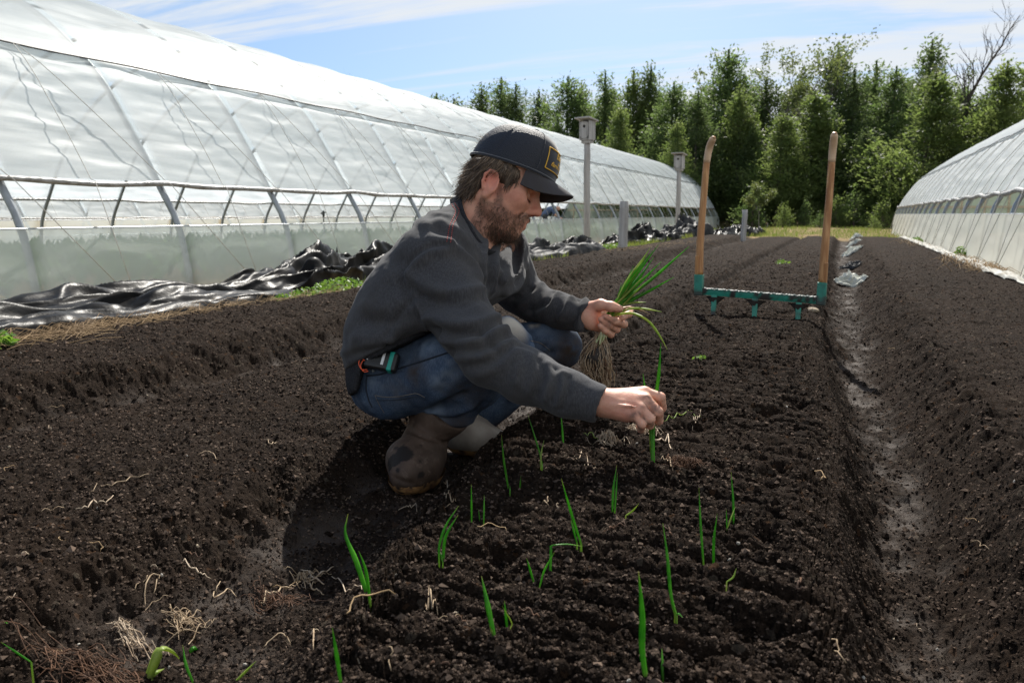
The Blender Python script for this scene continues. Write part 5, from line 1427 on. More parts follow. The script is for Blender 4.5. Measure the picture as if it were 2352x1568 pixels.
def build_jeans():
    pts = [A3(770, 1020, 2.3), A3(1400, 680, 1.6), A3(770, 700, 1.6), A3(1400, 1010, 2.3)]
    s = SDF(np.min(pts, 0)-.04, np.max(pts, 0)+.04, .0048)
    hipN, hipF = A3(910, 870, 1.90), A3(968, 860, 2.10)
    s.cone(hipN, hipF, .083, .083, .04); s.cone(A3(908, 840, 1.91), A3(955, 830, 2.09), .088, .088, .04)
    s.cone(A3(870, 890, 1.91), A3(915, 885, 2.08), .062, .062, .05)
    kN = A3(1158, 795, 1.755); s.chain([hipN, A3(1030, 838, 1.81), kN], [.086, .074, .060], .03)
    s.chain([kN, A3(1092, 872, 1.84), A3(1040, 925, 1.90)], [.056, .064, .062], .02)
    s.cone(A3(1020, 880, 1.87), A3(990, 920, 1.90), .045, .04, .03)
    kF = A3(1268, 792, 2.12); s.chain([hipF, A3(1120, 812, 2.12), kF], [.083, .076, .064], .03)
    s.chain([kF, A3(1190, 870, 2.17), A3(1110, 945, 2.2)], [.062, .058, .056], .02)
    s.ell(A3(1295, 800, 2.11), np.eye(3), (.045, .045, .05), .03)
    # trouser leg pushed into the boot: cut under the hem
    d = (A3(1000, 985, 1.93)-A3(1092, 872, 1.84)); d /= np.linalg.norm(d)
    s.cone(A3(1022, 948, 1.915)+d*.064, A3(985, 1000, 1.94)+d*.07, .062, .075, .006, True)
    V, F = s.mesh(1); N = vnormals(V, F); hit = Hit(V, F)
    def c4(*pp): return [((820+x/3.136)/1.0884, (780+y/3.136)/1.0884) for x, y in pp]
    L = [(c4((560, 440), (760, 380), (1000, 300)), -.0035, .006), (c4((300, 500), (420, 480), (560, 440)), -.003, .005),
         (c4((880, 620), (960, 520), (1050, 440)), -.010, .014), (c4((820, 720), (900, 600), (1010, 500)), .009, .016), (c4((800, 740), (900, 700), (1050, 650)), -.007, .012),
         (c4((800, 770), (900, 790), (1010, 780), (1120, 740)), .008, .012), (c4((830, 810), (960, 830), (1100, 800), (1220, 720)), -.007, .010), (c4((870, 840), (1000, 870), (1120, 850)), .006, .012),
         (c4((640, 200), (760, 280), (880, 320)), .004, .018), (c4((560, 330), (700, 400), (860, 400)), -.004, .016),
         (c4((240, 640), (330, 760), (420, 820)), .004, .018), (c4((620, 640), (700, 700), (760, 740)), .006, .018),
         (c4((1590, 235), (1680, 260), (1750, 320)), -.006, .008), (c4((1600, 250), (1700, 300), (1730, 370)), .006, .011), (c4((1400, 60), (1560, 70), (1700, 110)), .005, .016), (c4((1600, 330), (1700, 340), (1800, 300)), -.006, .012),
         (c4((1560, 140), (1700, 180), (1850, 200)), -.004, .014), (c4((1620, 180), (1760, 240), (1880, 250)), .005, .014), (c4((1360, 95), (1480, 110), (1570, 210)), .004, .02)]
    V2 = folds(V, N, hit, L)
    V2 += N*(.0050*fbm3(V*11, 3, 43)+.0026*fbm3(V*30, 3, 47))[:, None]
    nz = fbm3(V*22, 4, 51); nf = fbm3(V*70, 3, 55)
    worn = np.clip(.28*nz+.2*nf+.05, 0, .5)
    for p, rr, a in (((640, 230), .05, .5), ((800, 250), .05, .5), ((350, 540), .04, .4), ((880, 560), .025, .8), ((870, 770), .03, .85), ((960, 470), .03, .6), ((1500, 70), .05, .4)):
        worn = np.maximum(worn, a*np.exp(-(np.linalg.norm(V-hit(*c4(p)[0]), axis=1)/rr)**2)*np.clip(.55+.9*nf+.5*nz, 0, 1))
    mud = np.clip(.5*fbm3(V*12, 3, 61)-.05, 0, .6)
    for p, rr, a in (((680, 480), .035, .9), ((1480, 260), .028, .95), ((1900, 300), .055, 1.0), ((1850, 390), .05, 1.0), ((1750, 420), .05, .9), ((1000, 870), .05, .8), ((1100, 600), .07, .7), ((560, 620), .05, .5)):
        mud = np.maximum(mud, a*np.exp(-(np.linalg.norm(V-hit(*c4(p)[0]), axis=1)/rr)**2)*np.clip(.75+.8*nf, 0, 1))
    patch = np.exp(-(np.linalg.norm(V-hit(*c4((1430, 160))[0]), axis=1)/.038)**6)*np.clip(.92+.4*nf, 0, 1)  # pale beige knee: sunlight painted into the denim, broken by dirt
    sp = [hit(*p) for p in c4((1600, 110), (1620, 70), (1640, 105))]
    patch = np.maximum(patch, .6*np.exp(-(dseg(V, sp)/.008)**2))
    patch *= 1-np.clip(np.exp(-(np.linalg.norm(V-hit(*c4((1500, 270))[0]), axis=1)/.033)**2)*(.9+.6*nf), 0, 1)
    o = np_mesh('jeans', V2, F, MAT['denim'], person, True, dict(worn=worn, mudstain=mud, patch=patch))
    h2 = Hit(V2, F)
    def seam(px, m, r, lift, n=40, name='seam'):
        pp = spline(px, n); MB().tube([tuple(h2(*p)+np.array(TOW)*lift) for p in pp], r, 5).build(name, MAT[m], o, True)
    seam(c4((300, 500), (420, 485), (560, 440), (760, 375), (1000, 298)), 'denim_seam', .0020, .0005)
    seam(c4((305, 505), (300, 600), (320, 690), (345, 745)), 'denim_seam', .0018, .0004)
    seam(c4((368, 652), (450, 665), (560, 660), (640, 645), (695, 638), (760, 668)), 'denim_thread', .0008, .0012)
    seam(c4((372, 690), (460, 690), (560, 684), (640, 668), (695, 662)), 'denim_seam', .0010, .0010)
    seam(c4((368, 652), (400, 720), (440, 790)), 'denim_thread', .0006, .0010)
    seam(c4((1590, 225), (1670, 245), (1740, 300)), 'denim_thread', .0008, .0010)
    rv = h2(*c4((355, 458))[0]); MB().tube([tuple(rv), tuple(rv+np.array(TOW)*.004)], [.0042, .0035], 12).build('rivet', MAT['galvanised'], o, True)
    return o, V2, F
jeans, JV, JF = build_jeans()

# ------------------------------------------------------------------ rubber boots
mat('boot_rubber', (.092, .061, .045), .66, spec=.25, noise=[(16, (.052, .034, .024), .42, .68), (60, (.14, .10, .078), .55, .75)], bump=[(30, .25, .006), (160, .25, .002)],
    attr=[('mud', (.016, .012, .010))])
mat('boot_sunlit', (.34, .30, .25), .6, noise=[(16, (.24, .20, .165), .42, .68)], bump=[(40, .2, .005)], attr=[('mud', (.020, .015, .012))])  # far boot of the pair, paler because sunlight is put into its colour
mat('boot_sole', (.40, .22, .085), .6, noise=[(70, (.20, .10, .045), .45, .62)], attr=[('mud', (.016, .012, .010))], bump=(90, .4, .004))
def boot(near):
    if near:
        pts = [A3(860, 1150, 1.75), A3(1130, 860, 2.1)]
        s = SDF(np.min([np.minimum(*pts), A3(860, 1150, 2.0)], 0)-.12, np.max([np.maximum(*pts), A3(1130, 900, 1.75)], 0)+.12, .0045)
        s.chain([A3(1050, 908, 1.885), A3(1018, 948, 1.905), A3(984, 996, 1.935)], [.064, .060, .040], .02)
        s.chain([A3(975, 935, 1.93), A3(974, 985, 1.94)], [.030, .036], .03)
        s.chain([A3(985, 1025, 1.965), A3(966, 1030, 1.91), A3(950, 1062, 1.855), A3(938, 1090, 1.815)], [.042, .043, .050, .043], .035)
        s.chain([A3(982, 1055, 1.90), A3(966, 1080, 1.85)], [.040, .040], .035)
        s.ell(A3(920, 1050, 1.86), np.eye(3), (.026, .026, .030), .035)
        # hollow shaft mouth
        top = A3(1050, 908, 1.885); d = (top-A3(985, 992, 1.93)); d /= np.linalg.norm(d)
        s.plane(A3(1024, 938, 1.90), d*1.0, .005)
        zf = -.128
    else:
        pts = [A3(1020, 1060, 2.3), A3(1180, 880, 2.0)]
        s = SDF(np.min(pts, 0)-.14, np.max(pts, 0)+.14, .005)
        s.chain([A3(1090, 945, 2.14), A3(1070, 980, 2.12)], [.046, .045], .02)
        s.chain([A3(1062, 1000, 2.10), A3(1086, 1003, 2.09), A3(1116, 1010, 2.11), A3(1150, 1022, 2.12)], [.046, .040, .038, .036], .03)
        s.plane(A3(1090, 947, 2.14), A3(1108, 930, 2.205)-A3(1082, 975, 2.21), .005); zf = -.130
    s.plane((0, 0, zf), (0, 0, -1), .008)
    V, F = s.mesh(1); N = vnormals(V, F); hit = Hit(V, F)
    if near:
        def c6(*pp): return [((960+x/6.03)/1.0884, (980+y/6.03)/1.0884) for x, y in pp]
        L = [(c6((400, 590), (540, 660), (700, 720), (900, 750)), -.010, .010), (c6((440, 560), (560, 640), (720, 690), (900, 710)), .007, .011), (c6((380, 620), (520, 700), (700, 760), (870, 790)), .006, .013),
             (c6((560, 780), (640, 860), (800, 900)), -.003, .012), (c6((160, 1290), (300, 1350), (430, 1380)), -.004, .006)]
        V = folds(V, N, hit, L)
    V = V+N*(.0022*fbm3(V*18, 3, 71))[:, None]
    nf = fbm3(V*60, 3, 75); n2 = fbm3(V*26, 3, 77)
    mud = np.clip(sstep(-.095, -.125, V[:, 2]+.02*n2)*(.5+nf*1.5), 0, 1)
    if near:
        for p, rr in (((270, 900), .020), ((220, 980), .022), ((330, 990), .012), ((100, 1060), .014), ((200, 1180), .007), ((560, 1240), .008)):
            mud = np.maximum(mud, sstep(-.15, .1, 1-(np.linalg.norm(V-hit(*c6(p)[0]), axis=1)/rr)*(1+1.1*nf)))
        mud = np.maximum(mud, .35*np.clip(n2+.1, 0, 1))
    o = np_mesh('boot', V, F, MAT['boot_rubber'] if near else MAT['boot_sunlit'], person, True, dict(mud=mud))
    # foxing strip round the sole
    sel = V[:, 2] < zf+.034
    idx = np.where(sel)[0]; mp = -np.ones(len(V), int); mp[idx] = np.arange(len(idx)); F2 = mp[F]; F2 = F2[(F2 >= 0).all(1)]
    Vs = V[idx]+N[idx]*np.array([1, 1, .2])*.0045
    Vs[:, 2] = np.maximum(Vs[:, 2]-.003, zf-.004)
    m2 = np.clip(.15+1.6*fbm3(Vs*48, 3, 81)+.9*fbm3(Vs*14, 2, 83), 0, 1)
    if near:
        cl = hit(*c6((320, 1410))[0]); m2 *= 1-.92*np.exp(-(np.linalg.norm(Vs-cl, axis=1)/.042)**4); m2 = np.maximum(m2, sstep(.3, .5, fbm3(Vs*70, 2, 86)))
    np_mesh('sole', Vs, F2, MAT['boot_sole'], o, True, dict(mud=m2))
    return o
boot(True); boot(False)

# ------------------------------------------------------------------ cap
mat('cap_navy', (.016, .019, .028), .85, spec=.2, bump=[((700, 700, 700), .2, .001)], noise=[(14, (.024, .027, .036), .4, .7)])
MAT['cap_navy'].node_tree.nodes['Principled BSDF'].inputs['Sheen Weight'].default_value = .5
def mesh_mat():
    def ex(m, N, L, b):
        tc = N.new('ShaderNodeTexCoord'); w = N.new('ShaderNodeTexVoronoi'); w.inputs['Scale'].default_value = 420
        bu = N.new('ShaderNodeBump'); bu.inputs['Strength'].default_value = .6; bu.inputs['Distance'].default_value = .002
        L.new(tc.outputs['Object'], w.inputs['Vector']); L.new(w.outputs['Distance'], bu.inputs['Height']); L.new(bu.outputs[0], b.inputs['Normal'])
    return mat('cap_mesh', (.013, .016, .025), .62, spec=.45, extra=ex)
mesh_mat()
mat('cap_brim', (.058, .056, .064), .8, spec=.25, noise=[((20, 200, 20), (.055, .052, .054), .4, .65)], bump=((40, 900, 40), .3, .0015))
mat('cap_yellow', (.70, .40, .045), .7)
CAPC = np.array([.034, 0, .043])
def cap_pt(phi, t, off=0.0):
    """phi round the head (0 = forehead), t 0..1 from sweatband to crown"""
    c, s_ = math.cos(phi), math.sin(phi)
    rx = .094 if c > 0 else .124; ry = .0865
    e = max(0, t); prof = math.cos(e*math.pi/2)**(.62 if True else 1); hgt = math.sin(e*math.pi/2)
    front = max(0, c)**1.5
    prof = prof*(1-front)+front*math.cos(e**1.05*math.pi/2)**.66
    z0 = .008*max(0, c)-.008*max(0, -c)
    x = CAPC[0]+(rx+off)*prof*c; y = (ry+off)*prof*s_; z = CAPC[2]+z0*(1-e)+(.109+off)*hgt-.012*e*(1-c)*.0
    return hd(x, y, z)
def build_cap():
    n, m = 96, 36; halves = {}
    root = empty('cap'); root.parent = person
    for nm, a0, a1, mt in (('front_panel', -1.05, 1.05, 'cap_navy'), ('mesh_panel', 1.05, 2*math.pi-1.05, 'cap_mesh')):
        V = []; F = []
        for i in range(n+1):
            ph = a0+(a1-a0)*i/n
            for j in range(m+1):
                t = (j/m)**.9
                dim = -.0016*math.exp(-((ph)/.018)**2) if nm == 'front_panel' else -.0018*math.exp(-((((ph-math.pi)+.0))/.02)**2)-.0016*(math.exp(-((ph-2.05)/.02)**2)+math.exp(-((ph-4.23)/.02)**2))
                V.append(cap_pt(ph, min(t, .999), dim))
        for i in range(n):
            for j in range(m):
                a = i*(m+1)+j; F.append((a, a+m+1, a+m+2, a+1))
        np_mesh(nm, np.array(V), np.array(F), MAT[mt], root, True)
    for ph in (-1.05, 1.05):
        MB().tube([tuple(cap_pt(ph, min((j/20)**.9, .995), .0006)) for j in range(21)], .0012, 6).build('panel_seam', MAT['cap_navy'], root, True)
    MB().tube([tuple(cap_pt(2*math.pi*i/60, .012, .0012)) for i in range(61)], .0035, 6, cap=False).build('edge_band', MAT['cap_navy'], root, True)
    b = MB(); top = cap_pt(0, .9999)
    b.tube([tuple(top+HZ*q) for q in (-.003, .002, .0055, .0075)], [.0095, .0095, .0075, .002], 14); b.build('button', MAT['cap_navy'], root, True)
    # brim: curved visor with thickness
    nu, nv = 40, 18; V = []; F = []
    def brim(u, v, dz):
        a = (u*2-1)*1.30
        p0 = np.array([CAPC[0]+.0925*math.cos(a), .0855*math.sin(a), CAPC[2]+.008*max(0, math.cos(a))+.001])
        w = .060*max(0., 1-abs(u*2-1)**2.0)**.95
        x = p0[0]+w*v*.96; y = p0[1]*(1-.06*v); z = p0[2]-.010*v*v-.036*(y/.07)**2*v*(1-.35*abs(u*2-1)**3)+dz
        return hd(x, y, z)
    for dz in (.0014, -.0014):
        for i in range(nu+1):
            for j in range(nv+1): V.append(brim(i/nu, j/nv, dz))
    k = (nu+1)*(nv+1)
    for i in range(nu):
        for j in range(nv):
            a = i*(nv+1)+j; F.append((a, a+1, a+nv+2, a+nv+1)); F.append((k+a, k+a+nv+1, k+a+nv+2, k+a+1))
    for i in range(nu):
        a = i*(nv+1)+nv; F.append((a, k+a, k+a+nv+1, a+nv+1))
    np_mesh('brim', np.array(V), np.array(F), MAT['cap_brim'], root, True)
    # embroidered panel: yellow frame and lettering wrapped on the front
    W2, H0, H1 = .080, .020, .070          # half width, lower and upper height above the band
    def onto(x, z, off=.0013):
        # height z along the crown, x across; solve by table
        best = np.interp(z, TZ, TT); return cap_pt(x/.094, best, off)
    TT = np.linspace(0, .8, 80); pz = [((cap_pt(0, t)-cap_pt(0, 0))@HZ)/HS for t in TT]; TZ = np.maximum.accumulate(pz)
    fr = MB(); cor = [(-W2, H0), (-W2, H1), (W2, H1), (W2, H0), (-W2, H0)]
    path = []
    for a, c in zip(cor[:-1], cor[1:]):
        for q in np.linspace(0, 1, 18): path.append(tuple(onto(a[0]+(c[0]-a[0])*q, a[1]+(c[1]-a[1])*q)))
    fr.tube(path, .0014, 5, cap=False).build('emblem_frame', MAT['cap_yellow'], root, True)
    for txt, x, z, size, shear in (('farm', -.027, .053, .0250, .35), ('&', -.020, .0405, .0110, .3), ('co.', -.0085, .0395, .0215, .3), ('farm-made', -.038, .0315, .0142, .3), ('est.', -.011, .0240, .0080, .1)):
        cu = bpy.data.curves.new('lettering', 'FONT'); cu.body = txt; cu.size = size; cu.shear = shear; cu.offset = size*.022; cu.resolution_u = 3
        tmp = bpy.data.objects.new('lettering', cu); sc.collection.objects.link(tmp)
        dg = bpy.context.evaluated_depsgraph_get(); me = bpy.data.meshes.new_from_object(tmp.evaluated_get(dg))
        vs = [tuple(onto(x*1.7+v.co.x*1.45, z+v.co.y, .0016)) for v in me.vertices]; fs = [tuple(p.vertices) for p in me.polygons]
        bpy.data.objects.remove(tmp); bpy.data.curves.remove(cu); bpy.data.meshes.remove(me)
        np_mesh('lettering', vs, fs, MAT['cap_yellow'], root, False)
build_cap()

# ------------------------------------------------------------------ hair, beard, brows, eyes
def hair_mat(name, c1, c2):
    m = mat(name, c1, .5, spec=.4, attr=('tone', c2)); return m
hair_mat('hair_brown', (.050, .034, .024), (.34, .25, .17))
hair_mat('beard_brown', (.042, .026, .018), (.19, .115, .068))
def strands(name, roots, dirs, lens, rad, m, curl, seed, grav, n=5, tones=None, parent=None):
    rng = np.random.RandomState(seed); k = len(roots); V = []; T = []
    side = np.cross(dirs, rng.randn(k, 3)); side /= np.linalg.norm(side, axis=1)[:, None]; s2 = np.cross(dirs, side)
    bend = rng.randn(k, 3)*curl
    for j in range(n+1):
        t = j/n
        P = roots+dirs*(lens*t)[:, None]+(grav+bend)*((lens*t)**1.0*t)[:, None]
        r = (rad*(1-.85*t**1.5))[:, None]
        for a in range(3):
            an = 2*math.pi*a/3; V.append(P+(side*math.cos(an)+s2*math.sin(an))*r)
    V = np.array(V).reshape(n+1, 3, k, 3).transpose(2, 0, 1, 3).reshape(-1, 3)
    base = np.arange(k)[:, None]*(3*(n+1)); F = []
    for j in range(n):
        for a in range(3): F.append(np.stack([base[:, 0]+j*3+a, base[:, 0]+j*3+(a+1) % 3, base[:, 0]+(j+1)*3+(a+1) % 3, base[:, 0]+(j+1)*3+a], 1))
    F = np.concatenate(F); tn = np.repeat(tones if tones is not None else rng.rand(k)**2, 3*(n+1))
    return np_mesh(name, V, F, MAT[m], parent or person, True, dict(tone=tn))
def build_hair():
    rng = np.random.RandomState(2)
    # under-mass that follows the skull below the cap
    pts = [hd(-.14, -.12, -.12), hd(.09, .12, .07)]
    s = SDF(np.min(pts, 0)-.1, np.max(pts, 0)+.1, .0045)
    hell(s, (.000, 0, .028), (.076, .0805, .060), .02)
    hell(s, (-.042, 0, -.010), (.036, .062, .050), .03); hell(s, (-.050, 0, -.046), (.028, .052, .040), .02)
    for y in (-1, 1): hell(s, (.026, .066*y, .020), (.026, .012, .028), .012); hell(s, (-.036, .062*y, -.012), (.018, .014, .046), .015)
    # keep ears and face clear
    for y in (-1, 1): hell(s, (-.004, .088*y, -.022), (.023, .020, .035), .006, True)
    hell(s, (.105, 0, .0), (.060, .10, .10), .01, True)
    V, F = s.mesh(1); N = vnormals(V, F); q = to_head(V)
    st = fbm3(np.stack([q[:, 0]*150, q[:, 1]*150, q[:, 2]*28], 1), 3, 4)
    V = V+N*(.0035*st)[:, None]
    hm = np_mesh('hair', V, F, MAT['hair_brown'], person, True, dict(tone=np.clip(.15+.5*st, 0, .7)))
    # locks
    qq = to_head(V); NN = N@HR
    ok = (qq[:, 2] < .046) & (qq[:, 2] > -.088) & (qq[:, 0] < .056) & ~((qq[:, 0] > -.030) & (qq[:, 0] < .026) & (qq[:, 2] < .018))
    idx = rng.choice(np.where(ok)[0], 3400, replace=True)
    R = V[idx]; n = N[idx]; ql = qq[idx]
    down = -HZ*.95-HX*.12
    d = down[None, :]*1.0+n*(.05+.16*rng.rand(len(idx)))[:, None]+rng.randn(len(idx), 3)*.13
    fr = ql[:, 0] > .005
    d[fr] += -HZ*.5+HX*.25
    d /= np.linalg.norm(d, axis=1)[:, None]
    L = (.014+.017*rng.rand(len(idx)))*np.where(fr, .62, 1)*np.clip(1.05-(-.02-ql[:, 2])*5, .4, 1.1)
    strands('hair_locks', R, d, L, 0.0008+.0004*rng.rand(len(idx)), 'hair_brown', .14, 5, (-HZ*.1+n*.06-HX*.12), 5, np.clip(rng.rand(len(idx))**2.2+.25*(ql[:, 0] < -.07)*rng.rand(len(idx)), 0, 1), hm)
    # tuft pushed out through the gap at the back of the cap
    k = 160; c = hd(-.052, -.016, .084); a = rng.randn(k, 3)*.006
    dd = (-HX*.8+HZ*.55)[None, :]+rng.randn(k, 3)*.35; dd /= np.linalg.norm(dd, axis=1)[:, None]
    strands('hair_tuft', c+a, dd, .022+.012*rng.rand(k), np.full(k, .001), 'hair_brown', .3, 6, (-HZ*.8), 5, .25+.6*rng.rand(k), hm)
    # beard
    qb = to_head(BV); bm = beard_mask(qb); NB = vnormals(BV, BF)
    hm_ = (bm > .25) & (np.linalg.norm(qb-np.array([.03, 0, -.05]), axis=1) < .13)
    w = bm*hm_*(.55+.45*np.clip(1+fbm3(BV*60, 2, 6), 0, 1)); w *= np.where(qb[:, 2] < -.075, 1.5, 1.0)*np.where(qb[:, 0] < .02, .8, 1)
    idx = rng.choice(len(BV), 3400, p=w/w.sum()); R = BV[idx]-NB[idx]*.001+rng.randn(3400, 3)*.001; n = NB[idx]
    d = n*.55+(-HZ*.75+HX*.12)[None, :]+rng.randn(3400, 3)*.25
    mo = (qb[idx, 0] > .075) & (qb[idx, 2] > -.062); sgn = np.sign(qb[idx, 1])[:, None]
    d[mo] = (n*.35+(-HZ*.6)[None, :]+HY[None, :]*sgn*.6+rng.randn(len(idx), 3)*.2)[mo]
    d /= np.linalg.norm(d, axis=1)[:, None]
    L = (.0040+.0055*rng.rand(3400))*np.where(qb[idx, 2] < -.10, 1.35, 1)*np.where(qb[idx, 0] < .02, .8, 1)*np.where(mo, .9, 1)
    strands('beard', R, d, L, .00038+.00022*rng.rand(3400), 'beard_brown', .35, 7, -HZ*.15, 3, rng.rand(3400)**2.0)
    # brows and lashes
    for y in (-1, 1):
        k = 150; t = rng.rand(k); R = np.array([hd(.0975-.022*a**1.6, (.014+.036*a)*y, .022+.005*math.sin(a*2.6)+rng.randn()*.0022) for a in t])
        d = HY[None, :]*y*.8-HX*.25+HZ*.3+rng.randn(k, 3)*.2; d /= np.linalg.norm(d, axis=1)[:, None]
        strands('eyebrow', R-HX*.002, d, .009+.004*rng.rand(k), np.full(k, .0006), 'beard_brown', .2, 8, -HX*.3, 3)
        k = 60; t = rng.rand(k); R = np.array([hd(.0895-.0075*a**1.5, (.021+.026*a)*y, -.0132+.001*math.sin(a*3)) for a in t])
        d = HX*.8-HZ*.7+rng.randn(k, 3)*.15; d /= np.linalg.norm(d, axis=1)[:, None]
        strands('eyelash', R, d, .006+.002*rng.rand(k), np.full(k, .00045), 'beard_brown', .1, 9, HZ*.2, 3, np.zeros(k))
build_hair()
# ------------------------------------------------------------------ radio on his hip
mat('black_plastic_case', (.012, .012, .013), .45, bump=(300, .1, .0005))
mat('teal_band', (.005, .30, .235), .45)
mat('label_white', (.72, .74, .75), .5)
mat('orange_cord', (.75, .10, .03), .5)
def radio():
    hs = Hit(np.vstack([SV, JV]), np.vstack([SF, JF+len(SV)]))
    c = hs(883, 828)+np.array(TOW)*.030
    ex = (A3(912, 826, 1.8)-A3(846, 828, 1.8)); ex = RIGHT*.955-UPV*.17+TOW*.12; ex /= np.linalg.norm(ex)
    ez = TOW*.93+UPV*.36; ez -= ex*(ez@ex); ez /= np.linalg.norm(ez); ey = np.cross(ez, ex)
    root = empty('radio', tuple(c)); root.rotation_euler = Matrix((ex, ey, ez)).transposed().to_euler()
    tag(root, 'small black radio with teal band and orange cord clipped at the waistband', 'radio')
    W, H, D = .074, .044, .024
    def rbox(size, at_, m, nm, bv=.004, par=root):
        o = MB().box(at_, size).build(nm, MAT[m], par); bevel(o, bv, 3); return o
    rbox((W, H, D), (0, 0, 0), 'black_plastic_case', 'case', .006)
    sk = Matrix(((1, -.22, 0), (0, 1, 0), (0, 0, 1)))
    o = rbox((.013, H+.0014, D+.0014), (.0215, 0, 0), 'teal_band', 'band', .004)
    MB().box((.004, .001, D/2+.0004), (.0062, H*.62, .001)).build('label', MAT['label_white'], root)
    for i in range(6):
        MB().box((-.0235+i*.0042, .002, D/2+.0003), (.0014, H*.55, .0012)).build('grille_rib', MAT['black_plastic_case'], root)
    for i, w in enumerate((.0016, .0028, .0012, .0022)):
        MB().box((-.0305, -.006+i*.0042, D/2+.0003), (.0030, w, .0008)).build('mark', MAT['label_white'], root)
    p = spline([(-.034, -.010, .006), (-.046, -.006, .008), (-.048, -.018, .008), (-.038, -.030, .007), (-.026, -.028, .006)], 24)
    MB().tube([tuple(q) for q in p], .0011, 6).build('cord', MAT['orange_cord'], root, True)
    p = spline([(-.034, -.004, .004), (-.041, -.010, .007), (-.042, -.024, .007), (-.032, -.034, .006), (-.023, -.031, .005)], 24)
    MB().tube([tuple(q) for q in p], .0011, 6).build('cord', MAT['orange_cord'], root, True)
radio()

# ------------------------------------------------------------------ onion seedlings
leafmat('onion_leaf', (.050, .230, .018), (.105, .340, .030), 30, .5, .38, attr=('tip', (.36, .34, .13)))
leafmat('onion_pale', (.22, .33, .06), (.34, .40, .12), 30, .45, .4)
mat('stem_white', (.55, .58, .38), .45, noise=(60, (.42, .50, .22), .4, .6))
mat('root_pale', (.36, .27, .17), .8, noise=(90, (.20, .13, .07), .42, .66))
mat('root_white', (.44, .35, .25), .8, noise=(50, (.22, .14, .08), .45, .7))
mat('root_rust', (.13, .062, .030), .88, noise=(60, (.06, .03, .016), .4, .6))
mat('straw_dry', (.31, .205, .10), .85, noise=(9, (.17, .11, .055), .4, .65))
def Z2(*pp): return [((800+x/2.217)/1.0884, (1000+y/2.217)/1.0884) for x, y in pp]
def Z3(*pp): return [((1400+x/2.218)/1.0884, (1000+y/2.218)/1.0884) for x, y in pp]
def Z1(*pp): return [((x/1.851)/1.0884, (860+y/1.851)/1.0884) for x, y in pp]
def depth_of(p): return float((Vector(p)-CAMP).dot(Vector(_f)))/float(np.dot(_f, _f))
def seedling(leaves, label, group='onion seedlings planted in the raked bed', base=None, lean=.0):
    """leaves: (pixel polyline tip..base, width scale, material)"""
    b = leaves[0][0][-1]; g = ground_hit(*b); d0 = depth_of(g)
    root = empty('onion_seedling', tuple(g)); tag(root, label, 'seedling', group)
    rng = random.Random(int(b[0]*7+b[1]))
    for px, w, m in leaves:
        if len(px) > 2: pp = spline(px, 16)
        else: pp = [np.array(px[0])+(np.array(px[1])-np.array(px[0]))*q for q in np.linspace(0, 1, 16)]
        bend = rng.uniform(-.02, .02); d1 = depth_of(ground_hit(*px[-1]))
        pts = [tuple(Vector(A3(u, v, d1+bend*((1-i/15)**2)))-Vector(g)) for i, (u, v) in enumerate(pp)]
        pts.append((pts[-1][0], pts[-1][1], pts[-1][2]-.03))
        wd = [w*.0016*min(1, .10+(i/15)*1.9)*(1-.25*max(0, (i/15)-.6)/.4) for i in range(16)]+[w*.0015]
        tp = [max(0, 1-i/2.2)*rng.uniform(.3, 1)+max(0, (i-13.5)/3)*.7 for i in range(17)]
        MB().blade(pts, wd, RIGHT+UPV*.1+TOW*rng.uniform(-.5, .5), .32).build('leaf', MAT[m], root, True, dict(tip=np.repeat(np.clip(tp, 0, 1), 4)))
    return root
SG = 'onion_leaf'; SP = 'onion_pale'
seedling([(Z2((155, 630), (140, 740), (200, 890), (250, 1040), (280, 1115)), 2.3, SG), (Z2((215, 835), (250, 930), (268, 1040), (276, 1108)), 1.5, SG), (Z2((288, 1040), (282, 1112)), .7, SP)], 'tallest seedling with a broad twisted leaf at the left edge of the bed')
seedling([(Z2((68, 1260), (90, 1400), (115, 1565)), 1.5, SG)], 'single bladed seedling cut by the bottom edge, left of centre')
seedling([(Z2((895, 975), (930, 1140), (965, 1310)), 2.0, SG), (Z2((940, 1250), (962, 1308)), .9, SP)], 'leaning seedling with thick base near the bottom middle of the bed')
seedling([(Z2((1022, 1110), (1030, 1190), (1038, 1270)), 1.2, SG), (Z2((1010, 1140), (1062, 1230), (1055, 1262)), .6, SP)], 'short seedling with a dry thread, close right of the leaning thick based one')
seedling([(Z2((765, 635), (695, 760), (682, 900)), 1.5, SG), (Z2((768, 585), (700, 690), (662, 800), (660, 890)), 1.2, SG), (Z2((668, 840), (680, 900)), .8, SG)], 'two bladed seedling bending right in the shadow of the arm')
seedling([(Z2((838, 465), (840, 685)), 1.0, SG)], 'thin upright seedling in shade just right of the boot toe')
seedling([(Z2((910, 525), (907, 685)), .9, SG), (Z2((878, 600), (888, 690)), .7, SG)], 'pair of short hair thin blades in shade right of the thin upright one')
seedling([(Z2((1005, 190), (1020, 340), (1050, 525)), 1.4, SG), (Z2((1052, 470), (1053, 525)), .8, SG)], 'tall narrow seedling leaning left below the sweatshirt sleeve')
seedling([(Z2((1113, 420), (1105, 525)), .9, SG)], 'tiny single blade right of the tall narrow seedling below the sleeve')
seedling([(Z2((1242, 220), (1225, 300), (1225, 385)), 1.3, SP), (Z2((1150, 75), (1190, 200), (1222, 310), (1232, 385)), 1.2, SG)], 'crossed two bladed seedling under the forearm, one blade yellow green')
seedling([(Z2((1335, 70), (1345, 200), (1350, 290)), 1.4, SG)], 'upright seedling right under the cuff of the reaching arm')
seedling([(Z2((1338, 435), (1385, 600), (1448, 800)), 1.5, SG), (Z2((1390, 660), (1425, 795)), 1.0, SG)], 'long blade leaning left in mid bed with a shorter one at its foot')
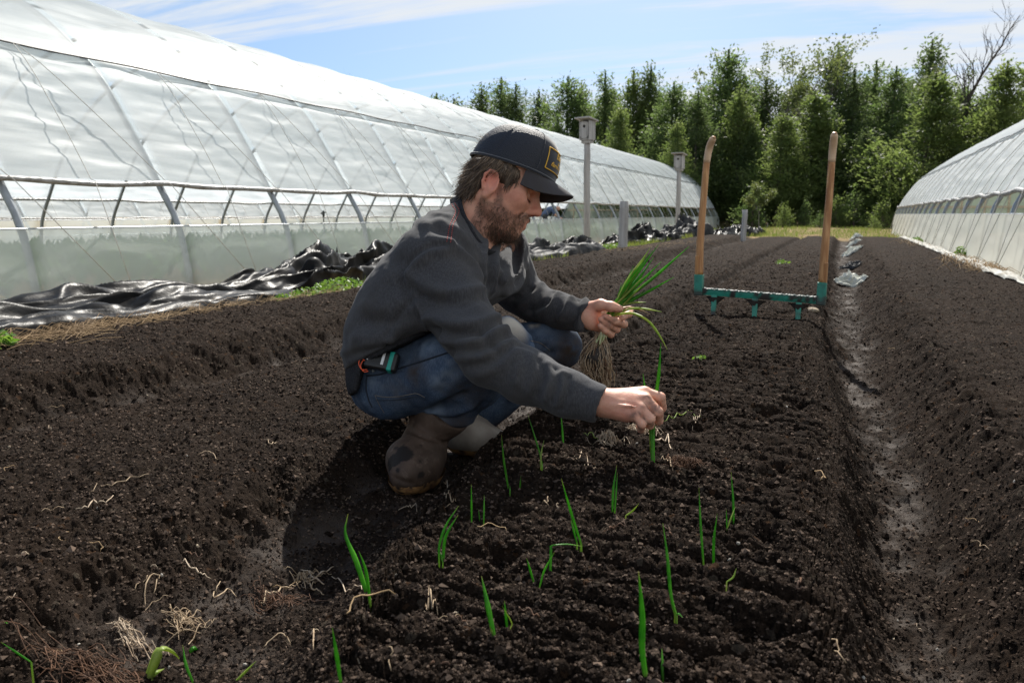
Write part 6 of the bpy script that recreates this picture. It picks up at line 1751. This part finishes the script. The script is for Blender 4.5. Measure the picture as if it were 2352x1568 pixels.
seedling([(Z2((1450, 808), (1370, 797), (1290, 802), (1280, 815), (1275, 1025)), 1.4, SG), (Z2((1300, 840), (1245, 940), (1217, 1035)), .9, SG)], 'seedling with its top snapped over flat to the right')
seedling([(Z2((1145, 875), (1185, 1010)), 1.0, SG)], 'small slanting blade left of the snapped seedling')
seedling([(Z3((315, 360), (295, 500), (290, 630)), 1.3, SG), (Z3((318, 400), (303, 625)), 1.1, SG)], 'double bladed upright seedling in full light below the planting hand')
seedling([(Z3((770, 485), (780, 700), (795, 905)), 1.4, SG)], 'tall straight blade right of the middle of the bed, left one of two')
seedling([(Z3((872, 630), (853, 780), (852, 950)), 1.3, SG)], 'shorter straight blade right of the middle of the bed, right one of two')
seedling([(Z3((948, 395), (960, 560), (962, 725)), 1.2, SG), (Z3((972, 590), (925, 715)), .9, SP), (Z3((923, 605), (925, 715)), .7, SG)], 'rightmost seedling with a yellowed blade crossing a green one')
seedling([(Z3((570, 680), (595, 870), (615, 1080), (645, 1195)), 1.5, SG), (Z3((610, 1040), (620, 1120), (638, 1190)), .9, SP), (Z3((682, 1205), (655, 1180), (645, 1195)), .7, SG)], 'tall seedling with a yellow sheath low in the right half of the bed')
seedling([(Z3((435, 950), (455, 1180), (455, 1380), (475, 1535)), 2.4, SG)], 'broad bright blade at the bottom of the photo right of centre')
seedling([(Z3((565, 1375), (572, 1575)), 1.3, SG)], 'cut off short blade at the bottom edge right of the broad bright one')
seedling([(Z3((438, 572), (400, 615), (365, 640)), 1.0, SP)], 'fallen short blade lying right of the double bladed seedling')
seedling([(Z3((978, 930), (960, 980), (925, 1005)), .8, SP)], 'tiny wilted blade lying low at the right of the bed')
GW = 'weeds and shoots in the bottom left corner'
seedling([(Z1((845, 1390), (860, 1480), (895, 1568)), 1.6, SG)], 'dark thin blade beside the broad leafed weed at the bottom left', GW)
seedling([(Z1((1185, 1465), (1130, 1520), (1080, 1568)), 1.2, SP)], 'pale shoot slanting at the bottom edge left of the bed', GW)
seedling([(Z1((2, 1375), (70, 1420), (145, 1470)), 1.2, SG)], 'long shoot lying from the left edge of the photo', GW)
seedling([(Z1((2, 1275), (20, 1285), (42, 1297)), 1.0, SG)], 'short shoot stub at the left edge of the photo', GW)
seedling([(Z1((830, 1455), (800, 1425), (745, 1412), (715, 1470), (690, 1535)), 5.5, SP), (Z1((760, 1500), (720, 1520), (690, 1538)), 3.0, SP), (Z1((920, 1420), (895, 1405), (880, 1425)), 3.0, SG)], 'broad leafed yellow green weed at the bottom left', GW)

# ------------------------------------------------------------------ what he is planting and holding
def held_seedling():
    g = ground_hit(1500, 1063); root = empty('onion_seedling', tuple(g)); tag(root, 'seedling pinched between his near fingers and standing in the soil', 'seedling', 'onion seedlings planted in the raked bed')
    d0 = depth_of(g)
    def leaf(px, dd, w, m, nm='leaf'):
        pp = spline([(*p, q) for p, q in zip(px, dd)], 22)
        pts = [tuple(A3(*p)-np.array(g)) for p in pp]
        n = len(pts); wd = [w*min(1, .12+(i/(n-1))*3.5) for i in range(n)]
        MB().blade(pts, wd, RIGHT, .35).build(nm, MAT[m], root, True)
    leaf([(1518, 788), (1513, 860), (1507, 905), (1502, 965), (1500, 1010), (1500, 1072)], (1.625, 1.632, 1.640, 1.632, 1.622, 1.612), .0036, 'onion_leaf')
    leaf([(1477, 858), (1481, 890), (1488, 930), (1494, 965), (1497, 1015), (1499, 1070)], (1.650, 1.650, 1.645, 1.634, 1.622, 1.612), .0034, 'onion_leaf')
    leaf([(1493, 955), (1493, 985), (1495, 1020), (1499, 1068)], (1.632, 1.630, 1.622, 1.612), .0028, 'onion_pale')
held_seedling()
def bunch():
    c = A3(1402, 724, 1.990); root = empty('onion_bunch', tuple(c)); tag(root, 'bunch of green onion seedlings with matted pale roots held in his far hand', 'seedlings')
    rng = random.Random(9)
    tips = [((1493, 569), 1.97, 1), ((1514, 560), 1.99, 1), ((1583, 566), 1.93, 1), ((1488, 610), 2.0, .8), ((1549, 636), 1.92, 1), ((1494, 660), 1.95, .8), ((1477, 636), 1.96, .9), ((1428, 648), 2.0, .7),
            ((1502, 590), 2.0, 1), ((1470, 600), 2.01, .9), ((1462, 628), 1.96, .9), ((1520, 600), 1.97, .9), ((1482, 585), 1.98, 1), ((1508, 622), 1.95, .8), ((1530, 615), 1.95, .8), ((1440, 640), 2.0, .7), ((1455, 610), 1.99, .8), ((1499, 575), 1.96, 1), ((1475, 655), 1.94, .8)]
    for i, ((u, v), d, w) in enumerate(tips):
        b = (1400+rng.uniform(-9, 12), 724+rng.uniform(-7, 7), 1.988+rng.uniform(-.008, .008))
        mid = (b[0]+(u-b[0])*.5+rng.uniform(-4, 4), b[1]+(v-b[1])*.5-rng.uniform(2, 9), (b[2]+d)/2)
        pp = spline([(u, v, d), mid, (1409+rng.uniform(-6, 12), 708+rng.uniform(-5, 6), 1.982), b, (1388+rng.uniform(-6, 6), 745, 1.990)], 20)
        wd = [w*.0036*min(1, .1+q*3) for q in np.linspace(0, 1, 20)]
        MB().blade([tuple(A3(*p)-c) for p in pp], wd, RIGHT+TOW*rng.uniform(-.7, .7), .32).build('leaf', MAT['onion_leaf' if i % 6 else 'onion_pale'], root, True)
    for pts, w, m in (([(1533, 803, 1.91), (1517, 774, 1.92), (1491, 739, 1.93), (1462, 722, 1.95), (1440, 719, 1.97), (1402, 726, 1.985)], .0030, 'onion_pale'), ([(1520, 716, 1.93), (1480, 709, 1.94), (1450, 709, 1.96), (1402, 724, 1.985)], .0026, 'onion_pale'),
                      ([(1493, 722, 1.94), (1470, 712, 1.95), (1440, 706, 1.97), (1402, 722, 1.985)], .0024, 'straw_dry'), ([(1484, 694, 1.95), (1455, 695, 1.96), (1425, 703, 1.975), (1402, 722, 1.985)], .0024, 'onion_pale')):
        pp = spline(pts, 20); MB().blade([tuple(A3(*p)-c) for p in pp], [w*min(1, .15+q*3) for q in np.linspace(0, 1, 20)], UPV+RIGHT*.2, .3).build('leaf', MAT[m], root, True)
    st = MB()
    for i in range(16):
        a = (1392+rng.uniform(-8, 10), 738+rng.uniform(-4, 4), 1.99+rng.uniform(-.012, .012)); b = (1376+rng.uniform(-10, 14), 790+rng.uniform(-10, 10), 1.99+rng.uniform(-.02, .02))
        st.tube([tuple(A3(*a)-c), tuple(A3((a[0]+b[0])/2, (a[1]+b[1])/2, 1.99)-c), tuple(A3(*b)-c)], .0022, 6)
    so = st.build('stems', MAT['stem_white'], root, True)
    # earth clinging in the root mat
    s = SDF(A3(1340, 880, 2.06)-.09, A3(1400, 780, 1.93)+.09, .004)
    s.chain([A3(1378, 790, 1.99), A3(1368, 825, 1.99), A3(1372, 862, 1.99)], [.010, .026, .017], .02)
    v, f = s.mesh(1); n = vnormals(v, f); v = v+n*(.007*fbm3(v*60, 3, 5))[:, None]-c
    soil = np_mesh('root_soil', v, f, MAT['mud'], root, True)
    for k, m in enumerate(('root_pale', 'root_white', 'root_rust')):
        mb = MB()
        for i in range((130, 60, 50)[k]):
            a = rng.uniform(0, 6.28); sp_ = rng.uniform(.2, 1)
            u0, v0 = 1378+rng.uniform(-10, 12), 778+rng.uniform(-14, 10)
            u1 = 1369+38*math.cos(a)*sp_+rng.uniform(-4, 4); v1 = 828+rng.uniform(-12, 14); d1 = 1.99+.038*math.sin(a)*sp_
            u2 = 1378+26*math.cos(a)*sp_+rng.uniform(-16, 16); v2 = 858+rng.uniform(-14, 40)
            pp = spline([(u0, v0, 1.99), (u1, v1, d1), (u2, v2, 1.99+.02*math.sin(a)+rng.uniform(-.01, .01))], 9)
            pp = pp+np.random.RandomState(i+k*300).randn(9, 3)*[1.6, 1.6, .0015]
            mb.tube([tuple(A3(*p)-c) for p in pp], rng.uniform(.0006, .0011), 4, cap=False)
        r_ = mb.build('roots', MAT[m], root, True); r_['kind'] = 'stuff'
bunch()

# ------------------------------------------------------------------ roots, straw, stones lying on the soil
def strand_on(px, r, m, label, group, name='root'):
    pp = spline(px, 14) if len(px) > 2 else np.array([np.array(px[0])+(np.array(px[1])-np.array(px[0]))*q for q in np.linspace(0, 1, 10)])
    rng = np.random.RandomState(int(px[0][0]*3+px[0][1])); pts = []
    for i, p in enumerate(pp):
        g = ground_hit(*p); zz = gz(g.x, g.y); q = i/(len(pp)-1)
        pts.append((g.x, g.y, zz+.002+.004*math.sin(q*math.pi)+rng.rand()*.003))
    zs = np.array([p[2] for p in pts]); zs = np.convolve(np.pad(zs, 3, 'edge'), np.ones(7)/7, 'valid'); pts = [(p[0], p[1], max(q, p[2]-.006)+.001) for p, q in zip(pts, zs)]
    c = Vector(pts[len(pts)//2]); o = MB().tube([tuple(Vector(p)-c) for p in pts], [r*(1-.5*abs(2*i/(len(pts)-1)-1)) for i in range(len(pts))], 5).build(name, MAT[m], None, True)
    o.location = c; tag(o, label, 'root', group); return o
GR = 'pale roots and stems lying on the soil'
for px, r, m, lab in [
  (Z1((840, 905), (900, 912), (965, 908)), .0016, 'root_white', 'straight white root lying in the left trench'),
  (Z1((350, 770), (430, 765), (490, 740), (525, 712)), .0016, 'root_white', 'long pale root lying on the left bed'),
  (Z1((410, 690), (480, 665), (560, 655), (640, 620), (690, 607)), .0012, 'root_pale', 'thin wavy root above the long pale one on the left bed'),
  (Z1((915, 520), (950, 510), (990, 520), (1008, 545)), .0011, 'root_pale', 'looped reddish root left of the shadow of the man'),
  (Z1((1240, 455), (1250, 475), (1285, 465)), .0012, 'root_pale', 'small curled root near the sunlit edge of the shadow of the man'),
  (Z1((668, 1160), (670, 1110), (700, 1078), (740, 1080), (710, 1130)), .0013, 'root_pale', 'hooked root standing out of the left trench soil'),
  (Z1((1020, 1105), (1000, 1150), (990, 1195), (1060, 1165), (1095, 1190)), .0014, 'root_pale', 'forked root on the crumbled bank left of the bed'),
  (Z1((1390, 1050), (1440, 1085), (1500, 1125)), .0019, 'root_white', 'thick white root at the left edge of the bed'),
  (Z1((1400, 1120), (1450, 1100), (1545, 1045)), .0016, 'root_white', 'white root crossing the thick one at the left edge of the bed'),
  (Z1((1410, 1100), (1450, 1150), (1500, 1170)), .0015, 'root_pale', 'third root of the crossing group at the left edge of the bed'),
  (Z1((1200, 1210), (1250, 1180), (1300, 1150), (1350, 1130)), .0018, 'root_pale', 'row of root fibres below the crossing group'),
  (Z1((1450, 1410), (1455, 1345)), .0013, 'root_pale', 'upright root stub left of the tallest seedling'),
  (Z1((1220, 1420), (1300, 1355), (1345, 1400)), .0012, 'root_pale', 'arched root at the bottom left of the bed'),
  (Z2((435, 620), (480, 605), (540, 605)), .0013, 'root_white', 'curved white root in the shaded bank below the boot'),
  (Z2((685, 467), (700, 480), (710, 498)), .0013, 'root_white', 'short white squiggle right of the boot toe'),
  (Z2((690, 540), (720, 560), (752, 570)), .0012, 'root_pale', 'yellowish root piece below the white squiggle'),
  (Z2((580, 1090), (600, 1140), (652, 1180)), .0012, 'root_pale', 'bent root between the tallest and the leaning seedling'),
  (Z2((65, 993), (110, 1040), (150, 1070), (225, 1050), (238, 1085)), .0011, 'root_white', 'thin forked root at the foot of the tallest seedling'),
  (Z3((80, 335), (150, 360), (205, 380)), .0012, 'root_white', 'white root lying beside the upright seedling under the cuff'),
  (Z3((560, 335), (590, 340), (615, 375), (625, 405)), .0014, 'root_pale', 'arched yellowish stem near the hand planted seedling'),
  (Z3((490, 195), (540, 235), (590, 240), (625, 265)), .0022, 'root_white', 'thick white stem lying right of the planted seedling'),
  (Z3((575, 135), (650, 100), (720, 92), (780, 98)), .0013, 'onion_pale', 'discarded seedling lying right of the planting hand'),
  (Z3((780, 90), (770, 110), (735, 135)), .0010, 'root_white', 'white roots of the discarded seedling right of the hand'),
  (Z3((130, 222), (180, 222), (225, 232)), .0013, 'onion_pale', 'green scrap left of the pale fibre clump')]:
    strand_on(px, r, m, lab, GR)
def clump(u, v, r, n, m, label, seed, name='root_clump', h=.03, rad=.0009, flat=(1, 1)):
    g = ground_hit(u, v); rng = np.random.RandomState(seed); mb = MB()
    for i in range(n):
        a = rng.rand()*6.28; l = r*(.4+.6*rng.rand()); o = rng.randn(2)*r*.32*np.array(flat)
        p0 = np.array([o[0]-math.cos(a)*l*.5*flat[0], o[1]-math.sin(a)*l*.5*flat[1]]); p1 = np.array([o[0]+math.cos(a)*l*.5*flat[0], o[1]+math.sin(a)*l*.5*flat[1]])
        mid = (p0+p1)/2+rng.randn(2)*l*.22
        pts = []
        for q in np.linspace(0, 1, 7):
            p = (1-q)**2*p0+2*q*(1-q)*mid+q*q*p1
            pts.append((p[0], p[1], gz(g.x+p[0], g.y+p[1])-g.z+.006+h*rng.rand()*math.exp(-(p@p)/(r*r*.3))+.004*math.sin(q*9+i)))
        mb.tube(pts, rad*(.6+.8*rng.rand()), 4, cap=False)
    o = mb.build(name, MAT[m], None, True); o.location = g; tag(o, label, 'roots', 'matted fibre clumps on the soil'); return o
clump(1398, 1010, .045, 70, 'root_white', 'pale matted fibre clump left of the planting hand', 1, h=.02, rad=.0007)
clump(1478, 992, .050, 46, 'root_white', 'loose tangle of white roots below the planting hand', 2, h=.012, rad=.0009)
clump(1572, 1112, .045, 80, 'root_rust', 'rusty brown fibre clump right of the planted seedling', 3, h=.012, rad=.0007, flat=(1.2, .6))
clump(300, 1482, .050, 24, 'root_white', 'large tangle of pale roots at the bottom left', 4, h=.016, rad=.0007, flat=(1.3, .6))
clump(215, 1540, .09, 90, 'root_rust', 'rusty root mat at the bottom edge of the photo, left corner', 5, h=.008, rad=.0007, flat=(1.4, .6))
clump(420, 1440, .05, 36, 'root_pale', 'thin roots spread above the broad leafed weed', 6, h=.012, rad=.0007)
clump(640, 1390, .06, 50, 'root_rust', 'reddish fibres on the bank left of the tallest seedling', 7, h=.01, rad=.0007, flat=(1.3, .6))
clump(705, 1335, .04, 18, 'root_pale', 'pale root clump on the bed edge below the shadow of the man', 8, h=.015, rad=.0008)
# dry grass at the foot of the tarps and greenhouse
def dry_grass():
    rng = np.random.RandomState(15); mb = MB()
    for (u0, v0, u1, v1, n, sp) in ((0, 805, 250, 762, 230, .14), (250, 762, 620, 690, 200, .13), (620, 690, 860, 640, 200, .16), (1385, 585, 1640, 555, 160, .25), (0, 792, 120, 805, 70, .1)):
        for i in range(n):
            q = rng.rand(); g = onz(u0+(u1-u0)*q, v0+(v1-v0)*q, -.02); x, y = g.x+rng.randn()*sp*.6, g.y+rng.randn()*sp
            a = rng.randn()*.7+1.2; l = .05+.13*rng.rand(); z = gz(x, y); up = .004+.05*rng.rand()**3
            pts = [(x, y, z+.004), (x+math.cos(a)*l*.5, y+math.sin(a)*l*.5, gz(x+math.cos(a)*l*.5, y+math.sin(a)*l*.5)+.012+up), (x+math.cos(a)*l, y+math.sin(a)*l, gz(x+math.cos(a)*l, y+math.sin(a)*l)+.006+up*.6)]
            mb.tube(pts, [.0014, .0012, .0005], 4, cap=False)
    for (u, v, n) in ((2262, 615, 160), (2215, 598, 90), (2110, 557, 50)):
        for i in range(n):
            g = onz(u+rng.randn()*26, v+rng.randn()*6, -.02); a = rng.rand()*6.28; l = .08+.14*rng.rand(); z = gz(g.x, g.y)
            mb.tube([(g.x, g.y, z), (g.x+math.cos(a)*l*.5, g.y+math.sin(a)*l*.5, z+.03+.05*rng.rand()), (g.x+math.cos(a)*l, g.y+math.sin(a)*l, z+.01)], [.003, .0026, .001], 4, cap=False)
    tag(mb.build('dry_grass', MAT['straw_dry'], None, True), kind='stuff')
dry_grass()
leafmat('weed_leaf', (.085, .18, .03), (.15, .23, .055), 14, .4)
def weed(u, v, r, h, n, label, seed, z=-.02, leaf=.012):
    g = onz(u, v, z); gz_ = gz(g.x, g.y); rng = np.random.RandomState(seed)
    a = rng.rand(n)*6.28; rr = r*np.sqrt(rng.rand(n)); P = np.stack([np.cos(a)*rr, np.sin(a)*rr, h*rng.rand(n)*(1-(rr/r)**2*.6)+.01], 1)
    A = rng.randn(n, 3); A[:, 2] *= .5; A /= np.linalg.norm(A, axis=1)[:, None]; B = np.cross(A, rng.randn(n, 3)); B /= np.linalg.norm(B, axis=1)[:, None]
    l = leaf*(.6+.8*rng.rand(n))[:, None]; V, F = quads(P, A*l, B*l*.6)
    o = np_mesh('weed', V, F, MAT['weed_leaf'], None, False); o.location = (g.x, g.y, gz_); tag(o, label, 'weed', 'green weeds along the edges of the beds'); return o
weed(788, 655, .22, .11, 700, 'bright green weed patch behind the back of the man below the tarp', 1, leaf=.014)
weed(705, 672, .12, .07, 260, 'small green weed tuft left of the bright patch', 2, leaf=.013)
weed(652, 682, .08, .05, 120, 'tiny weed tuft leftmost by the tarp end', 3, leaf=.012)
weed(2207, 583, .09, .16, 160, 'upright weed tuft at the foot of the right greenhouse', 4, leaf=.022)
weed(2105, 553, .12, .12, 120, 'farther weed tuft at the foot of the right greenhouse', 5, leaf=.026)
weed(1798, 607, .08, .05, 60, 'pale seedling weed on the bed beyond the fork', 6, z=0, leaf=.014)
weed(1607, 836, .022, .015, 16, 'tiny weed sprout on the bed left of the fork tines', 7, z=0, leaf=.008)
weed(10, 818, .05, .05, 40, 'green blades at the left edge of the photo below the tarp', 8, leaf=.02)
weed(1415, 568, .25, .10, 500, 'green weeds beside the short weathered post', 9, z=-.05, leaf=.022)
# stones
mat('stone_tan', (.36, .29, .20), .85, noise=(40, (.24, .19, .13), .4, .65), bump=(60, .4, .004))
mat('stone_white', (.42, .39, .34), .8, noise=(80, (.24, .21, .17), .45, .7))
def stone(p, r, seed, m, label, group=None, name='stone'):
    s = SDF((-.05*r/.03,)*3, (.05*r/.03,)*3, r/9); s.ell((0, 0, 0), np.eye(3), (r*1.2, r*.85, r*.6), .01)
    v, f = s.mesh(1); n = vnormals(v, f); v = v+n*(r*.22*fbm3(v*(1.6/r)+seed, 3, seed))[:, None]
    o = np_mesh(name, v, f, MAT[m], None, True); o.location = p; o.rotation_euler = (0, 0, seed); tag(o, label, 'stone', group); return o
g = ground_hit(1866, 718); stone((g.x, g.y, g.z+.012), .027, 3, 'stone_tan', 'flat tan stone beside the right tine of the broadfork')
protos = [stone((0, -1, -3), .0042, 11, 'stone_white', 'pale pebble on the dark soil', 'pale pebbles scattered in the soil', 'pebble'), stone((0, -1, -3), .0050, 12, 'stone_tan', 'pale pebble on the dark soil', 'pale pebbles scattered in the soil', 'pebble'), stone((0, -1, -3), .0036, 13, 'stone_white', 'pale pebble on the dark soil', 'pale pebbles scattered in the soil', 'pebble')]
rng = random.Random(77); first = set()
for i in range(45):
    for _ in range(30):
        u, v = rng.uniform(0, 2352), 700+868*rng.random()**.8
        g = ground_hit(u, v)
        if math.hypot(g.x, g.y) < 5: break
    k = i % 3; o = protos[k] if k not in first else protos[k].copy()
    if k in first: sc.collection.objects.link(o)
    first.add(k); s = rng.uniform(.45, .95); o.scale = (s, s, s); o.rotation_euler = (rng.random()*3, rng.random()*3, rng.random()*6)
    o.location = (g.x, g.y, gz(g.x, g.y)+.001)
# short root and straw scraps
scr = []
for k, (L, m, r) in enumerate(((.05, 'root_pale', .0008), (.035, 'root_white', .0007), (.07, 'straw_dry', .0010), (.03, 'root_rust', .0012))):
    rs = np.random.RandomState(40+k); n = 9; a = 0; p = np.zeros(3); pts = [tuple(p)]
    for i in range(n):
        a += rs.randn()*.45; p = p+np.array([math.cos(a), math.sin(a), 0])*L/n; p[2] = .003+.003*math.sin(i*1.3+k); pts.append(tuple(p))
    o = MB().tube(pts, r, 4).build('root_scrap', MAT[m], None, True); tag(o, 'short fibre scrap lying on the dark soil', 'root', 'short fibre scraps scattered on the soil'); scr.append(o)
first = set()
for i in range(55):
    for _ in range(30):
        u, v = rng.uniform(0, 2352)*(.55 if i % 3 else 1), 760+808*rng.random()**.8
        g = ground_hit(u, v)
        if math.hypot(g.x, g.y) < 4: break
    k = i % 4; o = scr[k] if k not in first else scr[k].copy()
    if k in first: sc.collection.objects.link(o)
    first.add(k); s = rng.uniform(.5, 1.3); o.scale = (s, s, s); o.rotation_euler = (rng.uniform(-.15, .15), rng.uniform(-.15, .15), rng.random()*6)
    o.location = (g.x, g.y, gz(g.x, g.y)+.001)

# ------------------------------------------------------------------ far worker and sprinkler inside the left greenhouse
mat('shirt_blue', (.07, .10, .19), .8); mat('skin_far', (.52, .28, .20), .6); mat('trouser_dark', (.05, .05, .055), .8)
def worker():
    p = ony(1254, 492, 33.0); g = gz(p.x, p.y); root = None
    s = SDF((-.7, -.5, -.05), (.9, .5, 1.4), .016)
    s.chain([(0, .10, .03), (0, .10, .45), (-.05, .08, .82)], [.06, .07, .09], .03); s.chain([(0, -.10, .03), (.02, -.10, .45), (-.05, -.08, .82)], [.06, .07, .09], .03)
    s.chain([(-.05, 0, .85), (.15, 0, 1.05), (.30, 0, 1.12)], [.13, .14, .13], .06); s.chain([(.32, 0, 1.12), (.45, 0, 1.14)], [.055, .05], .03); s.ell((.52, 0, 1.13), np.eye(3), (.11, .08, .10), .03)
    for y in (-1, 1): s.chain([(.28, .18*y, 1.08), (.42, .20*y, .84), (.62, .14*y, .72), (.70, .12*y, .70)], [.06, .045, .035, .032], .03)
    v, f = s.mesh(1); b = np_mesh('person', v, f, MAT['skin_far'], None, True); b.location = (p.x, p.y, g-.12); b.rotation_euler = (0, 0, YAW-.1)
    tag(b, 'small far worker in a blue shirt bending inside the left greenhouse', 'person')
    s = SDF((-.4, -.5, .6), (.7, .5, 1.4), .016); s.chain([(-.06, 0, .86), (.15, 0, 1.05), (.32, 0, 1.12)], [.15, .155, .145], .06)
    for y in (-1, 1): s.chain([(.28, .18*y, 1.08), (.37, .20*y, .93)], [.075, .062], .03)
    v, f = s.mesh(1); np_mesh('shirt', v, f, MAT['shirt_blue'], b, True)
    s = SDF((-.4, -.4, .0), (.4, .4, 1.1), .016); s.chain([(0, .10, .06), (0, .10, .45), (-.05, .08, .82)], [.08, .088, .11], .03); s.chain([(0, -.10, .06), (.02, -.10, .45), (-.05, -.08, .82)], [.08, .088, .11], .03)
    v, f = s.mesh(1); np_mesh('trousers', v, f, MAT['trouser_dark'], b, True)
worker()
def sprinkler():
    p = ony(743, 492, 13.0); g = gz(p.x, p.y); root = empty('sprinkler', (p.x, p.y, g)); tag(root, 'thin black sprinkler stake standing inside the left greenhouse', 'sprinkler')
    MB().tube([(0, 0, -.1), (0, 0, .3), (0, 0, .74)], .011, 8).build('stake', MAT['rail_dark'], root, True)
    MB().tube([(0, 0, .74), (0, 0, .80), (0, 0, .86)], [.02, .028, .016], 10).build('head', MAT['rail_dark'], root, True)
    MB().tube([(-.06, 0, .80), (0, 0, .83), (.05, 0, .82)], .012, 6).build('arm', MAT['rail_dark'], root, True)
sprinkler()
